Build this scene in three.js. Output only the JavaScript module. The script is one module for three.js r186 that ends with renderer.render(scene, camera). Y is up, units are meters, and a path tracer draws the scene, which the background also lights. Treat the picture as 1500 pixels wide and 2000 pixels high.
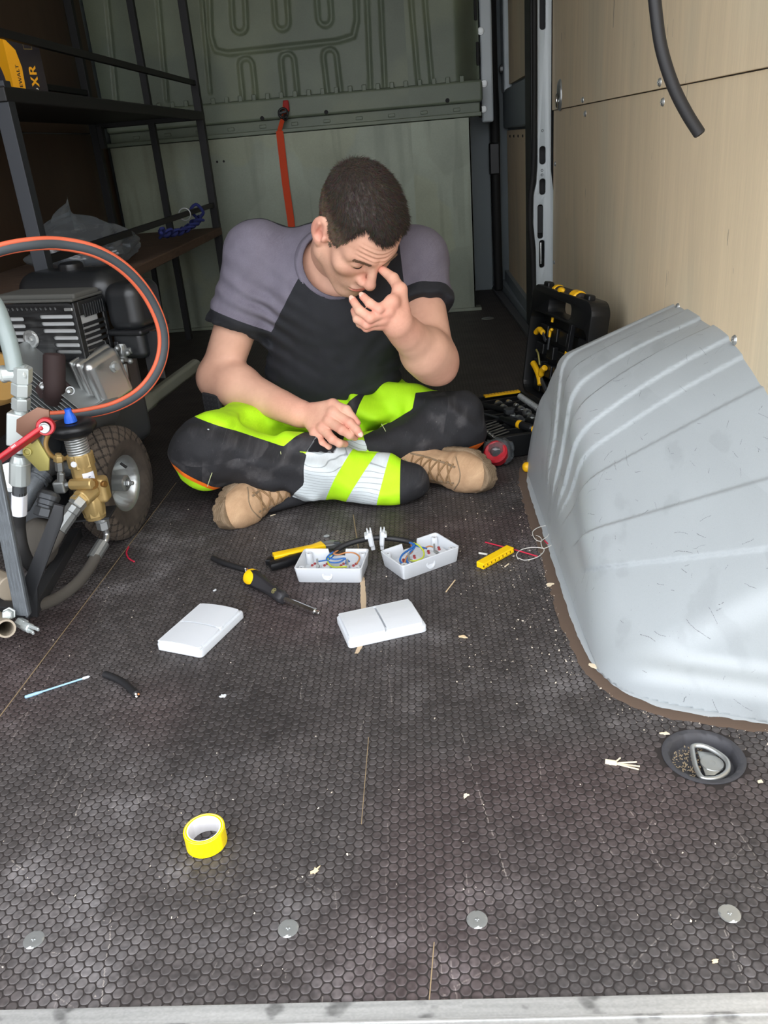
import * as THREE from 'three';
import { RoundedBoxGeometry } from 'three/addons/geometries/RoundedBoxGeometry.js';
import { mergeGeometries, mergeVertices, toCreasedNormals } from 'three/addons/utils/BufferGeometryUtils.js';

// ---------------------------------------------------------------- camera, sky, exposure
const scene = new THREE.Scene();
const camera = new THREE.PerspectiveCamera(63.7, 1500 / 2000, 0.05, 200);
camera.position.set(0, 0.74, 0);
camera.rotation.set(-0.4215, 0.0656, -0.0855, 'YXZ');
const renderer = new THREE.WebGLRenderer({ antialias: true });
renderer.toneMapping = THREE.LinearToneMapping;
renderer.toneMappingExposure = 4.8;
renderer.shadowMap.enabled = true;
scene.add(camera);

const D2R = Math.PI / 180;
const clamp = (x, a = 0, b = 1) => Math.min(b, Math.max(a, x));
const lerp = (a, b, t) => a + (b - a) * t;
const sstep = (a, b, x) => { const t = clamp((x - a) / (b - a)); return t * t * (3 - 2 * t); };
function rng(seed) { let s = seed >>> 0; return () => { s = (s + 0x6D2B79F5) >>> 0; let t = s; t = Math.imul(t ^ (t >>> 15), t | 1); t ^= t + Math.imul(t ^ (t >>> 7), t | 61); return ((t ^ (t >>> 14)) >>> 0) / 4294967296; }; }
function h3(x, y, z) { let h = Math.imul(x, 374761393) + Math.imul(y, 668265263) + Math.imul(z, 1274126177); h = Math.imul(h ^ (h >>> 13), 1274126177); return ((h ^ (h >>> 16)) >>> 0) / 4294967296; }
const fade = (t) => t * t * (3 - 2 * t);
function noise(x, y, z = 0) {
  const i = Math.floor(x), j = Math.floor(y), k = Math.floor(z), u = fade(x - i), v = fade(y - j), w = fade(z - k);
  const a = lerp(lerp(h3(i, j, k), h3(i + 1, j, k), u), lerp(h3(i, j + 1, k), h3(i + 1, j + 1, k), u), v);
  if (w === 0) return a;
  return lerp(a, lerp(lerp(h3(i, j, k + 1), h3(i + 1, j, k + 1), u), lerp(h3(i, j + 1, k + 1), h3(i + 1, j + 1, k + 1), u), v), w);
}
function fbm(x, y, z = 0, o = 4) { let s = 0, a = 0.5, n = 0; for (let i = 0; i < o; i++) { s += a * noise(x, y, z); n += a; a *= 0.5; x = x * 2.03 + 17.1; y = y * 2.03 + 5.7; z = z * 2.03 + 3.3; } return s / n; }

{ // an overcast sky, brightest overhead and behind the photographer
  const w = 128, h = 64, data = new Float32Array(w * h * 4);
  for (let j = 0; j < h; j++) for (let i = 0; i < w; i++) {
    const el = (j + 0.5) / h * 180 - 90, up = Math.sin(el * D2R), c = 0.9 + 0.1 * fbm(i / 12, j / 6, 1);
    const l = (el < 0 ? 0.8 : 0.85 + 0.25 * Math.pow(up, 0.7)) * c, o = (j * w + i) * 4;
    data[o] = l * 0.97; data[o + 1] = l; data[o + 2] = l * 1.06; data[o + 3] = 1;
  }
  const sky = new THREE.DataTexture(data, w, h, THREE.RGBAFormat, THREE.FloatType);
  sky.mapping = THREE.EquirectangularReflectionMapping; sky.magFilter = sky.minFilter = THREE.LinearFilter; sky.needsUpdate = true;
  scene.background = sky; scene.environment = sky;
}

// ---------------------------------------------------------------- helpers: tags, names
const used = {};
function numbered(n) { if (!(n in used)) { used[n] = 0; return n; } return n + '_' + String(++used[n]).padStart(3, '0'); }
function tag(o, label, category, group) { o.userData = { ...o.userData, label, category }; if (group) o.userData.group = group; return o; }
function sh(o) { o.castShadow = o.receiveShadow = true; return o; }
function thing(name, label, category, pos = [0, 0, 0], group) { const o = new THREE.Group(); o.name = numbered(name); o.position.set(...pos); scene.add(o); return tag(o, label, category, group); }
function part(parent, name, geo, mat, label) { const m = sh(new THREE.Mesh(geo, mat)); m.name = name; parent.add(m); if (label) m.userData.label = label; return m; }
function wpos(o) { const p = new THREE.Vector3(); for (let q = o; q && q !== scene; q = q.parent) p.add(q.position); return p; }
function partW(parent, name, geo, mat, label) { const p = wpos(parent); geo.translate(-p.x, -p.y, -p.z); return part(parent, name, geo, mat, label); }
function solo(name, geo, mat, label, category, group) { // a thing of one mesh, its origin at its base
  geo.computeBoundingBox(); const b = geo.boundingBox, c = [(b.min.x + b.max.x) / 2, b.min.y, (b.min.z + b.max.z) / 2];
  geo.translate(-c[0], -c[1], -c[2]); const m = sh(new THREE.Mesh(geo, mat)); m.name = numbered(name); m.position.set(...c); scene.add(m); return tag(m, label, category, group);
}
function struct(name, geo, mat, parent = scene) { const m = sh(new THREE.Mesh(geo, mat)); m.name = name; parent.add(m); if (parent === scene) m.userData.kind = 'structure'; return m; }
function copyOf(root, label, pos, turn = 0) { const c = root.clone(); c.name = numbered(root.name.replace(/_\d+$/, '')); c.userData = { ...root.userData, label }; c.position.set(...pos); c.rotation.y = turn; scene.add(c); return c; }

// ---------------------------------------------------------------- helpers: geometry
const V = (a) => new THREE.Vector3(a[0], a[1], a[2]);
const sub = (a, b) => [a[0] - b[0], a[1] - b[1], a[2] - b[2]], add = (a, b, k = 1) => [a[0] + b[0] * k, a[1] + b[1] * k, a[2] + b[2] * k];
const len = (a) => Math.hypot(a[0], a[1], a[2]), unit = (a) => { const l = len(a) || 1; return [a[0] / l, a[1] / l, a[2] / l]; };
const cross = (a, b) => [a[1] * b[2] - a[2] * b[1], a[2] * b[0] - a[0] * b[2], a[0] * b[1] - a[1] * b[0]], dot = (a, b) => a[0] * b[0] + a[1] * b[1] + a[2] * b[2];
const mix3 = (a, b, t) => [lerp(a[0], b[0], t), lerp(a[1], b[1], t), lerp(a[2], b[2], t)];
function merge(list) {
  const keep = ['position', 'normal', 'uv'];
  return mergeGeometries(list.flat(9).map((g) => {
    g = g.index ? g.toNonIndexed() : g;
    for (const k of Object.keys(g.attributes)) if (!keep.includes(k)) g.deleteAttribute(k);
    if (!g.attributes.normal) g.computeVertexNormals();
    if (!g.attributes.uv) g.setAttribute('uv', new THREE.BufferAttribute(new Float32Array(g.attributes.position.count * 2), 2));
    g.morphAttributes = {}; return g;
  }));
}
const crease = (g, deg = 35) => toCreasedNormals(g, deg * D2R);
function box(w, h, d, x = 0, y = 0, z = 0, r = Math.min(w, h, d) * 0.12, s = 2) { return new RoundedBoxGeometry(w, h, d, s, r).translate(x, y, z); }
function boxUV(g) { // uv in metres from the dominant axis
  const p = g.attributes.position, n = g.attributes.normal, uv = new Float32Array(p.count * 2);
  for (let i = 0; i < p.count; i++) {
    const ax = Math.abs(n.getX(i)), ay = Math.abs(n.getY(i)), az = Math.abs(n.getZ(i));
    if (ay >= ax && ay >= az) { uv[2 * i] = p.getX(i); uv[2 * i + 1] = p.getZ(i); } else if (ax >= az) { uv[2 * i] = p.getZ(i); uv[2 * i + 1] = p.getY(i); } else { uv[2 * i] = p.getX(i); uv[2 * i + 1] = p.getY(i); }
  }
  g.setAttribute('uv', new THREE.BufferAttribute(uv, 2)); return g;
}
const span = (a, b, y0, y1, z0, z1, r) => boxUV(box(b - a, y1 - y0, z1 - z0, (a + b) / 2, (y0 + y1) / 2, (z0 + z1) / 2, r ?? 0.002, 1));
const Y = new THREE.Vector3(0, 1, 0);
function orient(g, p, q) { // local +y runs from p to q, origin at p
  const d = V(sub(q, p)).normalize(); const m = new THREE.Matrix4().makeRotationFromQuaternion(new THREE.Quaternion().setFromUnitVectors(Y, d)); m.setPosition(...p); return g.applyMatrix4(m);
}
function basis(g, o, x, y, z) { return g.applyMatrix4(new THREE.Matrix4().makeBasis(V(unit(x)), V(unit(y)), V(unit(z))).setPosition(...o)); }
function eul(g, pos = [0, 0, 0], rot = [0, 0, 0]) { return g.applyMatrix4(new THREE.Matrix4().makeRotationFromEuler(new THREE.Euler(...rot)).setPosition(...pos)); }
function lathe(profile, seg = 24, deg = 40) { return crease(new THREE.LatheGeometry(profile.map((a) => new THREE.Vector2(Math.max(a[0], 0), a[1])), seg), deg); }
function turned(p, q, profile, seg = 24, deg = 40) { return orient(lathe(profile, seg, deg), p, q); } // profile: [radius, height from p]
function rod(p, q, r, seg = 16, c = Math.min(r * 0.2, 0.002)) { const L = len(sub(q, p)); return turned(p, q, [[0, 0], [r - c, 0], [r, c], [r, L - c], [r - c, L], [0, L]], seg, seg < 9 ? 20 : 40); }
function bar(p, q, w, h, upv = [0, 1, 0], r = 0.0015) { // square bar from p to q
  const d = unit(sub(q, p)), x = unit(cross(upv, d)), y = cross(d, x); return basis(box(w, h, len(sub(q, p)), 0, 0, 0, r, 1), mix3(p, q, 0.5), x, y, d);
}
function tube(pts, r, n = 60, rs = 12, closed = false, caps = true) {
  const c = new THREE.CatmullRomCurve3(pts.map(V), closed, 'centripetal'); const g = [new THREE.TubeGeometry(c, n, r, rs, closed)];
  if (!closed && caps) for (const [t, s] of [[0, -1], [1, 1]]) { const p = c.getPointAt(t), d = c.getTangentAt(t).multiplyScalar(s); g.push(orient(lathe([[r, 0], [r * 0.85, r * 0.22], [0, r * 0.3]], rs, 60), p.toArray(), p.clone().add(d).toArray())); }
  return merge(g);
}
function torus(c, axis, R, r, seg = 48, rs = 14) { const g = new THREE.TorusGeometry(R, r, rs, seg).rotateX(Math.PI / 2); return orient(g, c, add(c, axis)); }
function ext(pts, depth, bevel = 0.001, holes = [], seg = 8) { // a plate in xy, its thickness along +z
  const s = pts instanceof THREE.Shape ? pts : new THREE.Shape(pts.map((a) => new THREE.Vector2(a[0], a[1]))); for (const h of holes) s.holes.push(h);
  return crease(new THREE.ExtrudeGeometry(s, { depth: Math.max(depth - 2 * bevel, 1e-4), bevelEnabled: bevel > 0, bevelThickness: bevel, bevelSize: bevel, bevelOffset: -bevel, bevelSegments: 2, curveSegments: seg }).translate(0, 0, bevel), 30);
}
function rrect(x0, y0, x1, y1, r, P = THREE.Shape) {
  const s = new P(); s.moveTo(x0 + r, y0); s.lineTo(x1 - r, y0); s.absarc(x1 - r, y0 + r, r, -Math.PI / 2, 0); s.lineTo(x1, y1 - r); s.absarc(x1 - r, y1 - r, r, 0, Math.PI / 2);
  s.lineTo(x0 + r, y1); s.absarc(x0 + r, y1 - r, r, Math.PI / 2, Math.PI); s.lineTo(x0, y0 + r); s.absarc(x0 + r, y0 + r, r, Math.PI, Math.PI * 1.5); return s;
}
const blob = (r, s = 1) => new THREE.SphereGeometry(r, 20 * s, 14 * s);
function screw(r, slot = true) { // a pan head, +y outward
  const head = lathe([[r, 0], [r, r * 0.15], [r * 0.8, r * 0.5], [r * 0.35, r * 0.68], [0, r * 0.68]], 20, 50);
  if (!slot) return head;
  return merge([head, box(r * 1.0, r * 0.1, r * 0.22, 0, r * 0.66, 0, r * 0.02, 1), box(r * 0.22, r * 0.1, r * 1.0, 0, r * 0.66, 0, r * 0.02, 1)]);
}

// signed distances (negative inside) and a mesher
const cone = (a, b, r1, r2 = r1) => { const ax = a[0], ay = a[1], az = a[2], dx = b[0] - ax, dy = b[1] - ay, dz = b[2] - az, q = 1 / (dx * dx + dy * dy + dz * dz || 1e-9); return (x, y, z) => { const px = x - ax, py = y - ay, pz = z - az; let t = (px * dx + py * dy + pz * dz) * q; t = t < 0 ? 0 : t > 1 ? 1 : t; const ex = px - t * dx, ey = py - t * dy, ez = pz - t * dz; return Math.sqrt(ex * ex + ey * ey + ez * ez) - r1 - (r2 - r1) * t; }; };
const ell = (c, r, m) => { const k = Math.min(...r); return (x, y, z) => { let px = x - c[0], py = y - c[1], pz = z - c[2]; if (m) { const q = [px, py, pz]; px = dot(q, m[0]); py = dot(q, m[1]); pz = dot(q, m[2]); } const u = px / r[0], v = py / r[1], w = pz / r[2], n = Math.sqrt(u * u + v * v + w * w); const a = u / r[0], b = v / r[1], c2 = w / r[2], g = Math.sqrt(a * a + b * b + c2 * c2); return g < 1e-6 ? -k : n * (n - 1) / g; }; };
const smin = (a, b, k) => { const h = Math.max(k - Math.abs(a - b), 0) / k; return Math.min(a, b) - h * h * k * 0.25; };
const smax = (a, b, k) => -smin(-a, -b, k);
function nets(f, lo, hi, cell, opt = {}) {
  const nx = Math.ceil((hi[0] - lo[0]) / cell) + 1, ny = Math.ceil((hi[1] - lo[1]) / cell) + 1, nz = Math.ceil((hi[2] - lo[2]) / cell) + 1, F = new Float32Array(nx * ny * nz), B = 5;
  for (let k0 = 0; k0 < nz; k0 += B) for (let j0 = 0; j0 < ny; j0 += B) for (let i0 = 0; i0 < nx; i0 += B) {
    const h = (B - 1) / 2, c = f(lo[0] + (i0 + h) * cell, lo[1] + (j0 + h) * cell, lo[2] + (k0 + h) * cell), skip = Math.abs(c) > cell * B * (opt.safe ?? 1.6);
    for (let k = k0; k < Math.min(k0 + B, nz); k++) for (let j = j0; j < Math.min(j0 + B, ny); j++) for (let i = i0; i < Math.min(i0 + B, nx); i++) F[(k * ny + j) * nx + i] = skip ? c : f(lo[0] + i * cell, lo[1] + j * cell, lo[2] + k * cell);
  }
  const id = new Int32Array(nx * ny * nz).fill(-1), P = [], I = [];
  for (let k = 0; k < nz - 1; k++) for (let j = 0; j < ny - 1; j++) for (let i = 0; i < nx - 1; i++) {
    const o = (k * ny + j) * nx + i; let m = 0; const v = [];
    for (let c = 0; c < 8; c++) { v[c] = F[o + (c & 1) + ((c >> 1) & 1) * nx + (c >> 2) * nx * ny]; if (v[c] < 0) m |= 1 << c; }
    if (m === 0 || m === 255) continue;
    let sx = 0, sy = 0, sz = 0, n = 0;
    for (let c = 0; c < 8; c++) for (const b of [1, 2, 4]) if (!(c & b)) { const d = c | b; if ((v[c] < 0) !== (v[d] < 0)) { const t = v[c] / (v[c] - v[d]); sx += (c & 1) + (b === 1 ? t : 0); sy += ((c >> 1) & 1) + (b === 2 ? t : 0); sz += (c >> 2) + (b === 4 ? t : 0); n++; } }
    id[o] = P.length / 3; P.push(lo[0] + (i + sx / n) * cell, lo[1] + (j + sy / n) * cell, lo[2] + (k + sz / n) * cell);
  }
  const quad = (a, b, c, d, flip) => { if (a < 0 || b < 0 || c < 0 || d < 0) return; if (flip) I.push(a, c, b, a, d, c); else I.push(a, b, c, a, c, d); };
  for (let k = 1; k < nz - 1; k++) for (let j = 1; j < ny - 1; j++) for (let i = 1; i < nx - 1; i++) {
    const o = (k * ny + j) * nx + i, s = F[o] < 0;
    if (s !== F[o + 1] < 0) quad(id[o - nx - nx * ny], id[o - nx * ny], id[o], id[o - nx], !s);
    if (s !== F[o + nx] < 0) quad(id[o - 1 - nx * ny], id[o - nx * ny], id[o], id[o - 1], s);
    if (s !== F[o + nx * ny] < 0) quad(id[o - 1 - nx], id[o - nx], id[o], id[o - 1], !s);
  }
  const N = new Float32Array(P.length), e = cell * (opt.eps ?? 0.5);
  for (let i = 0; i < P.length; i += 3) {
    let [x, y, z] = [P[i], P[i + 1], P[i + 2]];
    let gx = f(x + e, y, z) - f(x - e, y, z), gy = f(x, y + e, z) - f(x, y - e, z), gz = f(x, y, z + e) - f(x, y, z - e), l = Math.hypot(gx, gy, gz) || 1;
    const s = f(x, y, z), g = l / (2 * e), st = clamp(s / Math.max(g, 0.3), -cell * 0.4, cell * 0.4); // one step onto the surface
    P[i] -= st * gx / l; P[i + 1] -= st * gy / l; P[i + 2] -= st * gz / l;
    N[i] = gx / l; N[i + 1] = gy / l; N[i + 2] = gz / l;
  }
  const g = new THREE.BufferGeometry(); g.setAttribute('position', new THREE.Float32BufferAttribute(P, 3)); g.setAttribute('normal', new THREE.BufferAttribute(N, 3));
  g.setAttribute('uv', new THREE.BufferAttribute(new Float32Array(P.length / 3 * 2), 2)); g.setIndex(I); return g;
}
function clip(g, fn) { // the part of a mesh where fn > 0, cut exactly along fn = 0
  const names = Object.keys(g.attributes), src = names.map((n) => g.attributes[n]), out = names.map(() => []), idx = g.index.array, n = src[0].count, val = new Float32Array(n), map = new Int32Array(n).fill(-1), edge = new Map(), I = [], P = g.attributes.position; let count = 0;
  for (let i = 0; i < n; i++) val[i] = fn(P.getX(i), P.getY(i), P.getZ(i), g.attributes.normal.getX(i), g.attributes.normal.getY(i), g.attributes.normal.getZ(i));
  const keep = (i) => { if (map[i] < 0) { map[i] = count++; src.forEach((s, k) => { for (let c = 0; c < s.itemSize; c++) out[k].push(s.array[i * s.itemSize + c]); }); } return map[i]; };
  const cut = (a, b) => { const key = a < b ? a * n + b : b * n + a; if (!edge.has(key)) { const t = val[a] / (val[a] - val[b]); edge.set(key, count++); src.forEach((s, k) => { for (let c = 0; c < s.itemSize; c++) out[k].push(lerp(s.array[a * s.itemSize + c], s.array[b * s.itemSize + c], t)); }); } return edge.get(key); };
  for (let i = 0; i < idx.length; i += 3) {
    const poly = []; for (let k = 0; k < 3; k++) { const a = idx[i + k], b = idx[i + (k + 1) % 3]; if (val[a] > 0) poly.push(keep(a)); if ((val[a] > 0) !== (val[b] > 0)) poly.push(cut(a, b)); }
    for (let k = 2; k < poly.length; k++) I.push(poly[0], poly[k - 1], poly[k]);
  }
  const r = new THREE.BufferGeometry(); names.forEach((nm, k) => r.setAttribute(nm, new THREE.Float32BufferAttribute(out[k], src[k].itemSize))); r.setIndex(I); return r;
}
function pieces(g, least = 12) { // the separate pieces of a mesh, largest first
  const idx = g.index.array, n = g.attributes.position.count, up = Int32Array.from({ length: n }, (_, i) => i), root = (i) => { while (up[i] !== i) i = up[i] = up[up[i]]; return i; };
  for (let i = 0; i < idx.length; i += 3) { const a = root(idx[i]); up[root(idx[i + 1])] = a; up[root(idx[i + 2])] = root(a); }
  const by = new Map(); for (let i = 0; i < idx.length; i += 3) { const r = root(idx[i]); if (!by.has(r)) by.set(r, []); by.get(r).push(idx[i], idx[i + 1], idx[i + 2]); }
  return [...by.values()].filter((l) => l.length >= least * 3).sort((a, b) => b.length - a.length).map((l) => { const map = new Map(), q = new THREE.BufferGeometry(), I = []; for (const v of l) { if (!map.has(v)) map.set(v, map.size); I.push(map.get(v)); } for (const [k, at] of Object.entries(g.attributes)) { const d = new Float32Array(map.size * at.itemSize); for (const [v, j] of map) for (let c = 0; c < at.itemSize; c++) d[j * at.itemSize + c] = at.array[v * at.itemSize + c]; q.setAttribute(k, new THREE.BufferAttribute(d, at.itemSize)); } q.setIndex(I); return q; });
}
function tint(g, fn) { const p = g.attributes.position, c = new Float32Array(p.count * 3), k = new THREE.Color(); for (let i = 0; i < p.count; i++) { const r = fn(p.getX(i), p.getY(i), p.getZ(i)); k.setRGB(r[0] / 255, r[1] / 255, r[2] / 255, THREE.SRGBColorSpace); c[3 * i] = k.r; c[3 * i + 1] = k.g; c[3 * i + 2] = k.b; } g.setAttribute('color', new THREE.BufferAttribute(c, 3)); return g; }

// ---------------------------------------------------------------- helpers: materials
function tex(w, h, fn, srgb = true) {
  const d = new Uint8Array(w * h * 4); for (let j = 0; j < h; j++) for (let i = 0; i < w; i++) { const c = fn(i, j), o = (j * w + i) * 4; if (typeof c === 'number') d[o] = d[o + 1] = d[o + 2] = clamp(c, 0, 255); else { d[o] = clamp(c[0], 0, 255); d[o + 1] = clamp(c[1], 0, 255); d[o + 2] = clamp(c[2], 0, 255); } d[o + 3] = 255; }
  const t = new THREE.DataTexture(d, w, h); if (srgb) t.colorSpace = THREE.SRGBColorSpace; t.wrapS = t.wrapT = THREE.RepeatWrapping; t.magFilter = THREE.LinearFilter; t.minFilter = THREE.LinearMipmapLinearFilter; t.generateMipmaps = true; t.needsUpdate = true; return t;
}
function canvasTex(w, h, draw) { const c = document.createElement('canvas'); c.width = w; c.height = h; draw(c.getContext('2d'), w, h); const t = new THREE.CanvasTexture(c); t.colorSpace = THREE.SRGBColorSpace; return t; }
const M = {};
function mat(name, color, roughness = 0.6, metalness = 0, more = {}) { const m = new THREE.MeshPhysicalMaterial({ color, roughness, metalness, ...more }); m.name = name; return (M[name] = m); }
mat('black_steel', 0x17181a, 0.5); mat('black_plastic', 0x121315, 0.42); mat('black_rubber', 0x161616, 0.72); mat('steel', 0xbcbebd, 0.28, 0.9); mat('zinc', 0xb6b9b8, 0.38, 0.8); mat('dark_iron', 0x3a3331, 0.62, 0.3);
mat('yellow_plastic', 0xf2c40c, 0.42); mat('white_plastic', 0xecf0f4, 0.34); mat('brass', 0xbba06a, 0.4, 0.55); mat('red_paint', 0xa81e28, 0.35); mat('chrome', 0xd8dad9, 0.15, 1);


// ================================================================ the setting: a panel van seen from its open rear
const XL = -1.32, XR = 0.5, ZR = -0.512, ZF = -4.42, TOP = 1.8;
// ---- ground outside
struct('ground', new THREE.PlaneGeometry(60, 60).rotateX(-Math.PI / 2).translate(0, -0.68, 0), new THREE.MeshStandardMaterial({ color: 0xa3a19c, roughness: 0.95 }));

// ---- floor of dark film-faced boards with a honeycomb grip
const HP = 0.0119, HC = HP * Math.sqrt(3) / 2;
const dust = (x, z) => { // pale dust and dirt that lies in patches
  const a = fbm(x * 5 + 3, z * 5, 2, 4), b = fbm(x * 22, z * 22 + 9, 4, 3), c = fbm(x * 2 + 1, z * 2, 7, 2); return { a: sstep(0.47, 0.8, a * 0.55 + b * 0.45) * (0.35 + 0.65 * noise(x * 75, z * 75, 6)), b, c };
};
const R1 = rng(11); const scratches = [];
for (let i = 0; i < 230; i++) { const a = R1() < 0.6 ? Math.PI / 2 + (R1() - 0.5) * 0.5 : R1() * 6.28, L = 0.02 + R1() * R1() * 0.3; scratches.push([R1() * 1.9 - 1.35, -0.5 - R1() * R1() * 2.2, Math.cos(a) * L, Math.sin(a) * L, 0.0004 + R1() * 0.0005, 0.25 + R1() * 0.6]); }
const SPX = 2048 / 2.0; // one texture over the two metres nearest the doors
const floorPix = new Float32Array(2048 * 2048);
for (const [sx, sz, dx, dz, w, k] of scratches) { const n = Math.ceil(Math.hypot(dx, dz) * SPX * 1.5); for (let i = 0; i < n; i++) { const t = i / n, wob = (noise(t * 6 + sx * 90, sz * 70) - 0.5) * 0.006, x = sx + dx * t + wob * 0.6, z = sz + dz * t; const px = Math.round((x + 1.35) * SPX), pz = Math.round((-0.5 - z) * SPX); if (px >= 0 && px < 2048 && pz >= 0 && pz < 2048) { const g = noise(t * 30, sx * 100) > 0.42 ? k : 0; floorPix[pz * 2048 + px] = Math.max(floorPix[pz * 2048 + px], g); } } }
for (let i = 0; i < 2600; i++) { const px = Math.floor(R1() * 2048), pz = Math.floor(R1() * 2048), k = R1(); floorPix[pz * 2048 + px] = 0.4 + 0.6 * k; if (k > 0.7 && px < 2047) floorPix[pz * 2048 + px + 1] = k; if (k > 0.9 && pz < 2047) { floorPix[(pz + 1) * 2048 + px] = k; } }
const floorCol = (x, z, extra) => {
  const d = dust(x, z), m = noise(x * 300, z * 300, 3), red = fbm(x * 4 + 40, z * 4, 12, 2), st = sstep(0.6, 0.72, fbm(x * 3.1 + 70, z * 3.1 + 20, 5, 3));
  let v = 68 + (m - 0.5) * 22 + (noise(x * 84, z * 84, 9) - 0.5) * 14 + (d.c - 0.5) * 16 + d.a * 44 - st * 13; const r = sstep(0.45, 0.75, red) * 4;
  let c = [v + r, v * 0.945 - r * 0.3 + d.a * 3, v * 0.93 - r * 0.2 + d.a * 5]; if (extra) { c = [lerp(c[0], 190, extra), lerp(c[1], 180, extra), lerp(c[2], 168, extra)]; } return c;
};
const floorTex = tex(2048, 2048, (i, j) => floorCol(i / SPX - 1.35, -0.5 - j / SPX, floorPix[j * 2048 + i] * 0.7));
const floorMat = new THREE.MeshPhysicalMaterial({ map: floorTex, roughness: 0.5, specularIntensity: 0.6 }); floorMat.name = 'floor_film';
const grooveMat = new THREE.MeshStandardMaterial({ color: 0x241e1c, roughness: 0.85 });
const farTex = tex(1024, 1024, (i, j) => { // the honeycomb seen small, with its grooves; 0.7 m square
  const x = i / 1024 * 48 * HC, z = j / 1024 * 42 * HP, q = Math.round(x / HC); let best = 9;
  for (let a = q - 1; a <= q + 1; a++) { const zz = z - (a & 1 ? HP / 2 : 0), b = Math.round(zz / HP); best = Math.min(best, Math.hypot(x - a * HC, zz - b * HP)); }
  const g = best > HP * 0.455 ? 0.42 : 1, m = noise(i / 3, j / 3), d = fbm(i / 90, j / 90, 3, 3); const v = (74 + (m - 0.5) * 18 + (d - 0.5) * 30) * g; return [v, v * 0.94, v * 0.92];
});
farTex.repeat.set(1 / (48 * HC), 1 / (42 * HP));
const farMat = new THREE.MeshPhysicalMaterial({ map: farTex, roughness: 0.55, specularIntensity: 0.5 }); farMat.name = 'floor_far';
const ringC = [0.3227, 0, -0.8355], RINGR = 0.047, NEAR = -1.78;
const floorUV = (g) => { const p = g.attributes.position, uv = new Float32Array(p.count * 2); for (let i = 0; i < p.count; i++) { uv[2 * i] = (p.getX(i) + 1.35) / 2; uv[2 * i + 1] = (-0.5 - p.getZ(i)) / 2; } g.setAttribute('uv', new THREE.BufferAttribute(uv, 2)); return g; };
const floor = (() => { // a solid sheet with a round hole for the lashing ring
  const s = new THREE.Shape([[XL, -ZR], [XR, -ZR], [XR, -NEAR], [XL, -NEAR]].map((a) => new THREE.Vector2(...a)));
  const hole = new THREE.Path(); hole.absarc(ringC[0], -ringC[2], RINGR, 0, Math.PI * 2, true); s.holes.push(hole);
  const g = new THREE.ExtrudeGeometry(s, { depth: 0.018, bevelEnabled: false, curveSegments: 40 }).rotateX(-Math.PI / 2).translate(0, -0.0185, 0);
  return struct('floor', g, grooveMat);
})();
part(floor, 'far_board', span(XL, XR + 0.1, -0.0185, -0.0002, ZF, NEAR, 0.0005), farMat);
struct('subfloor', span(XL - 0.1, XR + 0.1, -0.1, -0.03, ZF - 0.1, ZR + 0.04), M.black_steel);
{
  const studs = [], near = [];
  const rim = []; for (let k = 0; k < 6; k++) for (const o of [-0.2, 0.2]) rim.push(k * Math.PI / 3 + o + 0);
  function stud(x, z) {
    const P = [], I = [], r0 = HP * 0.478, r1 = HP * 0.446, t = (noise(x * 900, z * 700) - 0.5) * 0.00008;
    for (const [r, y] of [[r0, -0.0007], [r1, 0.0001 + t], [r1 * 0.8, 0.00022 + t]]) for (const a of rim) P.push(x + Math.cos(a) * r, y, z + Math.sin(a) * r);
    P.push(x, 0.00022 + t, z);
    for (let k = 0; k < 12; k++) { const n = (k + 1) % 12; for (const b of [0, 12]) I.push(b + k, b + 12 + k, b + n, b + n, b + 12 + k, b + 12 + n); I.push(24 + k, 36, 24 + n); }
    return [P, I];
  }
  for (let a = 0; a * HC < XR - XL; a++) for (let b = 0; b * HP < ZR - NEAR + 0.02; b++) {
    const x = XL + (a + 0.5) * HC, z = ZR - 0.004 - (b + (a & 1 ? 0.5 : 0)) * HP;
    if (z < NEAR || Math.hypot(x - ringC[0], z - ringC[2]) < RINGR + HP * 0.5) continue;
    if (Math.abs(z * 0.0296 + x + 0.637) < 0.0) continue;
    (b < 4 && x > -0.42 && x < 0.3 ? near : studs).push([x, z]);
  }
  const build = (list) => { const P = [], I = []; for (const [x, z] of list) { const [p, q] = stud(x, z), o = P.length / 3; for (const v of p) P.push(v); for (const v of q) I.push(v + o); } const g = new THREE.BufferGeometry(); g.setAttribute('position', new THREE.Float32BufferAttribute(P, 3)); g.setIndex(I); g.computeVertexNormals(); return floorUV(g); };
  while (near.length > 300) studs.push(near.pop());
  for (const c of near) part(floor, 'hexagon', build([c]), floorMat);
  part(floor, 'hexagon_field', build(studs), floorMat).userData.kind = 'stuff';
}
// joints between the boards: a thin bead of pale filler in the groove
const seamMat = new THREE.MeshStandardMaterial({ color: 0x8d7a5c, roughness: 0.9 });
part(floor, 'joint', bar([-0.666, 0.0006, -0.98], [-0.640, 0.0006, -1.9], 0.0016, 0.0012), seamMat);
part(floor, 'joint', bar([-0.7, 0.0006, -0.62], [-0.666, 0.0006, -0.98], 0.0013, 0.0012), seamMat);
part(floor, 'joint', bar([-0.1758, 0, -1.6428], [-0.1385, 0, -1.3496], 0.0022, 0.0014), seamMat);
part(floor, 'joint', bar([-0.1065, 0, -0.8992], [-0.1076, 0, -0.742], 0.0009, 0.0014), seamMat);
part(floor, 'joint', bar([-0.0247, 0, -0.5809], [-0.0312, 0, -0.516], 0.0012, 0.0014), seamMat);
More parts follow.
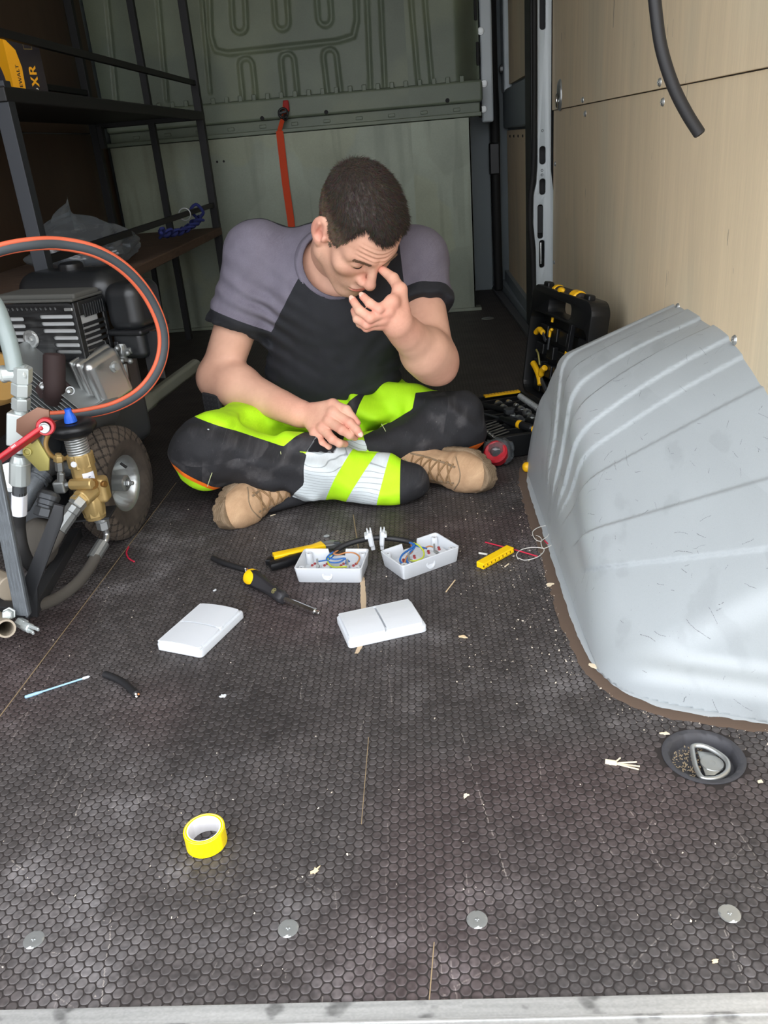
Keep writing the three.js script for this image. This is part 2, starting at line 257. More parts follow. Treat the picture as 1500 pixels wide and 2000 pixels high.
// countersunk screws along the rear edge, each in a worn bright dish
for (const c of [[-0.4481, 0, -0.5963], [-0.1766, 0, -0.6012], [0.0203, 0, -0.6052], [0.2754, 0, -0.6038]]) part(floor, 'screw', merge([lathe([[0.0005, 0.0011], [0.003, 0.0011], [0.0048, 0.0016], [0.0085, 0.0022], [0.0102, 0.0017], [0.011, 0.0003]], 28, 70), box(0.0045, 0.0008, 0.0012, 0, 0.0014, 0, 0.0002, 1), box(0.0012, 0.0008, 0.0045, 0, 0.0014, 0, 0.0002, 1)]).translate(c[0], 0, c[2]), M.zinc);
for (const c of [[0.2864, 0, -3.6411], [0.4902, 0, -3.3781]]) part(floor, 'lashing_point', lathe([[0.001, 0.004], [0.01, 0.004], [0.014, 0.001], [0.026, 0.002], [0.028, 0]], 24, 60).translate(c[0], 0, c[2]), M.steel);

// rear aluminium sill
const aluTex = tex(512, 256, (i, j) => { const v = 178 + (fbm(i / 140, j / 5, 2, 3) - 0.5) * 40 + (noise(i / 2, j / 2) - 0.5) * 14 - sstep(0.62, 0.8, fbm(i / 30, j / 30, 9)) * 50; return [v, v, v * 0.985]; });
aluTex.repeat.set(2, 6);
mat('sill_aluminium', 0xffffff, 0.42, 0.55, { map: aluTex });
const sill = struct('trim_1', boxUV(merge([span(XL - 0.05, XR + 0.08, -0.004, 0.003, ZR - 0.006, -0.4, 0.001), span(XL - 0.05, XR + 0.08, -0.06, 0.0, -0.408, -0.4, 0.002)])), M.sill_aluminium);
for (const x of [-0.86, -0.46, -0.06, 0.34]) part(sill, 'rivet', lathe([[0.004, 0], [0.0035, 0.0012], [0, 0.0018]], 14).translate(x, 0.003, -0.462), M.zinc);
for (const z of [-0.483, -0.497]) part(sill, 'groove_ridge', span(XL, XR, 0.002, 0.0042, z - 0.001, z + 0.001, 0.0004), M.sill_aluminium);

// ---- bare plywood on the right side
const plyTex = tex(1024, 2048, (i, j) => { // 1.2 m by 2.4 m, grain up the wall
  const x = i / 1024 * 1.2, y = j / 2048 * 2.4, warp = fbm(x * 3, y * 1.1, 5, 3) * 0.25, g = fbm((x + warp) * 55, y * 2.2, 1, 4), f = noise(x * 420, y * 16, 8), band = fbm((x + warp) * 9, y * 0.7, 3, 3);
  let v = 222 + (g - 0.5) * 13 + (f - 0.5) * 7 + (band - 0.5) * 18; const k = noise(x * 170, y * 9, 33); if (k > 0.95 && noise(x * 12, y * 5, 2) > 0.64) v -= 60;
  const gry = sstep(0.5, 0.8, fbm(x * 4, y * 3, 20, 3)) * 8; return [v - gry, v * 0.912 - gry * 0.4, v * 0.765];
});
plyTex.repeat.set(1 / 1.2, 1 / 2.4);
mat('plywood', 0xffffff, 0.72, 0, { map: plyTex });
const wr = struct('wall_right', span(XR + 0.013, XR + 0.06, 0, TOP, -3.5, ZR, 0.001), new THREE.MeshStandardMaterial({ color: 0x777b7c, roughness: 0.6 }));
part(wr, 'plywood_panel', span(XR, XR + 0.012, 0.0, 0.79, -3.215, ZR - 0.01, 0.001), M.plywood);
part(wr, 'plywood_panel', span(XR - 0.004, XR + 0.010, 0.792, TOP, -3.225, ZR - 0.01, 0.001), M.plywood);
for (const c of [[0.5, 0.8024, -2.6507], [0.5, 0.7662, -2.6313], [0.5, 0.8032, -1.8477], [0.5, 0.7673, -1.8326], [0.5, 0.4002, -1.6482], [0.5, 0.405, -1.3391], [0.5, 0.6199, -3.1676], [0.5, 0.2837, -3.1762]]) part(wr, 'screw', screw(0.008).rotateZ(Math.PI / 2).translate(XR - (c[1] > 0.79 ? 0.004 : 0), c[1], c[2]), M.zinc);

// ---- pressed steel door post with slots, and the rubber seal in front of it
mat('van_grey', 0xc6cfd3, 0.42, 0, { clearcoat: 0.3, clearcoatRoughness: 0.4 });
mat('van_dark', 0x808a8e, 0.5);
{
  const s = new THREE.Shape(); const e = [[0.0, 0], [0.062, 0], [0.062, 0.3], [0.066, 0.42], [0.062, 0.52], [0.052, 0.6], [0.052, TOP], [0.004, TOP], [0.004, 0.62], [0.0, 0.56], [-0.01, 0.52], [-0.012, 0.42], [-0.003, 0.33]]; e.forEach((p, i) => i ? s.lineTo(...p) : s.moveTo(...p));
  const holes = []; const slot = (x, y, w, h) => holes.push(rrect(x - w / 2, y - h / 2, x + w / 2, y + h / 2, Math.min(w, h) * 0.45, THREE.Path));
  slot(0.022, 0.65, 0.022, 0.06); slot(0.022, 0.545, 0.022, 0.055); slot(0.014, 0.425, 0.02, 0.12); slot(0.02, 0.31, 0.02, 0.1); slot(0.022, 1.12, 0.02, 0.16); slot(0.02, 0.17, 0.02, 0.05);
  const g = ext(s, 0.014, 0.002, holes, 6);
  const post = struct('pillar', basis(g, [0.4405, 0, -3.235], [1, 0, 0], [0, 1, 0], [0, 0, 1]), M.van_grey);
  part(post, 'inner_channel', span(0.43, 0.513, 0, TOP, -3.45, -3.29, 0.004), M.black_steel);
  part(post, 'striker', rod([0.4605, 0.27, -3.25], [0.4605, 0.35, -3.25], 0.0075), M.chrome);
  part(post, 'catch_plate', box(0.03, 0.1, 0.01, 0.456, 0.43, -3.252, 0.003), M.black_plastic);
  for (const [x, y] of [[0.4605, 0.6], [0.4605, 0.585], [0.462, 0.73]]) part(post, 'hole_rim', lathe([[0.003, 0], [0.0045, 0.001], [0.003, 0.002]], 12).rotateX(Math.PI / 2).translate(x, y, -3.222), M.black_steel);
}
solo('door_seal', tube([[0.438, 1.78, -3.21], [0.434, 1.2, -3.21], [0.433, 0.8, -3.21], [0.428, 0.6, -3.21], [0.417, 0.5, -3.21], [0.417, 0.4, -3.21], [0.425, 0.3, -3.21], [0.428, 0.01, -3.21]], 0.0095, 80, 10), M.black_rubber, 'black rubber seal running up the grey slotted door post', 'seal');
// recessed chrome lashing eye in the upper plywood
{
  const c = [0.49, 0.8322, -3.0502]; const t = thing('lashing_eye', 'oval chrome lashing eye screwed high on the plywood wall next to door post', 'ring', [XR - 0.004, c[1], c[2]]);
  part(t, 'dish', lathe([[0.001, 0.003], [0.016, 0.002], [0.024, 0.007], [0.028, 0.008], [0.032, 0.004], [0.033, 0]], 36, 60).rotateZ(Math.PI / 2).scale(1, 1.45, 1), M.zinc);
  part(t, 'eye', torus([-0.010, -0.016, 0], [1, 0, 0.25], 0.02, 0.0042, 30, 10), M.chrome);
}

// ---- the sliding door behind the post: plywood in a grey pressed frame
const door = struct('door_1', span(0.47, 0.53, -0.03, TOP, -4.46, -3.3, 0.004), M.van_dark);
part(door, 'plywood_panel', span(0.455, 0.47, 0.06, 0.74, -4.34, -3.46, 0.001), M.plywood);
part(door, 'plywood_panel', span(0.455, 0.47, 0.93, TOP, -4.22, -3.46, 0.001), M.plywood);
part(door, 'frame_rail', span(0.44, 0.472, 0.75, 0.915, -4.36, -3.46, 0.008), M.van_dark);
part(door, 'frame_stile', span(0.435, 0.473, 0.9, TOP, -4.38, -4.25, 0.012), M.van_grey);
for (let k = 0; k < 4; k++) part(door, 'screw', screw(0.006, false).rotateZ(Math.PI / 2).translate(0.455, 0.715, -4.2 + k * 0.16), M.black_steel);
part(door, 'bumper', lathe([[0.02, 0], [0.016, 0.012], [0.008, 0.016], [0, 0.016]], 20).rotateZ(Math.PI / 2).translate(0.436, 1.0, -4.31), M.zinc);
part(door, 'lower_rail', bar([0.452, 0.045, -4.38], [0.452, 0.045, -3.46], 0.03, 0.09), M.van_dark);
struct('trim_2', bar([0.385, 0.006, -4.4], [0.425, 0.006, -3.1], 0.035, 0.012), new THREE.MeshStandardMaterial({ color: 0x55575a, roughness: 0.6, metalness: 0.2 }));
struct('trim_3', bar([0.425, 0.02, -4.4], [0.46, 0.02, -3.1], 0.03, 0.04), M.van_dark);

// ---- bulkhead: ribbed pressing above, flat sheet below
const bulkTex = tex(1024, 1024, (i, j) => { const x = i / 512, y = j / 512, a = fbm(x * 4, y * 4, 6, 4), b = fbm(x * 14, y * 14, 2, 3), n = noise(i, j, 5); let v = 146 + (a - 0.5) * 30 + (b - 0.5) * 12 + (n - 0.5) * 8; const w = sstep(0.58, 0.66, fbm(x * 2.2 + 4, y * 1.6, 21, 3)); return [v * 0.95 + w * 14, v + w * 12, v * 0.9 + w * 6]; });
bulkTex.repeat.set(0.5, 0.5);
mat('bulkhead_paint', 0xc8cfc6, 0.5, 0, { map: bulkTex, clearcoat: 0.15, clearcoatRoughness: 0.5 });
const sheetTex = tex(1024, 1024, (i, j) => { // galvanised sheet with wiped and water-marked patches
  const x = i / 512, y = j / 512, a = fbm(x * 6, y * 6, 3, 4), w1 = sstep(0.56, 0.6, fbm(x * 2.6 + 9, y * 2.2, 14, 4)), w2 = sstep(0.6, 0.63, fbm(x * 5.5 + 2, y * 2.5 + 8, 31, 3)), n = noise(i / 1.5, j / 1.5, 5), dr = sstep(0.62, 0.8, fbm(x * 26, y * 2.2, 18, 3)) * 14;
  let v = 172 + (a - 0.5) * 34 + (n - 0.5) * 8 + w2 * 7 - dr; return [v * 0.955 + w1 * 5, v * 0.985 + w1 * 3, v * 0.92 - w1 * 3];
}); sheetTex.repeat.set(0.5, 0.5);
mat('galvanised_sheet', 0xd0d4cc, 0.5, 0.25, { map: sheetTex });
const ZB = -3.93;
{
  const grooves = []; const G = (w, dep, ...pts) => grooves.push([w, dep, pts]);
  const P = { u: [[[-0.6542, 1.4183, -3.93], [-0.6711, 1.1052, -3.93]]] };
  const cap = (px, top, bot, w) => [px, top, bot, w];
  const at = (a) => [a[0], a[1]];
  // inverted-U beads of the lower row, U beads of the upper row, a rounded border round the upper row, straight beads beside it
  const U = (a, b, half) => { const A = at(a), B = at(b), d = [B[0] - A[0], B[1] - A[1]], l = Math.hypot(...d), u = [d[0] / l, d[1] / l], n = [-u[1], u[0]], pts = []; pts.push([A[0] + n[0] * half, A[1] + n[1] * half]); for (let k = 0; k <= 10; k++) { const t = k / 10 * Math.PI, c = Math.cos(t), s = Math.sin(t); pts.push([B[0] + n[0] * half * c + u[0] * half * s, B[1] + n[1] * half * c + u[1] * half * s]); } pts.push([A[0] - n[0] * half, A[1] - n[1] * half]); G(0.012, 0.009, ...pts); };
  U([-0.684, 0.912, -3.93], [-0.6799, 1.0755, -3.93], 0.028); U([-0.5032, 0.9156, -3.93], [-0.5022, 1.0802, -3.93], 0.028); U([-0.3169, 0.9205, -3.93], [-0.322, 1.0809, -3.93], 0.028);
  U([-0.6591, 1.523, -3.93], [-0.6855, 1.2262, -3.93], 0.028); U([-0.4911, 1.5089, -3.93], [-0.5076, 1.2228, -3.93], 0.028); U([-0.3216, 1.5118, -3.93], [-0.3283, 1.2228, -3.93], 0.028);
  const bord = [[-0.7627, 1.5998, -3.93], [-0.8115, 1.1957, -3.93], [-0.8007, 1.1422, -3.93], [-0.7486, 1.1267, -3.93], [-0.282, 1.134, -3.93], [-0.2164, 1.1473, -3.93], [-0.1965, 1.201, -3.93], [-0.1786, 1.5505, -3.93]].map(at); G(0.013, 0.01, ...bord);
  for (const l of [[[-0.8149, 1.5016, -3.93], [-0.8483, 0.9882, -3.93]], [[-0.1401, 1.4795, -3.93], [-0.1619, 0.9336, -3.93]], [[-0.0872, 1.475, -3.93], [-0.1007, 0.9326, -3.93]], [[0.0225, 1.4658, -3.93], [0.0431, 0.9328, -3.93]], [[0.0793, 1.4611, -3.93], [0.0998, 0.936, -3.93]], [[-1.1981, 1.5336, -3.93], [-1.2579, 0.9813, -3.93]], [[-0.9907, 1.5163, -3.93], [-1.0387, 0.9739, -3.93]]]) G(0.011, 0.008, at(l[0]), at(l[1]));
  const segd = (x, y, a, b) => { const dx = b[0] - a[0], dy = b[1] - a[1], t = clamp(((x - a[0]) * dx + (y - a[1]) * dy) / (dx * dx + dy * dy)); return Math.hypot(x - a[0] - dx * t, y - a[1] - dy * t); };
  const depth = (x, y) => { let d = 0; for (const [w, dep, pts] of grooves) { let m = 9; for (let i = 1; i < pts.length; i++) m = Math.min(m, segd(x, y, pts[i - 1], pts[i])); d = Math.max(d, dep * (1 - sstep(w * 0.35, w, m))); } return d; };
  const x0 = XL, x1 = 0.31, y0 = 0.94, y1 = TOP, nx = 300, ny = 160, P3 = [], I = [], UV = [];
  for (let j = 0; j <= ny; j++) for (let i = 0; i <= nx; i++) { const x = lerp(x0, x1, i / nx), y = lerp(y0, y1, j / ny); P3.push(x, y, ZB - depth(x, y) - sstep(0.2, 0.31, x) * 0.13 + Math.sin(x * 5 + 1) * 0.003); UV.push(x, y); }
  for (let j = 0; j < ny; j++) for (let i = 0; i < nx; i++) { const a = j * (nx + 1) + i; I.push(a, a + 1, a + nx + 1, a + 1, a + nx + 2, a + nx + 1); }
  const g = new THREE.BufferGeometry(); g.setAttribute('position', new THREE.Float32BufferAttribute(P3, 3)); g.setAttribute('uv', new THREE.Float32BufferAttribute(UV, 2)); g.setIndex(I); g.computeVertexNormals();
  const wf = struct('wall_front', g, M.bulkhead_paint);
  part(wf, 'backing', span(XL - 0.05, 0.62, -0.1, TOP, -4.5, -4.42, 0.002), M.van_dark);
  part(wf, 'ledge_rail', merge([span(XL, 0.31, 0.86, 0.945, -3.98, -3.905, 0.012), span(XL, 0.3, 0.815, 0.865, -3.98, -3.93, 0.006), span(XL, 0.3, 0.805, 0.822, -3.98, -3.86, 0.004)]), M.bulkhead_paint);
  for (let k = 0; k < 26; k++) part(wf, 'clip', box(0.018, 0.024, 0.008, -1.25 + k * 0.059, 0.952, -3.912, 0.003, 1), M.bulkhead_paint);
  for (let k = 0; k < 11; k++) part(wf, 'weld_tab', box(0.03, 0.014, 0.006, -1.2 + k * 0.14, 0.838, -3.928, 0.003, 1), M.bulkhead_paint);
  for (const c of [[-0.6345, 0.8697, -3.905], [-0.3572, 0.8716, -3.905], [0.161, 0.8757, -3.905]]) part(wf, 'hole', lathe([[0, 0.001], [0.007, 0.001], [0.0085, 0.0005], [0.009, 0]], 16).rotateX(Math.PI / 2).translate(c[0], c[1], -3.905), M.black_rubber);
  const sheet = struct('bulkhead_sheet', boxUV(merge([span(XL + 0.02, 0.25, 0.012, 0.803, -3.86, -3.85, 0.001), span(0.243, 0.25, 0.012, 0.803, -3.9, -3.85, 0.001), span(XL + 0.02, 0.275, 0.0, 0.014, -3.9, -3.838, 0.002)])), M.galvanised_sheet);
  for (const c of [[-0.8444, 0.7147, -3.85], [-0.8152, 0.7145, -3.85]]) part(sheet, 'screw_hole', lathe([[0, 0.0006], [0.004, 0.0006], [0.005, 0]], 12).rotateX(Math.PI / 2).translate(c[0], c[1], -3.85), M.black_rubber);
  // side post right of the bulkhead
  const sp = struct('pillar_1', merge([span(0.27, 0.375, 0, TOP, -4.4, -4.36, 0.004)]), M.van_dark);
  part(sp, 'pressed_flange', merge([span(0.318, 0.372, 0.78, TOP, -4.12, -4.09, 0.01)]), M.van_grey);
  for (const [x, y, w, h] of [[0.3, 1.24, 0.014, 0.13], [0.305, 1.05, 0.014, 0.09], [0.31, 0.83, 0.012, 0.06]]) part(sp, 'slot', box(w, h, 0.01, x, y, -4.05, 0.004), M.black_rubber);
  for (const c of [[0.3226, 1.1376, -4.08], [0.3322, 0.9353, -4.08], [0.3271, 0.8345, -4.08]]) part(sp, 'bolt', merge([lathe([[0.016, 0], [0.015, 0.004], [0.009, 0.005], [0.009, 0.012], [0, 0.013]], 18)]).rotateX(Math.PI / 2).translate(c[0], c[1], -4.09), M.zinc);
}
{ // thick black seal of the side door opening
  const t = solo('door_seal', tube([[0.385, 1.78, -4.25], [0.386, 1.0, -4.25], [0.39, 0.8, -4.25], [0.388, 0.45, -4.25], [0.392, 0.02, -4.25]], 0.022, 60, 12), M.black_rubber, 'thick black rubber seal standing between bulkhead and side door', 'seal');
  part(t, 'latch_block', box(0.05, 0.14, 0.05, -0.004, 0.61, 0, 0.008), M.black_plastic);
}
// ---- left side, roof, rear frame
const brownTex = tex(512, 512, (i, j) => { const x = i / 256, y = j / 256, a = fbm(x * 3, y * 3, 6, 4), b = fbm(x * 40, y * 4, 2, 3); const v = 74 + (a - 0.5) * 22 + (b - 0.5) * 10; return [v, v * 0.77, v * 0.58]; });
brownTex.repeat.set(0.5, 0.5);
mat('brown_board', 0xffffff, 0.6, 0, { map: brownTex });
const wl = struct('wall_left', span(XL - 0.06, XL - 0.013, -0.1, TOP, ZF, ZR, 0.001), M.van_dark);
part(wl, 'lining_board', span(XL - 0.013, XL, -0.03, 0.86, -3.88, ZR - 0.01, 0.001), M.brown_board);
part(wl, 'lining_board', span(XL - 0.013, XL + 0.002, 0.864, TOP, -3.88, ZR - 0.01, 0.001), M.brown_board);
struct('ceiling', span(XL - 0.06, XR + 0.06, TOP, TOP + 0.04, ZF - 0.08, ZR, 0.002), new THREE.MeshStandardMaterial({ color: 0xd2d0c8, roughness: 0.7 }));


// ---------------------------------------------------------------- wheel arch
const archTex = tex(1024, 1024, (i, j) => { // worn pale paint: scuffs, specks and streaks
  const x = i / 1024, y = j / 1024, a = fbm(x * 6, y * 6, 3, 4), n = noise(i / 1.2, j / 1.2, 7), st = sstep(0.68, 0.78, fbm(x * 9 + 4, y * 9, 12, 4)), sp = noise(i / 2.2, j / 2.6, 44) > 0.985 && fbm(x * 5, y * 5, 8) > 0.5 ? 55 : 0;
  let v = 172 + (a - 0.5) * 10 + (n - 0.5) * 5 - st * 7 - sp; return [v * 0.972, v * 0.992, v * 0.997];
});
{ const R = rng(5), d = archTex.image.data; // scratches: thin dark hairlines
  for (let i = 0; i < 130; i++) { let x = R() * 1024, y = R() * 1024, a = R() * 6.28, n = 10 + R() * R() * 70, k = 40 + R() * 80; for (let s = 0; s < n; s++) { x += Math.cos(a); y += Math.sin(a); a += (R() - 0.5) * 0.18; if (R() < 0.25) continue; const o = ((Math.floor(y) & 1023) * 1024 + (Math.floor(x) & 1023)) * 4; for (let c = 0; c < 3; c++) d[o + c] = Math.max(70, d[o + c] - k); } } }
archTex.repeat.set(1.6, 1.6);
mat('arch_paint', 0xf2f6f8, 0.45, 0, { map: archTex, clearcoat: 0.2, clearcoatRoughness: 0.45 });
{
  const plane = (p, n) => { n = unit(n); const d = dot(p, n); return (x, y, z) => x * n[0] + y * n[1] + z * n[2] - d; };
  const front = plane([0.27, 0.112, -1.178], [-0.66, 0.67, 0.34]), top = plane([0.27, 0.302, -1.55], [-0.365, 0.93, 0.0]), back = plane([0.27, 0.262, -1.765], [-0.25, 0.6, -0.76]), side = plane([0.228, 0, -1.3], [-1, 0.15, 0]);
  const nose = plane([0.31, 0, -0.938], [-0.38, 0.10, 0.92]), tail = plane([0.3, 0, -1.93], [-0.3, 0.1, -0.95]), lip = plane([0.27, 0.060, -1.04], [-0.12, 0.97, 0.2]);
  const f = (x, y, z) => {
    const phi = Math.atan2(z + 1.5, y + 0.12) / D2R; // angle about the axle: 0 up, positive towards the doors
    const wallward = sstep(0.24, 0.32, x);
    const bead = (c, w, s) => 1 - sstep(w * s, w, Math.abs(phi - c));
    let r = 0; for (const [c, w, a, s] of [[-22, 4, 0.005, 0.7], [-6, 5, 0.006, 0.78], [10, 5, 0.006, 0.78], [26, 5, -0.005, 0.78], [52, 5.5, 0.006, 0.84]]) r += a * bead(c, w, s) * (1 - 0.25 * wallward);
    r *= sstep(0.05, 0.12, y);
    let d = smax(front(x, y, z) - 0.008, top(x, y, z) - 0.01, 0.055); d = smax(d, back(x, y, z), 0.08); d = smax(d - r, side(x, y, z) + 0.004 - r * 1.1, 0.026);
    let low = smax(smax(lip(x, y, z), nose(x, y, z), 0.022), side(x, y, z), 0.075); low = smax(low, tail(x, y, z), 0.1); // the low lip that runs round the foot
    let hi = smax(d, smax(nose(x, y, z) + 0.034, tail(x, y, z) + 0.01, 0.05), 0.024);
    let s = smin(hi, low, 0.018); s = smax(s, x - 0.508, 0.004); s = smax(s, -y, 0.002); return s;
  };
  const g = nets(f, [0.19, -0.02, -2.02], [0.53, 0.45, -0.82], 0.006, { safe: 2.2, eps: 0.35 });
  const p = g.attributes.position, uv = new Float32Array(p.count * 2); for (let i = 0; i < p.count; i++) { uv[2 * i] = p.getZ(i) + p.getX(i) * 0.5; uv[2 * i + 1] = p.getY(i) + p.getX(i) * 0.8; }
  g.setAttribute('uv', new THREE.BufferAttribute(uv, 2));
  const arch = thing('wheel_arch', 'scuffed pale grey ribbed steel wheel arch against plywood wall', 'wheel arch', [0.4, 0, -1.4]);
  partW(arch, 'shell', g, M.arch_paint);
  // folded foot flange and the dirty sealant round it
  const path = [[0.25, 0, -1.9], [0.226, 0, -1.78], [0.222, 0, -1.4], [0.223, 0, -1.12], [0.234, 0, -1.03], [0.262, 0, -0.972], [0.31, 0, -0.935], [0.4, 0, -0.904], [0.5, 0, -0.872]];
  const strip = (off, w, h, mt, nm, ry, seed) => { const c = new THREE.CatmullRomCurve3(path.map(V)), n = 160, P = [], I = []; for (let i = 0; i <= n; i++) { const t = c.getPointAt(i / n), d = c.getTangentAt(i / n), k = [-(-d.z), 0, -d.x]; const nrm = [d.z, 0, -d.x]; const o = off + (noise(i * 0.7, seed) - 0.5) * ry, ww = w * (1 + (noise(i * 0.5, seed + 9) - 0.5) * ry * 120); for (const [u, v] of [[-ww, 0], [-ww * 0.6, h], [ww * 0.5, h * 1.1], [ww, 0]]) P.push(t.x - nrm[0] * (o + u), v, t.z - nrm[2] * (o + u)); } for (let i = 0; i < n; i++) for (let k = 0; k < 3; k++) { const a = i * 4 + k; I.push(a, a + 1, a + 4, a + 1, a + 5, a + 4); } const q = new THREE.BufferGeometry(); q.setAttribute('position', new THREE.Float32BufferAttribute(P, 3)); q.setIndex(I); q.computeVertexNormals(); return partW(arch, nm, q, mt); };
  strip(-0.003, 0.010, 0.0028, M.arch_paint, 'flange', 0.0005, 1);
  strip(0.014, 0.011, 0.0016, mat('dirt_sealant', 0x5a4a3e, 0.95), 'sealant', 0.004, 3);
}


// ================================================================ the man sitting cross-legged
mat('skin', 0xffffff, 0.52, 0, { vertexColors: true, specularIntensity: 0.5, sheen: 0.15, sheenRoughness: 0.6 });
const shR = [-0.372, 0.520, -2.005], shL = [-0.012, 0.478, -2.005];
const elR = [-0.5023, 0.2458, -1.955], wrR = [-0.2947, 0.1966, -1.785], elL = [0.0214, 0.2831, -1.83], wrL = [-0.0512, 0.3974, -1.69];
const neckB = [-0.195, 0.490, -1.985];
// head frame, found from the turn of the face: down and to his left
const HX = [0.8215, -0.0273, -0.5695], HY = [0.4784, 0.5765, 0.6625], HZ = [0.3102, -0.8167, 0.4866], HO = [-0.130, 0.5745, -1.797];
const toHead = (x, y, z) => { const p = [x - HO[0], y - HO[1], z - HO[2]]; return [dot(p, HX), dot(p, HY), dot(p, HZ)]; };
const headMat = new THREE.Matrix4().makeBasis(V(HX), V(HY), V(HZ)).setPosition(...HO);
const nbL = toHead(...neckB), nL = toHead(...add(neckB, [0, -0.05, -0.02]));

const headSkull = (() => {
  const a = ell([0, 0.046, -0.014], [0.0745, 0.088, 0.096]), b = ell([0, 0.05, 0.03], [0.064, 0.058, 0.062]);
  return (x, y, z) => smin(a(x, y, z), b(x, y, z), 0.03);
})();
const headF = (() => {
  const S = (x) => Math.abs(x);
  const face = ell([0, -0.028, 0.036], [0.056, 0.082, 0.056]), jaw = cone([0.05, -0.052, 0.004], [0.014, -0.096, 0.066], 0.021, 0.02), jaw2 = cone([0.056, -0.01, -0.008], [0.05, -0.055, 0.004], 0.017, 0.019), cheek = ell([0.041, -0.012, 0.06], [0.024, 0.021, 0.022]), brow = cone([0.047, 0.030, 0.066], [0.012, 0.034, 0.087], 0.011, 0.0115), sock = ell([0.031, 0.017, 0.098], [0.0195, 0.0125, 0.02]), lid = ell([0.0315, 0.015, 0.0735], [0.0165, 0.0135, 0.0152]);
  const lidcut = ell([0.0315, 0.0085, 0.0915], [0.0155, 0.0011, 0.007]), bridge = cone([0, 0.03, 0.088], [0, -0.016, 0.1135], 0.0085, 0.0105), tip = ell([0, -0.0215, 0.1135], [0.0118, 0.0108, 0.0118]), ala = ell([0.0125, -0.0265, 0.1005], [0.0085, 0.0082, 0.0105]), nost = ell([0.0068, -0.0335, 0.1075], [0.0036, 0.003, 0.0055]);
  const muzz = ell([0, -0.057, 0.076], [0.032, 0.027, 0.022]), upl = ell([0, -0.0525, 0.0965], [0.0245, 0.0058, 0.0085]), lol = ell([0, -0.0635, 0.0935], [0.0205, 0.0068, 0.0095]), slit = ell([0, -0.0582, 0.101], [0.027, 0.0016, 0.0125]), chin = ell([0, -0.093, 0.077], [0.023, 0.018, 0.0195]);
  const earO = ell([0.077, 0.002, -0.012], [0.009, 0.034, 0.0215], [unit([1, 0, 0.35]), [0, 1, 0], unit([-0.35, 0, 1])]), earI = ell([0.085, 0.003, -0.006], [0.0075, 0.0225, 0.0125]), conc = ell([0.082, -0.006, -0.002], [0.011, 0.011, 0.009]), lobe = ell([0.073, -0.028, -0.004], [0.007, 0.011, 0.01]), anti = cone([0.0835, 0.018, -0.015], [0.081, -0.012, -0.016], 0.0035, 0.003), trag = ell([0.074, -0.004, 0.009], [0.006, 0.008, 0.0045]);
  const neck = cone([0, -0.045, -0.035], nbL, 0.052, 0.062), neck2 = cone([0, -0.052, 0.0], nbL, 0.038, 0.05);
  return (x, y, z) => {
    const s = S(x);
    let d = smin(headSkull(x, y, z), face(x, y, z), 0.03); d = smin(d, smin(jaw(s, y, z), jaw2(s, y, z), 0.02), 0.02); d = smin(d, cheek(s, y, z), 0.025); d = smin(d, brow(s, y, z), 0.018); d = smin(d, muzz(x, y, z), 0.022); d = smin(d, chin(x, y, z), 0.02);
    d = smax(d, -sock(s, y, z), 0.014);
    d = smin(d, lid(s, y, z), 0.004); d = smax(d, -lidcut(s, y, z), 0.0015);
    let n = smin(bridge(x, y, z), tip(x, y, z), 0.008); n = smin(n, ala(s, y, z), 0.006); d = smin(d, n, 0.012); d = smax(d, -nost(s, y, z), 0.003);
    d = smin(d, upl(x, y, z), 0.006); d = smin(d, lol(x, y, z), 0.006); d = smax(d, -slit(x, y, z), 0.0025);
    if (z > 0.02 && y > 0.035 && y < 0.085) d += 0.0011 * Math.sin(y * 620 + Math.cos(x * 70) * 1.6) * sstep(0.036, 0.05, y) * (1 - sstep(0.068, 0.08, y)) * (1 - sstep(0.035, 0.055, s));
    let e = smin(earO(s, y, z), lobe(s, y, z), 0.01); e = smax(e, -earI(s, y, z), 0.005); e = smin(e, anti(s, y, z), 0.004); e = smax(e, -conc(s, y, z), 0.004); e = smin(e, trag(s, y, z), 0.005); d = smin(d, e, 0.006);
    let k = smin(neck(x, y, z), neck2(x, y, z), 0.03); return smin(d, k, 0.025);
  };
})();
// arms and hands
const chain = (pts, rs) => { const c = []; for (let i = 1; i < pts.length; i++) c.push(cone(pts[i - 1], pts[i], rs[i - 1], rs[i])); return (x, y, z) => { let d = 9; for (const q of c) d = smin(d, q(x, y, z), 0.004); return d; }; };
function arm(sh, el, wr, hand, bend) {
  const m = mix3(el, wr, 0.3), up = cone(sh, el, 0.056, 0.047), fa = cone(el, m, 0.046, 0.0475), fb = cone(m, wr, 0.0475, 0.0305), elb = ell(add(el, bend, 0.006), [0.043, 0.043, 0.043]), bulge = ell(mix3(el, wr, 0.2), [0.047, 0.047, 0.047]), olec = ell(add(el, bend, 0.03), [0.02, 0.02, 0.02]);
  const w2 = mix3(wr, hand, 0.25), wd = unit(sub(hand, wr));
  const wa = cone(mix3(el, wr, 0.8), w2, 0.0325, 0.028);
  return (x, y, z) => { let d = smin(fa(x, y, z), fb(x, y, z), 0.02); d = smin(d, up(x, y, z), 0.02); d = smin(d, elb(x, y, z), 0.03); d = smin(d, olec(x, y, z), 0.025); d = smin(d, bulge(x, y, z), 0.03); return smin(d, wa(x, y, z), 0.01); };
}
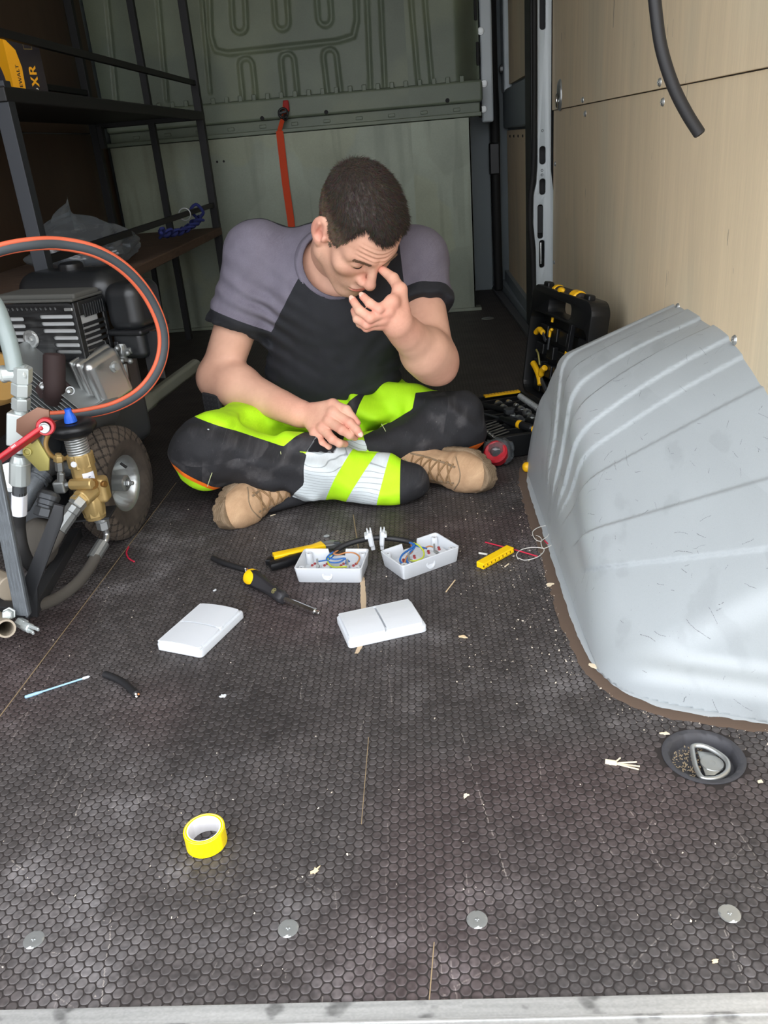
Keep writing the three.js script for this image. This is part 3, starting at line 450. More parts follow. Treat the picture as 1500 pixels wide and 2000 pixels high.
const RH = { w: [-0.2737, 0.1932, -1.772], f: [
  [[[-0.2031, 0.2112, -1.715], [-0.1677, 0.1969, -1.684], [-0.1537, 0.185, -1.672], [-0.1467, 0.1755, -1.668]], [0.0125, 0.0098, 0.0088, 0.0076]],
  [[[-0.2129, 0.1962, -1.706], [-0.1844, 0.1859, -1.672], [-0.168, 0.1733, -1.672], [-0.1597, 0.1639, -1.684]], [0.0125, 0.01, 0.0089, 0.0078]],
  [[[-0.2291, 0.1809, -1.706], [-0.2076, 0.1659, -1.674], [-0.1934, 0.1549, -1.676], [-0.1829, 0.1481, -1.69]], [0.012, 0.0096, 0.0086, 0.0076]],
  [[[-0.2479, 0.1696, -1.712], [-0.2323, 0.154, -1.686], [-0.2211, 0.1438, -1.686], [-0.2093, 0.1375, -1.698]], [0.011, 0.0086, 0.0078, 0.0068]]],
  t: [[[-0.2539, 0.2072, -1.765], [-0.2059, 0.2226, -1.735], [-0.1755, 0.2172, -1.712], [-0.1531, 0.1932, -1.692]], [0.016, 0.0125, 0.011, 0.0085]] };
const LH = { w: [-0.05, 0.4117, -1.68], f: [
  [[[-0.0574, 0.448, -1.663], [-0.0837, 0.4401, -1.64], [-0.1014, 0.4515, -1.65], [-0.1143, 0.463, -1.664]], [0.0125, 0.0100, 0.009, 0.0078]],
  [[[-0.0675, 0.4331, -1.655], [-0.1019, 0.4255, -1.634], [-0.1225, 0.4398, -1.646], [-0.1353, 0.4575, -1.664]], [0.0125, 0.0102, 0.009, 0.0078]],
  [[[-0.0777, 0.4197, -1.655], [-0.1103, 0.4129, -1.64], [-0.1289, 0.4211, -1.656], [-0.1352, 0.434, -1.676]], [0.012, 0.0098, 0.0087, 0.0077]],
  [[[-0.0861, 0.4077, -1.662], [-0.1119, 0.403, -1.654], [-0.1257, 0.4089, -1.67], [-0.1298, 0.4187, -1.684]], [0.0105, 0.0086, 0.0078, 0.0068]]],
  t: [[[-0.0396, 0.4283, -1.686], [-0.0411, 0.4663, -1.69], [-0.0536, 0.4853, -1.716], [-0.0751, 0.5005, -1.741]], [0.0165, 0.0125, 0.0115, 0.0088]] };
RH.e = mix3(elR, wrR, 0.84); LH.e = mix3(elL, wrL, 0.84);
function handF(H, armf) {
  const c = H.f.map(([p, r]) => chain(p, r)), th = chain(...H.t), pal = H.f.map(([p], i) => cone(H.w, p[0], [0.018, 0.0175, 0.0165, 0.0145][i], [0.0125, 0.0125, 0.012, 0.011][i])), web = cone(H.t[0][1], H.f[0][0][0], 0.009, 0.009), then = cone(H.w, H.t[0][1], 0.017, 0.013);
  const kn = H.f.map(([p, r]) => ell(p[0], [r[0] * 1.02, r[0] * 1.02, r[0] * 1.02])), lo = [9, 9, 9], hi = [-9, -9, -9];
  for (const [p] of [...H.f, H.t]) for (const q of p) for (let k = 0; k < 3; k++) { lo[k] = Math.min(lo[k], q[k] - 0.02); hi[k] = Math.max(hi[k], q[k] + 0.02); }
  for (const w of [H.w, H.e]) for (let k = 0; k < 3; k++) { lo[k] = Math.min(lo[k], w[k] - 0.048); hi[k] = Math.max(hi[k], w[k] + 0.048); }
  const f = (x, y, z) => {
    let d = armf(x, y, z), p = 9; for (const q of pal) p = smin(p, q(x, y, z), 0.012); p = smin(p, then(x, y, z), 0.014); p = smin(p, web(x, y, z), 0.014); for (const q of kn) p = smin(p, q(x, y, z), 0.006); d = smin(d, p, 0.02);
    let fs = 9; for (const q of c) fs = smin(fs, q(x, y, z), 0.0022); fs = smin(fs, th(x, y, z), 0.002); return smin(d, fs, 0.007);
  };
  return [f, lo, hi];
}
const armRF = arm(shR, elR, wrR, RH.w, unit([-0.6, -0.5, -0.6])), armLF = arm(shL, elL, wrL, LH.w, unit([0.55, -0.75, 0.2]));
const [handRF, rlo, rhi] = handF(RH, armRF), [handLF, llo, lhi] = handF(LH, armLF);
const planeAt = (p, n) => { n = unit(n); const d = dot(p, n); return (x, y, z) => x * n[0] + y * n[1] + z * n[2] - d; };
const cutR = planeAt(mix3(elR, wrR, 0.9), sub(wrR, elR)), cutL = planeAt(mix3(elL, wrL, 0.9), sub(wrL, elL));
const skinTone = (x, y, z) => {
  const m = fbm(x * 26, y * 26, z * 26, 3) - 0.5, f = noise(x * 420, y * 420, z * 420) - 0.5; let c = [219 + m * 22 + f * 8, 170 + m * 26 + f * 8, 146 + m * 24 + f * 8];
  const red = (k) => { c = [c[0] + 2 * k, c[1] - 26 * k, c[2] - 20 * k]; }, near = (p, r) => Math.max(0, 1 - Math.hypot(x - p[0], y - p[1], z - p[2]) / r);
  for (const H of [RH, LH]) for (const [p] of [...H.f, H.t]) { red(near(p[1], 0.02) * 0.7); red(near(p[0], 0.024) * 0.5); red(near(p[3], 0.02) * 0.8); }
  red(near(elL, 0.07) * 0.7); red(near(elR, 0.06) * 0.5); for (const H of [RH, LH]) red(near(H.w, 0.1) * 0.35);
  const h = toHead(x, y, z), s = Math.abs(h[0]);
  if (Math.hypot(...h) < 0.17) {
    red(Math.max(0, 1 - Math.hypot(h[0], h[1] + 0.02, h[2] - 0.11) / 0.03) * 0.45); red(Math.max(0, 1 - Math.hypot(s - 0.08, h[1], h[2] + 0.01) / 0.04) * 0.9); red(Math.max(0, 1 - Math.hypot(s - 0.036, h[1] + 0.014, h[2] - 0.08) / 0.035) * 0.2);
    const lip = Math.max(1 - Math.hypot(h[0] / 0.026, (h[1] + 0.0585) / 0.0105), 0); if (h[2] > 0.085 && lip > 0) red(Math.min(1, lip * 3) * 1.5);
    const beard = sstep(-0.03, -0.05, h[1]) * (s < 0.07 ? 1 : 0.4) * sstep(-0.02, 0.02, h[2]) * (h[1] > -0.2 ? 1 : 0), b = beard * (lip > 0 ? 0 : 1) * (0.10 + 0.10 * noise(h[0] * 900, h[1] * 900, h[2] * 900)); c = [lerp(c[0], 110, b), lerp(c[1], 92, b), lerp(c[2], 80, b)];
  }
  return c;
};
const torsoF = (() => { const a = cone([-0.195, 0.40, -2.01], [-0.245, 0.16, -2.08], 0.1, 0.1), b = cone(shR, neckB, 0.05, 0.05), c = cone(shL, neckB, 0.05, 0.05), n = cone(neckB, [-0.17, 0.55, -1.9], 0.058, 0.05); return (x, y, z) => smin(smin(a(x, y, z), smin(b(x, y, z), c(x, y, z), 0.05), 0.08), n(x, y, z), 0.02); })();
const neckCut = planeAt(mix3(neckB, HO, 0.28), sub(HO, neckB));
const bodyF = (x, y, z) => smin(torsoF(x, y, z), smin(armRF(x, y, z), armLF(x, y, z), 0.01), 0.03);
const person = (() => {
  const gs = [];
  let b = nets(bodyF, [-0.62, 0.02, -2.26], [0.16, 0.62, -1.62], 0.008); const by = (c, w) => (x, y, z) => Math.max(-c(x, y, z), Math.hypot(x - w[0], y - w[1], z - w[2]) - 0.11); b = clip(b, by(cutR, RH.w)); b = clip(b, by(cutL, LH.w)); b = clip(b, (x, y, z) => Math.max(-neckCut(x, y, z), Math.hypot(x - neckB[0], y - neckB[1], z - neckB[2]) - 0.17)); gs.push(b);
  gs.push(clip(nets(handRF, rlo, rhi, 0.0026), cutR)); gs.push(clip(nets(handLF, llo, lhi, 0.0026), cutL));
  let h = nets(headF, [-0.1, -0.2, -0.2], [0.1, 0.145, 0.135], 0.0027, { eps: 0.4 }); h.applyMatrix4(headMat); gs.push(clip(h, neckCut));
  const g = mergeGeometries(gs); tint(g, skinTone);
  return solo('person', g, M.skin, 'man sitting cross-legged on the van floor with a hand to his face', 'person');
})();
// fingernails and lashes
for (const [H, k, up] of [[LH, 0, [0, 0.35, 0.9]], [LH, 1, [0, 0.3, 0.9]], [RH, 0, [0.2, 0.3, 0.85]]]) { const p = H.f[k][0], d = unit(sub(p[3], p[2])); let n = unit(sub(up, d.map((q) => q * dot(up, d)))); const c = add(add(p[3], n, 0.0062), d, 0.0015); partW(person, 'fingernail', basis(blob(1).scale(0.0052, 0.0016, 0.0066), c, cross(n, d), n, d), mat('nail', 0xe6b9a6, 0.3)); }
mat('lash', 0x2e2019, 0.8);
for (const s of [-1, 1]) { const pts = []; for (let k = 0; k <= 8; k++) { const a = (k / 8 - 0.5) * 2; pts.push(V([s * 0.0315 + a * 0.0145, 0.0085 - 0.0025 * (1 - a * a), 0.0868 - a * a * 0.0085 - s * a * 0.0035]).applyMatrix4(headMat).toArray()); } partW(person, 'eyelash', tube(pts, 0.0011, 24, 6), M.lash); }

// hair: a clipped shell with many short strands standing in it
{
  const line = [[0, 0.083], [10, 0.086], [22, 0.093], [34, 0.096], [44, 0.084], [53, 0.045], [60, 0.01], [72, -0.006], [82, 0.004], [88, 0.036], [104, 0.036], [116, 0.004], [130, -0.03], [180, -0.05]];
  const hl = (x, z) => { const a = Math.abs(Math.atan2(x, z + 0.0) / D2R); for (let i = 1; i < line.length; i++) if (a <= line[i][0]) return lerp(line[i - 1][1], line[i][1], sstep(line[i - 1][0], line[i][0], a)); return -0.05; };
  const above = (x, y, z) => y - hl(x, z) + (noise(x * 260, y * 260, z * 260) - 0.5) * 0.009 + (noise(x * 90, y * 90, z * 90) - 0.5) * 0.006;
  const thick = (x, y, z) => 0.0012 + 0.0055 * sstep(0.055, 0.1, y) * sstep(0, 0.02, above(x, y, z)) + 0.001 * sstep(0, 0.01, above(x, y, z));
  const f = (x, y, z) => Math.min(headSkull(x, y, z), y < 0 ? headF(x, y, z) + 0.0005 : 9) - thick(x, y, z) + (noise(x * 210, y * 90, z * 210) - 0.5) * 0.0028;
  let g = nets(f, [-0.1, -0.07, -0.13], [0.1, 0.16, 0.115], 0.003); g = clip(g, above);
  const col = (x, y, z) => { const t = sstep(0.03, 0.085, y) , n = noise(x * 300, y * 120, z * 300); return [lerp(98, 50, t) + n * 12, lerp(82, 40, t) + n * 11, lerp(68, 33, t) + n * 10]; };
  tint(g, col); const p = g.attributes.position, nm = g.attributes.normal, P = [], Nn = [], I = [], C = [], R = rng(77), k = new THREE.Color();
  for (let s = 0; s < 26000; s++) {
    const i = Math.floor(R() * p.count), q = [p.getX(i) + (R() - 0.5) * 0.004, p.getY(i) + (R() - 0.5) * 0.004, p.getZ(i) + (R() - 0.5) * 0.004], n = [nm.getX(i), nm.getY(i), nm.getZ(i)];
    const t = sstep(0.05, 0.1, q[1]), L = lerp(0.004, 0.0135, t) * (0.7 + 0.6 * R()); let d = unit([n[0] + (R() - 0.5) * 0.5, n[1] - lerp(0.9, 0.1, t) + (R() - 0.5) * 0.5, n[2] + lerp(0, 1.1, t) + (R() - 0.5) * 0.6]);
    const u = unit(cross(d, [R() - 0.5, R() - 0.5, R() - 0.5])), v = cross(d, u), w = 0.00042, o = P.length / 3, b = add(q, n, -0.0015), c = col(...q).map((e) => e * (0.6 + 0.8 * R()));
    k.setRGB(c[0] / 255, c[1] / 255, c[2] / 255, THREE.SRGBColorSpace);
    for (const [a, bb] of [[w, 0], [-w * 0.5, w * 0.87], [-w * 0.5, -w * 0.87]]) { P.push(...add(add(b, u, a), v, bb)); Nn.push(...unit(add(u.map((e) => e * a), v, bb))); C.push(k.r, k.g, k.b); }
    P.push(...add(b, d, L)); Nn.push(...d); C.push(k.r, k.g, k.b); I.push(o, o + 1, o + 3, o + 1, o + 2, o + 3, o + 2, o, o + 3);
  }
  const sg = new THREE.BufferGeometry(); sg.setAttribute('position', new THREE.Float32BufferAttribute(P, 3)); sg.setAttribute('normal', new THREE.Float32BufferAttribute(Nn, 3)); sg.setAttribute('uv', new THREE.BufferAttribute(new Float32Array(P.length / 3 * 2), 2)); sg.setAttribute('color', new THREE.Float32BufferAttribute(C, 3)); sg.setIndex(I);
  mat('hair', 0xffffff, 0.55, 0, { vertexColors: true });
  partW(person, 'hair', mergeGeometries([g, sg]).applyMatrix4(headMat), M.hair);
  for (const s of [-1, 1]) { // eyebrows of short hairs
    const hs = []; for (let q = 0; q < 260; q++) { const t = R(), x = s * lerp(0.013, 0.049, t), y = lerp(0.0325, 0.036, Math.sin(t * 2.4)) + (R() - 0.5) * lerp(0.0095, 0.004, t); let z = 0.12; while (z > 0.03 && headF(x, y, z) > 0) z -= 0.0006; hs.push(rod([x, y, z - 0.0006], [x + s * (0.004 + R() * 0.003), y + 0.0015 - t * 0.003 + (R() - 0.5) * 0.002, z + 0.0012], 0.0004, 3, 0.00005)); }
    partW(person, 'eyebrow', merge(hs).applyMatrix4(headMat), mat('brow_hair', 0x6a513d, 0.8));
  }
}

// ---------------------------------------------------------------- T-shirt
const fabTex = (base, amp, s = 1) => tex(256, 256, (i, j) => { const w = ((i + j) % 4 < 2 ? 1 : -1) * amp * 0.4 + (noise(i / 1.5, j / 1.5, s) - 0.5) * amp * 2 + (fbm(i / 40, j / 40, s, 2) - 0.5) * amp * 2; return base.map((c) => c + w); });
const wrap = (g) => { const p = g.attributes.position, u = g.attributes.uv; for (let i = 0; i < p.count; i++) u.setXY(i, (p.getX(i) + p.getZ(i) * 0.6) * 8, (p.getY(i) + p.getZ(i) * 0.5) * 8); return g; };
mat('jersey_black', 0xffffff, 0.85, 0, { map: fabTex([31, 32, 37], 3), sheen: 0.25, sheenRoughness: 0.7, sheenColor: new THREE.Color(0x555a66) });
mat('jersey_grey', 0xffffff, 0.85, 0, { map: fabTex([113, 108, 121], 5, 4), sheen: 0.2, sheenRoughness: 0.7 });
{
  const ax = unit(sub([-0.2, 0.42, -1.99], [-0.25, 0.1, -2.1])), lat = unit([0.36, -0.05, 0.0]), dep = cross(lat, ax);
  const el = (c, r) => ell(c, r, [lat, ax, dep]);
  const chest = el([-0.197, 0.39, -2.0], [0.19, 0.16, 0.135]), belly = el([-0.235, 0.2, -2.055], [0.172, 0.2, 0.135]), low = el([-0.25, 0.1, -2.08], [0.185, 0.11, 0.15]);
  const tr = cone([-0.30, 0.505, -2.02], [-0.20, 0.515, -2.02], 0.06, 0.06), tl = cone([-0.09, 0.48, -2.02], [-0.19, 0.515, -2.02], 0.06, 0.06);
  const hemR = 0.60, hemL = 0.5, dR = sub(elR, shR), dL = sub(elL, shL), eR = add(shR, dR, 0.75), eL = add(shL, dL, 0.75);
  const sR = cone(add(shR, [0.004, -0.008, 0]), eR, 0.078, 0.074), sL = cone(add(shL, [-0.004, -0.008, 0]), eL, 0.078, 0.072), dl = ell(add(shR, [-0.005, 0.0, 0.0]), [0.075, 0.078, 0.08]), dl2 = ell(add(shL, [0.006, 0.0, 0]), [0.075, 0.078, 0.08]);
  const pR = planeAt(add(shR, dR, hemR), dR), pL = planeAt(add(shL, dL, hemL), dL);
  const neckHole = cone(neckB, add(neckB, sub(HO, neckB), 0.6), 0.066, 0.062), colTop = planeAt(add(neckB, unit(sub(HO, neckB)), 0.052), [0.28, 0.48, 0.83]), colr = cone(add(neckB, [-0.006, -0.04, -0.005]), add(add(neckB, sub(HO, neckB), 0.42), [-0.006, -0.014, 0.016]), 0.08, 0.0755);
  const fold = (x, y, z) => { // drag lines from the armpits, and rolls above the waist
    let r = 0; const w = fbm(x * 9, y * 9, z * 9, 2) - 0.5;
    const roll = sstep(0.30, 0.16, y); r += roll * 0.0055 * Math.sin(y * 150 + x * 16 + w * 6 + Math.sin(x * 18) * 1.2) * sstep(0.2, 0.6, noise(x * 8 + 3, y * 14, z * 5));
    const armR = Math.exp(-Math.pow(Math.hypot(x + 0.40, y - 0.38, z + 1.95) / 0.12, 2)); r += armR * 0.005 * Math.sin((x * 0.75 + y * 1.15) * 120 + w * 7);
    const armL = Math.exp(-Math.pow(Math.hypot(x - 0.01, y - 0.36, z + 1.93) / 0.11, 2)); r += armL * 0.004 * Math.sin((x * 0.9 - y * 0.8) * 115 + w * 7);
    r += (fbm(x * 13, y * 13, z * 13, 3) - 0.5) * 0.013; return r;
  };
  const f = (x, y, z) => {
    let d = smin(chest(x, y, z), belly(x, y, z), 0.06); d = smin(d, low(x, y, z), 0.06); d = smin(d, smin(tr(x, y, z), tl(x, y, z), 0.04), 0.07);
    const a = smax(smin(sR(x, y, z), dl(x, y, z), 0.03), pR(x, y, z), 0.006), b = smax(smin(sL(x, y, z), dl2(x, y, z), 0.03), pL(x, y, z), 0.006);
    d = smin(d, smin(a, b, 0.01), 0.035); d = smin(d, smax(colr(x, y, z), colTop(x, y, z), 0.004), 0.03); d -= fold(x, y, z);
    return d;
  };
  const g = wrap(nets(f, [-0.6, 0.02, -2.28], [0.16, 0.66, -1.82], 0.007));
  const rag = (p, q, s) => { const t = sub(q, p), n = cross(t, [0.09, 0.27, 1]); return planeAt(p, n.map((e) => e * s)); };
  const rR = rag([-0.2379, 0.5163, -1.93], [-0.3584, 0.345, -1.93], 1), rL = rag([-0.0377, 0.5378, -1.9], [-0.0358, 0.3462, -1.9], -1);
  const sg = rR(shR[0] - 0.1, shR[1], shR[2]) > 0 ? 1 : -1, sg2 = rL(shL[0] + 0.1, shL[1], shL[2]) > 0 ? 1 : -1;
  const yoke = planeAt([-0.3, 0.585, -2.0], [0, -0.45, 0.9]);
  const sleeveR = (x, y, z) => Math.min(sg * rR(x, y, z), yoke(x, y, z)), sleeveL = (x, y, z) => Math.min(sg2 * rL(x, y, z), yoke(x, y, z));
  const arp = rag([-0.3487, 0.3624, -1.93], [-0.412, 0.2789, -1.93], 1), as = arp(shR[0] - 0.1, shR[1] - 0.1, shR[2]) > 0 ? 1 : -1, arpL = rag([-0.0385, 0.3929, -1.9], [-0.0084, 0.2726, -1.9], 1), as2 = arpL(shL[0] + 0.1, shL[1] - 0.1, shL[2]) > 0 ? 1 : -1;
  const cuffR = (x, y, z) => pR(x, y, z) + 0.030, cuffL = (x, y, z) => pL(x, y, z) + 0.027;
  const near = (c) => (x, y, z) => 0.26 - Math.hypot(x - c[0], y - c[1], z - c[2]);
  const isR = (x, y, z) => Math.min(sleeveR(x, y, z), as * arp(x, y, z), -0.16 - x), isL = (x, y, z) => Math.min(sleeveL(x, y, z), as2 * arpL(x, y, z), x + 0.16);
  const sl = (x, y, z) => Math.max(isR(x, y, z), isL(x, y, z));
  const ringTop = planeAt(add(neckB, unit(sub(HO, neckB)), 0.060), [0.28, 0.48, 0.83]), inner = cone(add(neckB, [-0.006, -0.014, 0.016]), add(add(neckB, sub(HO, neckB), 0.6), [-0.006, -0.014, 0.016]), 0.075, 0.074);
  const cloth = clip(g, (x, y, z) => Math.hypot(x - neckB[0], y - neckB[1], z - neckB[2]) < 0.14 ? Math.max(-ringTop(x, y, z) - 0.031, inner(x, y, z) - 0.016) : 0.01);
  const shirt = partW(person, 't_shirt', clip(cloth, (x, y, z) => -sl(x, y, z)), M.jersey_black);
  partW(shirt, 'sleeve', clip(clip(cloth, isR), (x, y, z) => -cuffR(x, y, z)), M.jersey_grey, 'grey raglan sleeve');
  partW(shirt, 'sleeve', clip(clip(cloth, isL), (x, y, z) => -cuffL(x, y, z)), M.jersey_grey, 'grey raglan sleeve');
  partW(shirt, 'cuff', clip(clip(cloth, isR), cuffR), M.jersey_black); partW(shirt, 'cuff', clip(clip(cloth, isL), cuffL), M.jersey_black);
  const band = (x, y, z) => { let d = smin(f(x, y, z) - 0.0025, inner(x, y, z) - 0.0055, 0.02); d = smax(d, -(inner(x, y, z) - 0.0015), 0.003); d = smax(d, ringTop(x, y, z), 0.004); d = smax(d, inner(x, y, z) - 0.02, 0.004); return smax(d, -ringTop(x, y, z) - 0.036, 0.003); };
  { let q = [0.0371, 0.3839, -1.8]; for (let k = 0; k < 400 && f(...q) > 0; k++) q = add(q, unit([0.045, -0.30, -1]), 0.001);
    const n = unit([f(q[0] + 0.004, q[1], q[2]) - f(q[0] - 0.004, q[1], q[2]), f(q[0], q[1] + 0.004, q[2]) - f(q[0], q[1] - 0.004, q[2]), f(q[0], q[1], q[2] + 0.004) - f(q[0], q[1], q[2] - 0.004)]), x = unit(cross([0.25, 1, 0], n));
    partW(shirt, 'logo_mark', basis(merge([bar([-0.004, -0.006, 0], [-0.004, 0.006, 0], 0.0022, 0.0006, [0, 0, 1], 0.0002), bar([-0.004, 0.001, 0], [0.003, -0.005, 0], 0.002, 0.0006, [0, 0, 1], 0.0002), bar([-0.004, 0.004, 0], [0.005, 0.001, 0], 0.002, 0.0006, [0, 0, 1], 0.0002)]), add(q, n, 0.0006), x, cross(n, x), n), M.zinc, 'small silver mark on the cuff'); }
  partW(shirt, 'collar', wrap(nets(band, [-0.34, 0.4, -2.14], [-0.04, 0.66, -1.8], 0.0045)), M.jersey_grey, 'grey ribbed collar');
}


// ---------------------------------------------------------------- work trousers
{
  const hipR = [-0.335, 0.105, -2.10], hipL = [-0.165, 0.105, -2.10], knR = [-0.4838, 0.148, -1.69], anR = [-0.0679, 0.0395, -1.71], knL = [0.0576, 0.1076, -1.885], anL = [-0.3749, 0.0316, -1.705];
  const thR = cone(hipR, knR, 0.09, 0.068), snR = cone(knR, mix3(knR, anR, 0.55), 0.066, 0.062), snR2 = cone(mix3(knR, anR, 0.55), anR, 0.062, 0.052), thL = cone(hipL, knL, 0.088, 0.066), snL = cone(knL, mix3(knL, anL, 0.5), 0.065, 0.055), snL2 = cone(mix3(knL, anL, 0.5), anL, 0.055, 0.048);
  const seat = ell([-0.25, 0.095, -2.12], [0.205, 0.105, 0.14]), waist = ell([-0.25, 0.13, -2.075], [0.185, 0.045, 0.15]), lap = cone([-0.3498, 0.107, -1.93], [-0.1434, 0.1417, -1.93], 0.035, 0.035), capR = ell(knR, [0.069, 0.067, 0.069]), capL = ell(knL, [0.069, 0.067, 0.069]), gather = cone([-0.1014, 0.1778, -1.96], [-0.0408, 0.1798, -1.93], 0.02, 0.018);
  const ridge = (v) => { const q = Math.abs(2 * (v - Math.floor(v)) - 1); return q * q * (3 - 2 * q); };
  const fold = (x, y, z) => {
    const w = fbm(x * 7, y * 7, z * 7, 2); let r = (fbm(x * 11, y * 11, z * 11, 3) - 0.5) * 0.026;
    r += ridge((x * 0.35 + y * 1.1 - z * 0.4) * 9 + w * 1.7) * 0.016 * noise(x * 6 + 9, y * 6, z * 6);
    const c = Math.exp(-Math.pow(Math.hypot(x + 0.22, (y - 0.17) * 1.4, z + 1.98) / 0.14, 2)); r += c * 0.017 * (ridge((x * 0.9 + y * 1.3) * 10 + w * 2) - 0.4); // creases fanning from the crotch
    return r;
  };
  const legR = (x, y, z) => smin(smin(thR(x, y, z), snR(x, y, z), 0.03), smin(snR2(x, y, z), capR(x, y, z), 0.02), 0.03), legL = (x, y, z) => smin(smin(thL(x, y, z), snL(x, y, z), 0.03), smin(snL2(x, y, z), capL(x, y, z), 0.02), 0.03);
  const f0 = (x, y, z) => { let d = smin(seat(x, y, z), waist(x, y, z), 0.04); d = smin(d, smin(legR(x, y, z), legL(x, y, z), 0.012), 0.035); d = smin(d, smin(lap(x, y, z), gather(x, y, z), 0.02), 0.06); return d; };
  const f = (x, y, z) => smax(f0(x, y, z) - fold(x, y, z), 0.004 - y, 0.02);
  const g = nets(f, [-0.68, -0.01, -2.3], [0.2, 0.26, -1.58], 0.0065);
  // lengthwise and round-the-leg coordinates of each shin, for the cloth and the tapes
  const along = (a, b) => { const d = sub(b, a), q = dot(d, d); return (x, y, z) => ((x - a[0]) * d[0] + (y - a[1]) * d[1] + (z - a[2]) * d[2]) / q; };
  const tR = along(knR, anR), tL = along(knL, anL);
  { const u = g.attributes.uv, p = g.attributes.position; for (let i = 0; i < p.count; i++) { const x = p.getX(i), y = p.getY(i), z = p.getZ(i); u.setXY(i, tR(x, y, z) * 0.42, y + z * 0.4); } }
  const cuts = []; const pl = (a, b, c, inside) => { const q = planeAt(a, cross(sub(b, a), sub(c, a))), s = Math.sign(q(...inside)) || 1; return (x, y, z) => s * q(x, y, z); };
  const back = [0, -0.35, -1]; // cuts run straight back into the cloth
  const cutAt = (a, b, inside) => pl(a, b, add(a, back, 0.2), inside);
  const mid = (...fs) => (x, y, z) => { let m = 9; for (const q of fs) m = Math.min(m, q(x, y, z)); return m; }, any = (...fs) => (x, y, z) => { let m = -9; for (const q of fs) m = Math.max(m, q(x, y, z)); return m; }, not = (q) => (x, y, z) => -q(x, y, z);
  const isShinR = (x, y, z) => Math.min(smin(snR2(x, y, z), snR(x, y, z), 0.01), 9) < Math.min(snL(x, y, z), snL2(x, y, z)) + 0.004 ? 0.01 : -0.01;
  const nearR = (x, y, z) => Math.min(thL(x, y, z), snL(x, y, z), snL2(x, y, z)) - Math.min(thR(x, y, z), snR(x, y, z), snR2(x, y, z)), nearL = not(nearR);
  const wob = (x, y, z) => (noise(x * 40, y * 40, z * 40) - 0.5) * 0.004;
  // right leg: black front from knee to mid shin
  const kR = knR, inR = [-0.4102, 0.1294, -1.66];
  const topR1 = cutAt([-0.4993, 0.2129, -1.74], [-0.3652, 0.1641, -1.73], inR), topR2 = cutAt([-0.38, 0.1408, -1.8], [-0.2635, 0.1087, -1.75], inR), endR = cutAt([-0.2642, 0.1124, -1.76], [-0.2757, 0.0448, -1.73], inR), endR2 = cutAt([-0.2727, 0.0497, -1.73], [-0.3453, 0.0014, -1.7], inR);
  const blackR = mid(nearR, topR1, topR2, endR, endR2);
  const hemIn = (o) => { const a = [-0.5651, 0.1316, -1.7], b = [-0.4749, 0.0783, -1.66], c = [-0.3223, 0.0277, -1.66]; const A = add(a, [0, o, 0]), B = add(b, [0, o, 0]), C = add(c, [0, o, 0]); return mid(cutAt(A, B, [-0.4093, 0.1353, -1.66]), cutAt(B, C, [-0.4093, 0.1353, -1.66])); };
  const above1 = hemIn(0.0), above2 = hemIn(-0.011);
  // left leg: black front from thigh to shin
  const inL = [0.0154, 0.1251, -1.83], topL1 = cutAt([-0.0222, 0.181, -1.93], [0.1135, 0.1919, -1.93], inL), topL2 = cutAt([-0.0258, 0.1842, -1.92], [-0.0353, 0.1501, -1.9], inL), topL3 = cutAt([-0.0353, 0.1501, -1.9], [-0.1468, 0.1172, -1.83], inL), endL = cutAt([-0.1495, 0.1208, -1.82], [-0.1286, 0.0646, -1.78], inL), rimL = cutAt([0.1243, 0.1771, -1.9], [0.1393, 0.0689, -1.84], inL);
  const blackL = mid(nearL, any(mid(topL1, topL2), topL3), topL1, endL), lowL = cutAt([-0.0252, 0.0487, -1.8], [0.1191, 0.0754, -1.84], inL), lowL2 = cutAt([-0.0255, 0.0463, -1.78], [0.1172, 0.0623, -1.82], inL);
  // tapes round the right shin and the inside of the left
  const band = (q0, q1, r0, r1) => { const a = cutAt(q0, q1, add(q0, [0.1, 0, 0])), b = cutAt(r0, r1, add(r0, [-0.1, 0, 0])); return mid(a, b, nearR, (x, y, z) => tR(x, y, z) - 0.3); };
  const r1 = band([-0.2642, 0.1124, -1.76], [-0.3456, -0.0011, -1.7], [-0.1895, 0.0866, -1.73], [-0.2524, -0.0032, -1.68]), r2 = band([-0.136, 0.0844, -1.72], [-0.2078, -0.0041, -1.67], [-0.096, 0.0818, -1.72], [-0.1291, -0.0091, -1.67]), tape = any(r1, r2);
  const cuffR = mid(nearR, cutAt([-0.0661, 0.0835, -1.72], [-0.0734, -0.0127, -1.67], [-0.027, 0.0335, -1.7]), (x, y, z) => tR(x, y, z) - 0.6), tapeL = mid(nearL, not(endL), (x, y, z) => thL(x, y, z) - Math.min(snL(x, y, z), snL2(x, y, z)), (x, y, z) => tL(x, y, z) - 0.26, (x, y, z) => 0.66 - tL(x, y, z), cutAt([-0.2344, 0.1185, -1.8], [-0.1216, 0.1159, -1.8], [-0.1777, 0.0742, -1.78])), cuffL = mid(nearL, (x, y, z) => tL(x, y, z) - 0.8);
  const crotch = mid((x, y, z) => f0(x, y, z) + 0.02 > 0 ? 0.01 : 0.01, cutAt([-0.3247, 0.0898, -1.84], [-0.2657, 0.1303, -1.86], [-0.2747, 0.0967, -1.84]), cutAt([-0.3176, 0.1039, -1.8], [-0.2371, 0.0934, -1.8], [-0.2727, 0.1165, -1.82]), cutAt([-0.1652, 0.1591, -1.9], [-0.2156, 0.0691, -1.8], [-0.265, 0.1054, -1.85]));
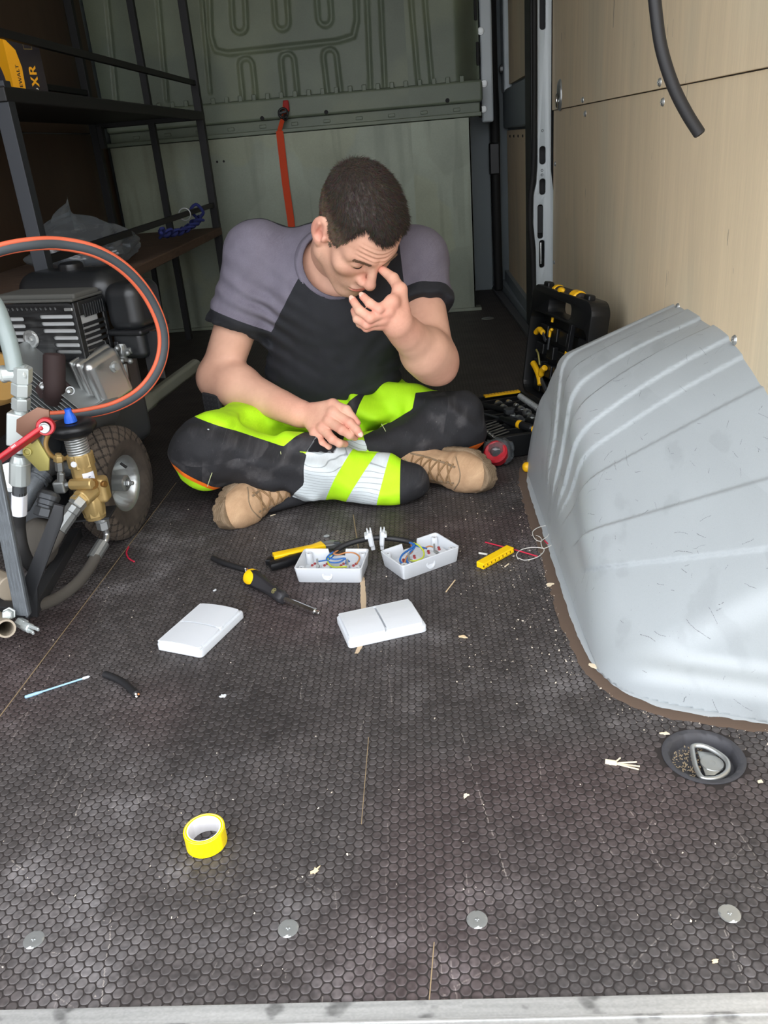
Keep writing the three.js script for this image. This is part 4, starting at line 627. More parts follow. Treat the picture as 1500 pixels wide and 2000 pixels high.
  const hiTex = tex(256, 256, (i, j) => { const w = ((i + j) % 4 < 2 ? 4 : -4) + (noise(i / 1.4, j / 1.4, 3) - 0.5) * 14; return [186 + w, 244 + w * 0.6, 22 + w]; }), tapeTex = tex(256, 256, (i, j) => { const s = ((i * 0.25 + j) % 16) < 1.6 ? -60 : 0, n = (noise(i / 2, j / 2) - 0.5) * 8; return [206 + s + n, 214 + s + n, 216 + s + n]; });
  hiTex.repeat.set(12, 12); tapeTex.repeat.set(8, 8);
  const canvas = tex(512, 512, (i, j) => { const w = ((i + j) % 4 < 2 ? 2 : -2) + (noise(i / 1.5, j / 1.5, 7) - 0.5) * 8, d = sstep(0.5, 0.75, fbm(i / 70, j / 70, 4, 4)) * 30 + (noise(i / 3, j / 9, 2) > 0.965 ? 40 : 0); return [35 + w + d, 35 + w + d * 0.95, 38 + w + d * 0.9]; }); canvas.repeat.set(4, 4);
  mat('hi_vis', 0xffffff, 0.75, 0, { map: hiTex }); mat('tape_cloth', 0xffffff, 0.5, 0, { map: tapeTex }); mat('work_cloth', 0xffffff, 0.85, 0, { map: canvas, sheen: 0.15 }); mat('orange_cloth', 0xff7a1c, 0.7);
  const orangeR = mid(nearR, not(above1), above2, cutAt([-0.3354, 0.0412, -1.7], [-0.3442, -0.0125, -1.68], [kR[0], 0.1, kR[2]])), orangeL = mid(nearL, not(lowL), lowL2, (x, y, z) => 0.5 - tL(x, y, z));
  const fullR = mid(blackR, above1), fullL = mid(blackL, lowL), dark = any(fullR, fullL, cuffR, cuffL, crotch), orange = any(orangeR, orangeL), white = mid(any(tape, tapeL), not(any(cuffR, crotch)));
  const W = (q) => (x, y, z) => q(x, y, z);
  const rest = clip(clip(clip(g, not(dark)), not(orange)), not(white));
  const tr = partW(person, 'trousers', rest, M.hi_vis, 'lime hi-vis work trousers');
  const panel = (n, q, m, l) => { for (const k of pieces(q, 40)) partW(tr, n, k, m, l); };
  panel('front_panel', clip(g, fullR), M.work_cloth, 'black front panel'); panel('front_panel', clip(g, mid(fullL, not(fullR))), M.work_cloth, 'black front panel');
  panel('cuff', clip(g, cuffR), M.work_cloth, 'black leg cuff'); panel('cuff', clip(g, mid(cuffL, not(fullR), not(fullL))), M.work_cloth, 'black leg cuff'); panel('gusset', clip(clip(g, crotch), not(any(fullR, fullL, cuffR, cuffL))), M.work_cloth, 'black gusset');
  for (const q of [r1, r2]) panel('reflective_tape', clip(clip(clip(g, mid(q, not(cuffR))), not(any(fullR, fullL))), not(orange)), M.tape_cloth, 'silver reflective tape');
  panel('reflective_tape', clip(clip(clip(g, tapeL), not(any(dark, tape))), not(orange)), M.tape_cloth, 'silver reflective tape');
  panel('trim_strip', clip(clip(g, orangeR), not(dark)), M.orange_cloth, 'orange trim strip'); panel('trim_strip', clip(clip(g, mid(orangeL, not(orangeR))), not(dark)), M.orange_cloth, 'orange trim strip');

  // ---- boots
  const suede = tex(512, 512, (i, j) => { const n = (noise(i / 1.4, j / 1.4, 2) - 0.5) * 16, d = (fbm(i / 50, j / 50, 3, 4) - 0.5) * 46; return [184 + n + d, 150 + n + d, 116 + n + d * 0.9]; }), soleTex = tex(256, 256, (i, j) => { const n = (noise(i / 2, j / 2, 2) - 0.5) * 18, d = (fbm(i / 30, j / 30, 3, 3) - 0.5) * 50; return [132 + n + d, 112 + n + d, 88 + n + d]; });
  mat('suede', 0xffffff, 0.9, 0, { map: suede, sheen: 0.3, sheenRoughness: 0.6 }); mat('boot_sole', 0xffffff, 0.85, 0, { map: soleTex }); mat('lace', 0x8a6d4c, 0.9);
  function boot(org, toe, upv) {
    const Z = unit(toe), X = unit(cross(upv, Z)), Yv = cross(Z, X), m = new THREE.Matrix4().makeBasis(V(X), V(Yv), V(Z)).scale(new THREE.Vector3(0.92, 0.92, 0.92)).setPosition(...org);
    // local: heel at z = 0, toe at z = 0.285, sole at y = 0
    const a = ell([0, 0.05, 0.045], [0.037, 0.055, 0.05]), b = cone([0, 0.055, 0.06], [0, 0.036, 0.19], 0.04, 0.039), c = ell([0.004, 0.04, 0.222], [0.047, 0.042, 0.064]), d = cone([0, 0.058, 0.07], [0, 0.085, -0.015], 0.044, 0.042), tong = cone([0, 0.075, 0.155], [0, 0.108, 0.06], 0.024, 0.027);
    const up = (x, y, z) => { let s = smin(smin(a(x, y, z), b(x, y, z), 0.04), smin(c(x, y, z), d(x, y, z), 0.05), 0.04); s = smin(s, tong(x, y, z), 0.02); s += 0.0022 * Math.exp(-Math.pow((z - 0.176 - y * 0.25) / 0.006, 2)) * sstep(0.03, 0.05, y) + (fbm(x * 40, y * 40, z * 40, 2) - 0.5) * 0.004; s = smax(s, 0.02 - y, 0.004); return s; };
    const outline = (z) => lerp(0.036, 0.05, sstep(0.05, 0.2, z)) * Math.sqrt(clamp((z + 0.012) / 0.04)) * Math.sqrt(clamp((0.296 - z) / 0.075));
    const so = (x, y, z) => { const e = Math.abs(x - 0.003 * sstep(0.1, 0.2, z)) - outline(z); let lift = 0.014 * Math.pow(sstep(0.2, 0.3, z), 2); const topY = 0.034 + 0.022 * sstep(0.24, 0.29, z) + 0.008 * (1 - sstep(0.0, 0.06, z)); let s = smax(smax(e - 0.006, y - topY, 0.006), lift - y, 0.004); s = smax(s, Math.max(-0.013 - z, z - 0.297), 0.006); s += 0.0011 * Math.sin(y * 900) * sstep(0.012, 0.018, y) * (y < topY - 0.003 ? 1 : 0); if (y < 0.008 + lift) s += 0.003 * (Math.sin(z * 330) > 0.35 ? 1 : 0); return s; };
    const scuff = (g) => { const p = g.attributes.position, u = g.attributes.uv; for (let i = 0; i < p.count; i++) u.setXY(i, (p.getX(i) + p.getY(i)) * 5, p.getZ(i) * 5); return g; };
    const bt = partW(person, 'boot', scuff(nets(up, [-0.07, 0.0, -0.03], [0.07, 0.18, 0.31], 0.0042)).applyMatrix4(m), M.suede, 'tan suede work boot');
    partW(bt, 'sole', scuff(nets(so, [-0.07, -0.01, -0.03], [0.07, 0.07, 0.32], 0.0034)).applyMatrix4(m), M.boot_sole, 'worn tan rubber sole');
    const topAt = (x, z) => { let y = 0.2; while (y > 0.02 && up(x, y, z) > 0) y -= 0.0008; return y; };
    const lc = []; const lace = (x0, z0, x1, z1) => { const pts = []; for (let k = 0; k <= 8; k++) { const x = lerp(x0, x1, k / 8), z = lerp(z0, z1, k / 8); pts.push([x, topAt(x, z) + 0.0016, z]); } lc.push(tube(pts, 0.0022, 24, 6)); };
    for (let k = 0; k < 5; k++) { const z = 0.1 + k * 0.022, w = 0.027; lace(-w, z, w, z + 0.02); lace(w, z, -w, z + 0.02); }
    for (const s2 of [-1, 1]) { const pts = []; for (let k = 0; k <= 10; k++) { const z = lerp(0.09, 0.215, k / 10), x = s2 * lerp(0.031, 0.02, k / 10); pts.push([x, topAt(x, z) + 0.0006, z]); } partW(bt, 'eyelet_edge', tube(pts, 0.0026, 30, 6).applyMatrix4(m), M.boot_sole); }
    { const pts = []; for (let k = 0; k <= 14; k++) { const x = lerp(-0.04, 0.042, k / 14), z = 0.232 - 0.028 * Math.pow(x / 0.042, 2); pts.push([x, topAt(x, z) + 0.0003, z]); } partW(bt, 'toe_seam', tube(pts, 0.0016, 40, 6).applyMatrix4(m), M.boot_sole); }
    partW(bt, 'laces', merge(lc).applyMatrix4(m), M.lace, 'tan laces');
    return bt;
  }
  const toTip = (tip, toe, up) => boot(add(add(tip, unit(toe), -0.268), unit(up), -0.03), toe, up);
  toTip([0.1345, 0.0377, -1.7], [0.76, -0.02, 0.65], [-0.60, 0.24, 0.76]);
  toTip([-0.4586, 0.0362, -1.585], [-0.56, -0.03, 0.83], [0.78, 0.24, 0.58]);
  // loose threads and bar tacks on the black panels
  mat('thread', 0xb7bd8c, 0.9);
  const th = (a, b, c) => partW(tr, 'loose_thread', tube([a, b, c], 0.0009, 12, 5), M.thread);
  th([-0.461, 0.1338, -1.618], [-0.4699, 0.1156, -1.615], [-0.4798, 0.0965, -1.62]); th([-0.319, 0.1523, -1.655], [-0.3187, 0.1401, -1.65], [-0.324, 0.1282, -1.645]); th([-0.1069, 0.1521, -1.8], [-0.1008, 0.1393, -1.8], [-0.0947, 0.1258, -1.795]); th([-0.381, 0.1849, -1.68], [-0.3885, 0.1796, -1.68], [-0.3926, 0.1757, -1.675]); th([-0.0587, 0.0788, -1.76], [-0.0478, 0.0669, -1.76], [-0.0307, 0.0614, -1.755]);
  // pocket edges and piping
  partW(tr, 'piping', tube([[-0.5542, 0.1433, -1.68], [-0.5445, 0.1766, -1.675], [-0.5204, 0.2012, -1.66], [-0.4892, 0.2129, -1.65], [-0.4623, 0.215, -1.645]], 0.0018, 40, 6), M.tape_cloth, 'pale piping');
  partW(tr, 'piping', tube([[0.1026, 0.1675, -1.87], [0.1179, 0.1446, -1.86], [0.1235, 0.1173, -1.85], [0.1199, 0.0876, -1.845]], 0.0013, 40, 6), M.tape_cloth, 'pale piping');
  partW(tr, 'belt_loop', bar([-0.2212, 0.2046, -1.945], [-0.2219, 0.181, -1.925], 0.013, 0.005, [0, 0, 1]), M.hi_vis);
  partW(tr, 'holster_pocket', basis(box(0.06, 0.05, 0.012, 0, 0, 0, 0.004), [-0.5144, 0.1984, -1.9], [0.8, 0, 0.6], [0, 1, 0], [-0.6, 0, 0.8]), M.work_cloth);
}


// ================================================================ the petrol pressure pump on its wheeled frame
mat('tyre', 0xffffff, 0.88, 0, { vertexColors: true }); mat('engine_black', 0x191b1d, 0.4, 0.1, { clearcoat: 0.3, clearcoatRoughness: 0.35 }); mat('cast_alloy', 0x8d908f, 0.42, 0.75); mat('dark_alloy', 0x55585b, 0.5, 0.6); mat('exhaust', 0x3a2c2b, 0.72, 0.3); mat('frame_grey', 0xffffff, 0.5, 0.2, { map: (() => { const t = tex(256, 256, (i, j) => { const v = 92 + (fbm(i / 30, j / 30, 3, 4) - 0.5) * 40 + (noise(i / 2, j / 2) > 0.9 ? 40 : 0) + (noise(i / 60, j / 2, 8) > 0.93 ? 35 : 0); return [v * 0.95, v, v * 1.04]; }); t.repeat.set(2, 2); return t; })() }); mat('frame_black', 0x232426, 0.55, 0.1); mat('clear_hose', 0xb9c6c4, 0.25, 0, { transmission: 0.55, thickness: 0, opacity: 1 }); mat('ochre', 0xa8844a, 0.5, 0.2); mat('orange_rubber', 0xd0603f, 0.6); mat('grey_rubber', 0x3d4347, 0.6); mat('dusty_rubber', 0x4a4640, 0.85); mat('white_zinc', 0xb9c0be, 0.32, 0.5); mat('blue_plastic', 0x1d5fd0, 0.4); mat('label', 0xdfe1e6, 0.5); mat('tan_tube', 0x9a8f7e, 0.7, 0.1);
{
  const T = thing('pressure_pump', 'petrol engine pressure pump on a wheeled frame with brass valve and hoses', 'pump', [-0.8, 0, -1.5]);
  const P = (name, g, m, label, par = T) => partW(par, name, g, m, label);
  // ---- wheel
  const wc = [-0.672, 0.123, -1.605], wa = unit([0.985, 0, 0.17]), ws = (l) => add(wc, wa, l);
  {
    const N = 440, K = 56, Pp = [], I = [], Cc = [], R0 = 0.086, rt = 0.037;
    for (let i = 0; i < N; i++) for (let k = 0; k <= K; k++) {
      const v = i / N * Math.PI * 2, u = (k / K * 2 - 1) * 2.35; const flat = 1 - 0.12 * Math.exp(-Math.pow(u / 0.6, 2)); const side = Math.abs(u);
      let tread = 0; if (side < 1.35) { const a = i / N * 26, b = u * 1.55, g1 = Math.abs(((a + b) % 1 + 1) % 1 - 0.5), g2 = Math.abs(((a - b) % 1 + 1) % 1 - 0.5); tread = (Math.min(g1, g2) > 0.09 ? 0.0042 : 0); }
      const r = (rt + tread) * flat, rad = R0 + Math.cos(u) * r * 1.0, h = Math.sin(u) * rt * 0.98;
      Pp.push(Math.cos(v) * rad, h, Math.sin(v) * rad); { const d = 0.55 + 0.6 * fbm(i / 14, k / 5, 3, 3), m = side > 1.35 ? 0.55 : tread ? 1 : 0.22; Cc.push(0.105 * d * m, 0.082 * d * m, 0.062 * d * m); }
    }
    for (let i = 0; i < N; i++) for (let k = 0; k < K; k++) { const a = i * (K + 1) + k, b = ((i + 1) % N) * (K + 1) + k; I.push(a, b, a + 1, b, b + 1, a + 1); }
    const g = new THREE.BufferGeometry(); g.setAttribute('position', new THREE.Float32BufferAttribute(Pp, 3)); g.setAttribute('color', new THREE.Float32BufferAttribute(Cc, 3)); g.setIndex(I); g.computeVertexNormals();
    const gg = orient(crease(g, 40), wc, ws(1)); const wheel = P('wheel', gg, M.tyre, 'black pneumatic tyre with block tread');
    P('rim', turned(ws(-0.03), ws(0.03), [[0.0, 0.02], [0.02, 0.02], [0.028, 0.018], [0.034, 0.012], [0.046, 0.03], [0.05, 0.05], [0.058, 0.0545], [0.063, 0.056], [0.066, 0.052], [0.064, 0.044], [0.058, 0.03]], 48, 50), M.zinc, 'zinc rim', wheel);
    P('hub', turned(ws(-0.01), ws(0.03), [[0.0175, 0], [0.0175, 0.036], [0.015, 0.038], [0.011, 0.038]], 28), M.zinc, undefined, wheel);
    P('axle_nut', merge([turned(ws(0.026), ws(0.05), [[0.013, 0], [0.013, 0.0025], [0.0085, 0.003]], 20), rod(ws(0.0285), ws(0.036), 0.0085, 6), rod(ws(0.034), ws(0.043), 0.0045, 12)]), M.zinc, undefined, wheel);
    P('valve_stem', rod(add(ws(0.018), [0.005, 0.045, 0]), add(ws(0.03), [0.005, 0.035, 0]), 0.003, 10), M.black_rubber, undefined, wheel);
  }
  P('axle', rod(ws(-0.5), ws(0.03), 0.009, 16), M.dark_alloy);
  // ---- frame
  const fr = P('frame_post', merge([bar([-0.6675, 0.3428, -1.16], [-0.6679, 0.0922, -1.12], 0.006, 0.026, [1, 0, 0.25]), bar([-0.6665, 0.337, -1.175], [-0.6667, 0.0829, -1.135], 0.005, 0.022, [0.2, 0, 1])]), M.frame_grey, 'scratched grey steel angle post');
  P('bracket_bar', ext([[0, 0], [0.016, -0.006], [0.03, 0.05], [0.1, 0.165], [0.108, 0.19], [0.094, 0.195], [0.084, 0.178], [0.012, 0.066], [-0.002, 0.05]], 0.006, 0.001).translate(...[-0.6803, 0.0723, -1.16]), M.frame_black, 'black bent flat bar');
  P('valve_plate', basis(box(0.075, 0.004, 0.06, 0, 0, 0, 0.001), [-0.6584, 0.1249, -1.44], [1, 0, -0.1], [0, 1, 0], [0.1, 0, 1]), M.frame_black);
  P('cross_tube', merge([turned([-0.8109, 0.0337, -1.25], [-0.6764, 0.093, -1.08], [[0.0145, 0], [0.0145, len(sub([-0.6764, 0.093, -1.08], [-0.8109, 0.0337, -1.25]))], [0.0115, len(sub([-0.6764, 0.093, -1.08], [-0.8109, 0.0337, -1.25]))], [0.0115, 0.01]], 26), rod([-0.8315, 0.0806, -1.3], [-0.7212, 0.0989, -1.2], 0.022, 24)]), M.tan_tube, 'tan painted tube end');
  P('bolt', merge([turned([-0.6847, 0.1, -1.115], add([-0.6847, 0.1, -1.115], [0.01, 0.02, 0.06]), [[0.0, 0], [0.0105, 0], [0.0105, 0.004], [0.009, 0.0045], [0.009, 0.012], [0.007, 0.014], [0, 0.015]], 6, 20)]), M.white_zinc);
  P('wing_nut', merge([rod([-0.6776, 0.0812, -1.12], [-0.6619, 0.0788, -1.11], 0.0085, 6), rod([-0.6644, 0.079, -1.11], [-0.6492, 0.0786, -1.1], 0.0078, 18), bar([-0.6502, 0.0844, -1.1], [-0.6307, 0.082, -1.09], 0.004, 0.006), bar([-0.6538, 0.077, -1.1], [-0.6406, 0.0759, -1.09], 0.004, 0.006)]), M.white_zinc);
  P('lower_rail', merge([bar([-0.6761, 0.075, -1.16], [-0.7301, 0.0605, -1.5], 0.02, 0.02), bar([-0.8024, 0.0736, -1.2], [-0.6761, 0.075, -1.16], 0.02, 0.02)]), M.frame_black);
  // ---- pump body at the back left
  P('pump_head', merge([turned([-0.7658, 0.4135, -1.38], [-0.6997, 0.4332, -1.34], [[0, 0], [0.045, 0], [0.047, 0.01], [0.047, 0.04], [0.04, 0.05], [0, 0.052]], 40)]), M.ochre, 'ochre pump housing');
  P('gearbox', merge([turned([-0.776, 0.2333, -1.56], [-0.7136, 0.2499, -1.52], [[0, 0], [0.032, 0], [0.034, 0.006], [0.034, 0.04], [0.03, 0.046], [0.024, 0.048]], 32), box(0.07, 0.09, 0.08, ...add([-0.8213, 0.1855, -1.6], [0, 0, 0]), 0.012), box(0.16, 0.12, 0.12, ...[-0.8505, 0.1384, -1.55], 0.02)]), M.dark_alloy, 'grey gearbox with a bearing ring');
  P('bearing_ring', torus([-0.7251, 0.246, -1.515], sub([-0.7042, 0.2564, -1.5], [-0.776, 0.2333, -1.56]), 0.029, 0.0045, 40, 12), M.ochre);
  P('pipe_elbow', tube([[-0.7745, 0.1655, -1.4], [-0.7561, 0.1926, -1.42], [-0.744, 0.2112, -1.45], [-0.7436, 0.2054, -1.5], [-0.7221, 0.1929, -1.52]], 0.0165, 50, 18), M.frame_grey, 'grey pipe elbow');
  P('pipe_collar', turned([-0.7501, 0.2018, -1.435], [-0.739, 0.2153, -1.455], [[0.018, 0], [0.0205, 0.002], [0.0205, 0.006], [0.0185, 0.008], [0.0185, 0.012], [0.021, 0.014], [0.021, 0.02], [0.018, 0.022]], 28), M.frame_grey);
  P('end_cap', turned([-0.7316, 0.2555, -1.32], [-0.7183, 0.2707, -1.28], [[0, 0], [0.026, 0], [0.026, 0.006], [0.019, 0.008], [0.019, 0.014], [0, 0.016]], 32), M.zinc);
  P('drain_fitting', merge([turned([-0.716, 0.1651, -1.36], [-0.704, 0.1958, -1.38], [[0.015, 0], [0.015, 0.016], [0.0175, 0.018], [0.0175, 0.026], [0.02, 0.028], [0.021, 0.036], [0.017, 0.042], [0, 0.046]], 28), rod([-0.7163, 0.1632, -1.355], [-0.7106, 0.1783, -1.362], 0.0165, 6)]), M.dark_alloy, 'tarnished pipe fitting with round cap');
  P('rubber_boot', turned([-0.7481, 0.0754, -1.34], [-0.7117, 0.1661, -1.355], [[0.0, 0], [0.028, 0.0], [0.037, 0.03], [0.036, 0.06], [0.026, 0.078], [0.018, 0.085], [0, 0.086]], 32), M.dusty_rubber, 'dusty black rubber boot');
  // ---- engine
  const E0 = [-0.6822, 0.4991, -1.62], ex = unit([0.955, 0, 0.30]), ez = unit([-0.30, 0, 0.955]);
  const EB = (g) => basis(g, E0, ex, [0, 1, 0], ez); // engine frame: x along the crank to the right, y up, z to the doors; the shield's upper right front corner at the origin
  const shieldTex = tex(256, 256, (i, j) => { const d = sstep(0.5, 0.8, fbm(i / 40, j / 40, 3, 4)) * 26, n = (noise(i, j, 4) - 0.5) * 8; return [26 + d + n, 27 + d + n, 28 + d * 0.95 + n]; }); shieldTex.repeat.set(5, 5);
  mat('shield_black', 0xffffff, 0.42, 0.1, { map: shieldTex, clearcoat: 0.2, clearcoatRoughness: 0.4 });
  {
    const s = rrect(-0.205, -0.118, 0, 0, 0.012), holes = []; const slot = (x, y, w, h = 0.0076) => holes.push(rrect(x, y, x + w, y + h, h * 0.49, THREE.Path));
    for (let k = 0; k < 6; k++) slot(-0.088 + (k > 2 ? 0.022 : 0) , -0.03 - k * 0.0142, k > 2 ? 0.062 : 0.082);
    for (let k = 0; k < 5; k++) slot(-0.19, -0.034 - k * 0.0142, 0.062);
    for (let k = 0; k < 13; k++) slot(-0.19 + k * 0.0118, -0.0135, 0.007, 0.0062);
    const sd = P('muffler_shield', EB(ext(s, 0.003, 0.0008, holes, 5).translate(0, 0, -0.003)), M.shield_black, 'black slotted muffler shield');
    const slats = []; for (let k = 0; k < 9; k++) slats.push(box(0.0025, 0.026, 0.006, 0.004, -0.02, -0.028 - k * 0.0075, 0.001, 1));
    P('shield_side', EB(merge([box(0.006, 0.118, 0.015, -0.001, -0.059, -0.0085, 0.003), ...Array.from({ length: 7 }, (_, k) => box(0.005, 0.007, 0.07, 0, -0.048 - k * 0.0115, -0.05, 0.0015, 1)), box(0.006, 0.028, 0.075, 0, -0.014, -0.05, 0.003), box(0.006, 0.118, 0.012, 0, -0.059, -0.09, 0.003)])), M.shield_black, 'ribbed side of the shield', sd);
    P('shield_grille', EB(merge(slats)), M.engine_black, undefined, sd);
    P('shield_top', EB(merge([box(0.205, 0.006, 0.098, -0.1025, 0.004, -0.05, 0.0029), box(0.2, 0.012, 0.08, -0.1, 0.01, -0.05, 0.005)])), mat('dusty_shield', 0x4a4a46, 0.85), 'dusty top of the shield', sd);
    P('muffler_can', EB(box(0.19, 0.1, 0.075, -0.1, -0.056, -0.044, 0.012)), mat('can_alloy', 0xc4c6c5, 0.5, 0.25), 'bare metal muffler', sd);
    P('dished_bolt', EB(merge([lathe([[0.0, 0.001], [0.008, 0.0015], [0.013, 0.005], [0.0165, 0.0055], [0.018, 0.004], [0.0185, 0.001]], 32, 60).rotateX(Math.PI / 2).translate(-0.12, -0.07, 0), lathe([[0.006, 0.001], [0.006, 0.006], [0.0045, 0.008], [0.003, 0.0085], [0, 0.0085]], 6, 20).rotateX(Math.PI / 2).translate(-0.118, -0.07, 0)])), M.zinc, undefined, sd);
    P('shield_clip', EB(box(0.02, 0.006, 0.004, -0.01, -0.012, 0.0015, 0.0015)), M.zinc, undefined, sd);
  }
  // fuel tank behind and air cleaner to the right
  P('fuel_tank', EB(merge([box(0.25, 0.085, 0.125, -0.115, 0.0, -0.165, 0.04, 5)])), M.engine_black, 'black fuel tank');
  P('tank_cap', EB(lathe([[0, 0], [0.026, 0], [0.027, 0.006], [0.025, 0.014], [0.02, 0.017], [0, 0.017]], 24).translate(-0.12, 0.04, -0.165)), M.black_plastic);
  P('air_cleaner', EB(merge([box(0.082, 0.1, 0.105, 0.045, -0.03, -0.135, 0.026, 5), box(0.075, 0.06, 0.095, 0.043, -0.105, -0.135, 0.014, 3)])), M.engine_black, 'black air cleaner housing');
  P('air_cleaner_band', EB(box(0.086, 0.013, 0.109, 0.045, -0.078, -0.135, 0.006)), M.black_plastic);
  P('choke_bracket', EB(merge([box(0.04, 0.1, 0.004, 0.085, -0.13, -0.11, 0.001), box(0.012, 0.09, 0.02, 0.02, -0.14, -0.09, 0.003)])), M.black_steel);
  // carburettor
  P('carburettor', merge([turned([-0.6297, 0.3963, -1.7], [-0.633, 0.3554, -1.69], [[0, 0], [0.012, 0], [0.014, 0.006], [0.014, 0.02], [0.01, 0.026], [0.012, 0.03], [0.012, 0.036], [0, 0.038]], 20), rod([-0.648, 0.378, -1.7], [-0.6072, 0.384, -1.69], 0.007, 14), rod([-0.6293, 0.3573, -1.69], [-0.6295, 0.3278, -1.685], 0.005, 10), ...[[232, 680], [250, 690], [236, 704], [252, 706]].map(([a, b]) => [blob(0.006, 0.6).translate(...[-0.6222, 0.3779, -1.675]).translate((a - 241) * 0.0011, (694 - b) * 0.0011, 0)])]), M.cast_alloy);
  // finned cylinder, leaning down to the right; each fin a part
  {
    const d = unit([0.66, -0.58, 0.2]), n = unit([0.55, 0.78, 0.3]), w = cross(d, n), o = [-0.7691, 0.329, -1.66];
    const cyl = P('cylinder', basis(box(0.15, 0.075, 0.1, 0, 0, 0, 0.01), add(o, d, 0.0), d, n, w), M.dark_alloy, 'finned alloy cylinder');
    for (let k = 0; k < 12; k++) P('cooling_fin', basis(box(0.20, 0.0024, 0.125, 0, 0, 0, 0.0008, 1), add(add(o, n, 0.05 - k * 0.0105), d, 0.01), d, n, w), M.cast_alloy, undefined, cyl);
    P('head_casting', basis(box(0.016, 0.12, 0.12, 0, 0, 0, 0.006), add(o, d, 0.115), d, n, w), M.cast_alloy, undefined, cyl);
    const c0 = [-0.6707, 0.3388, -1.655];
    const vc = P('valve_cover', basis(merge([box(0.03, 0.108, 0.088, 0.02, 0, 0, 0.0145, 5), box(0.018, 0.115, 0.094, 0.002, 0, 0, 0.008, 4), box(0.006, 0.122, 0.1, -0.008, 0, 0, 0.002)]), c0, unit([0.86, 0.0, 0.5]), unit([-0.12, 0.97, 0.2]), cross(unit([0.86, 0.0, 0.5]), unit([-0.12, 0.97, 0.2]))), M.steel, 'bright pressed valve cover');
    P('cover_bolt', turned([-0.6253, 0.3684, -1.62], add([-0.6253, 0.3684, -1.62], [0.8, 0, 0.5]), [[0.012, 0], [0.012, 0.003], [0.007, 0.004], [0.007, 0.01], [0, 0.011]], 12), M.zinc, undefined, vc);
    P('exhaust_elbow', merge([tube([[-0.733, 0.4029, -1.6], [-0.7373, 0.3694, -1.59], [-0.7427, 0.3397, -1.585], [-0.7544, 0.3169, -1.6]], 0.0215, 40, 24)]), M.exhaust, 'burnt brown exhaust elbow');
    for (const c of [[-0.7605, 0.3483, -1.57], [-0.7071, 0.3366, -1.565]]) P('stud_nut', merge([turned(add(c, [0, 0, -0.012]), add(c, [0.3, 0.2, 1]), [[0.0085, 0], [0.0085, 0.004], [0.0065, 0.0045]], 18), turned(add(c, [0, 0, -0.008]), add(c, [0.3, 0.2, 1]), [[0.0068, 0], [0.0068, 0.008], [0.004, 0.01], [0.0035, 0.016], [0, 0.0165]], 6, 20)]), M.zinc);
    P('exhaust_flange', ext([[-0.032, -0.014], [0.032, -0.018], [0.038, 0.004], [0.022, 0.024], [-0.022, 0.024], [-0.038, 0.006]], 0.006, 0.001).translate(...[-0.7492, 0.3337, -1.6]), M.exhaust);
  }
  P('crankcase', EB(box(0.22, 0.22, 0.2, -0.15, -0.25, -0.14, 0.03, 3)), M.dark_alloy);
  P('engine_foot', EB(box(0.22, 0.02, 0.2, -0.19, -0.375, -0.14, 0.005)), M.frame_black);
  // ---- ball valve and fittings on the left
  const Z1 = -1.27;
  const st = [-0.6413, 0.4493, -1.27], bt = [-0.6961, 0.2564, -1.27]; const at = (y, dx = 0) => { const t = (y - 728) / 222; return add(mix3(st, bt, t), [dx, 0, 0]); };
  P('tee_fitting', merge([rod(at(716), at(746), 0.0165, 6), rod(at(728, -0.03), at(729, 0.012), 0.0125, 20), rod(at(728, -0.033), at(728, -0.026), 0.014, 20)]), M.white_zinc, 'zinc plated elbow fitting');
  P('union_nut', merge([rod(at(746), at(770), 0.0155, 6), rod(at(768), at(776), 0.008, 14)]), M.white_zinc); P('hose_adaptor', merge([rod(at(774), at(797), 0.0145, 6), rod(at(796), at(806), 0.011, 16)]), M.white_zinc);
  P('valve_block', bar(at(802), at(866), 0.036, 0.03, [0, 0, 1], 0.003), M.white_zinc, 'square zinc valve block');
  P('valve_outlet', merge([rod(at(864), at(880), 0.012, 18), turned(at(884), at(898), [[0.006, 0], [0.012, 0.002], [0.015, 0.012], [0.015, 0.016]], 18)]), M.white_zinc);
  P('crimp_sleeve', rod(at(899), at(945), 0.0168, 12, 0.002), M.white_zinc); P('hose_band', rod(at(944), at(968), 0.0115, 18), M.dark_alloy);
  P('hose_label', turned(at(966), at(1008), [[0.0108, 0], [0.0128, 0], [0.0128, len(sub(at(966), at(1008)))], [0.0108, len(sub(at(966), at(1008)))]], 20), M.label, 'white printed hose sleeve');
  P('delivery_hose', tube([at(960), at(1005), at(1040), [-0.7169, 0.1481, -1.26], [-0.719, 0.1148, -1.27], [-0.7244, 0.0783, -1.3]], 0.0115, 60, 16), M.black_rubber, 'black rubber delivery hose');
  {
    const a = [-0.6013, 0.3725, -1.22], b = [-0.7064, 0.3145, -1.2], d = unit(sub(b, a));
    const lv = P('lever', merge([bar(a, b, 0.009, 0.021, [0, 0.5, 1], 0.003), turned(add(a, [0, 0, -0.006]), add(a, [0.25, 0.15, 1]), [[0, 0], [0.0135, 0], [0.0145, 0.002], [0.0145, 0.01], [0.013, 0.0125], [0.009, 0.0125]], 28)]), M.red_paint, 'red painted lever');
    P('pivot_bolt', turned(add(a, [0.001, 0, 0.004]), add(a, [0.25, 0.15, 1]), [[0.0085, 0], [0.0085, 0.004], [0.0075, 0.005], [0.005, 0.0035], [0, 0.0035]], 20), M.zinc, undefined, lv);
    const tx = canvasTex(128, 48, (c, w, h) => { c.fillStyle = '#a81e28'; c.fillRect(0, 0, w, h); c.fillStyle = '#e8c9c4'; c.font = 'bold 34px sans-serif'; c.textAlign = 'center'; c.fillText('SMS', w / 2, 36); });
    const pm = mix3(a, b, 0.46), nn = unit(cross(d, cross([0, 0.5, 1], d))), yy = unit(cross(nn, d.map((e) => -e)));
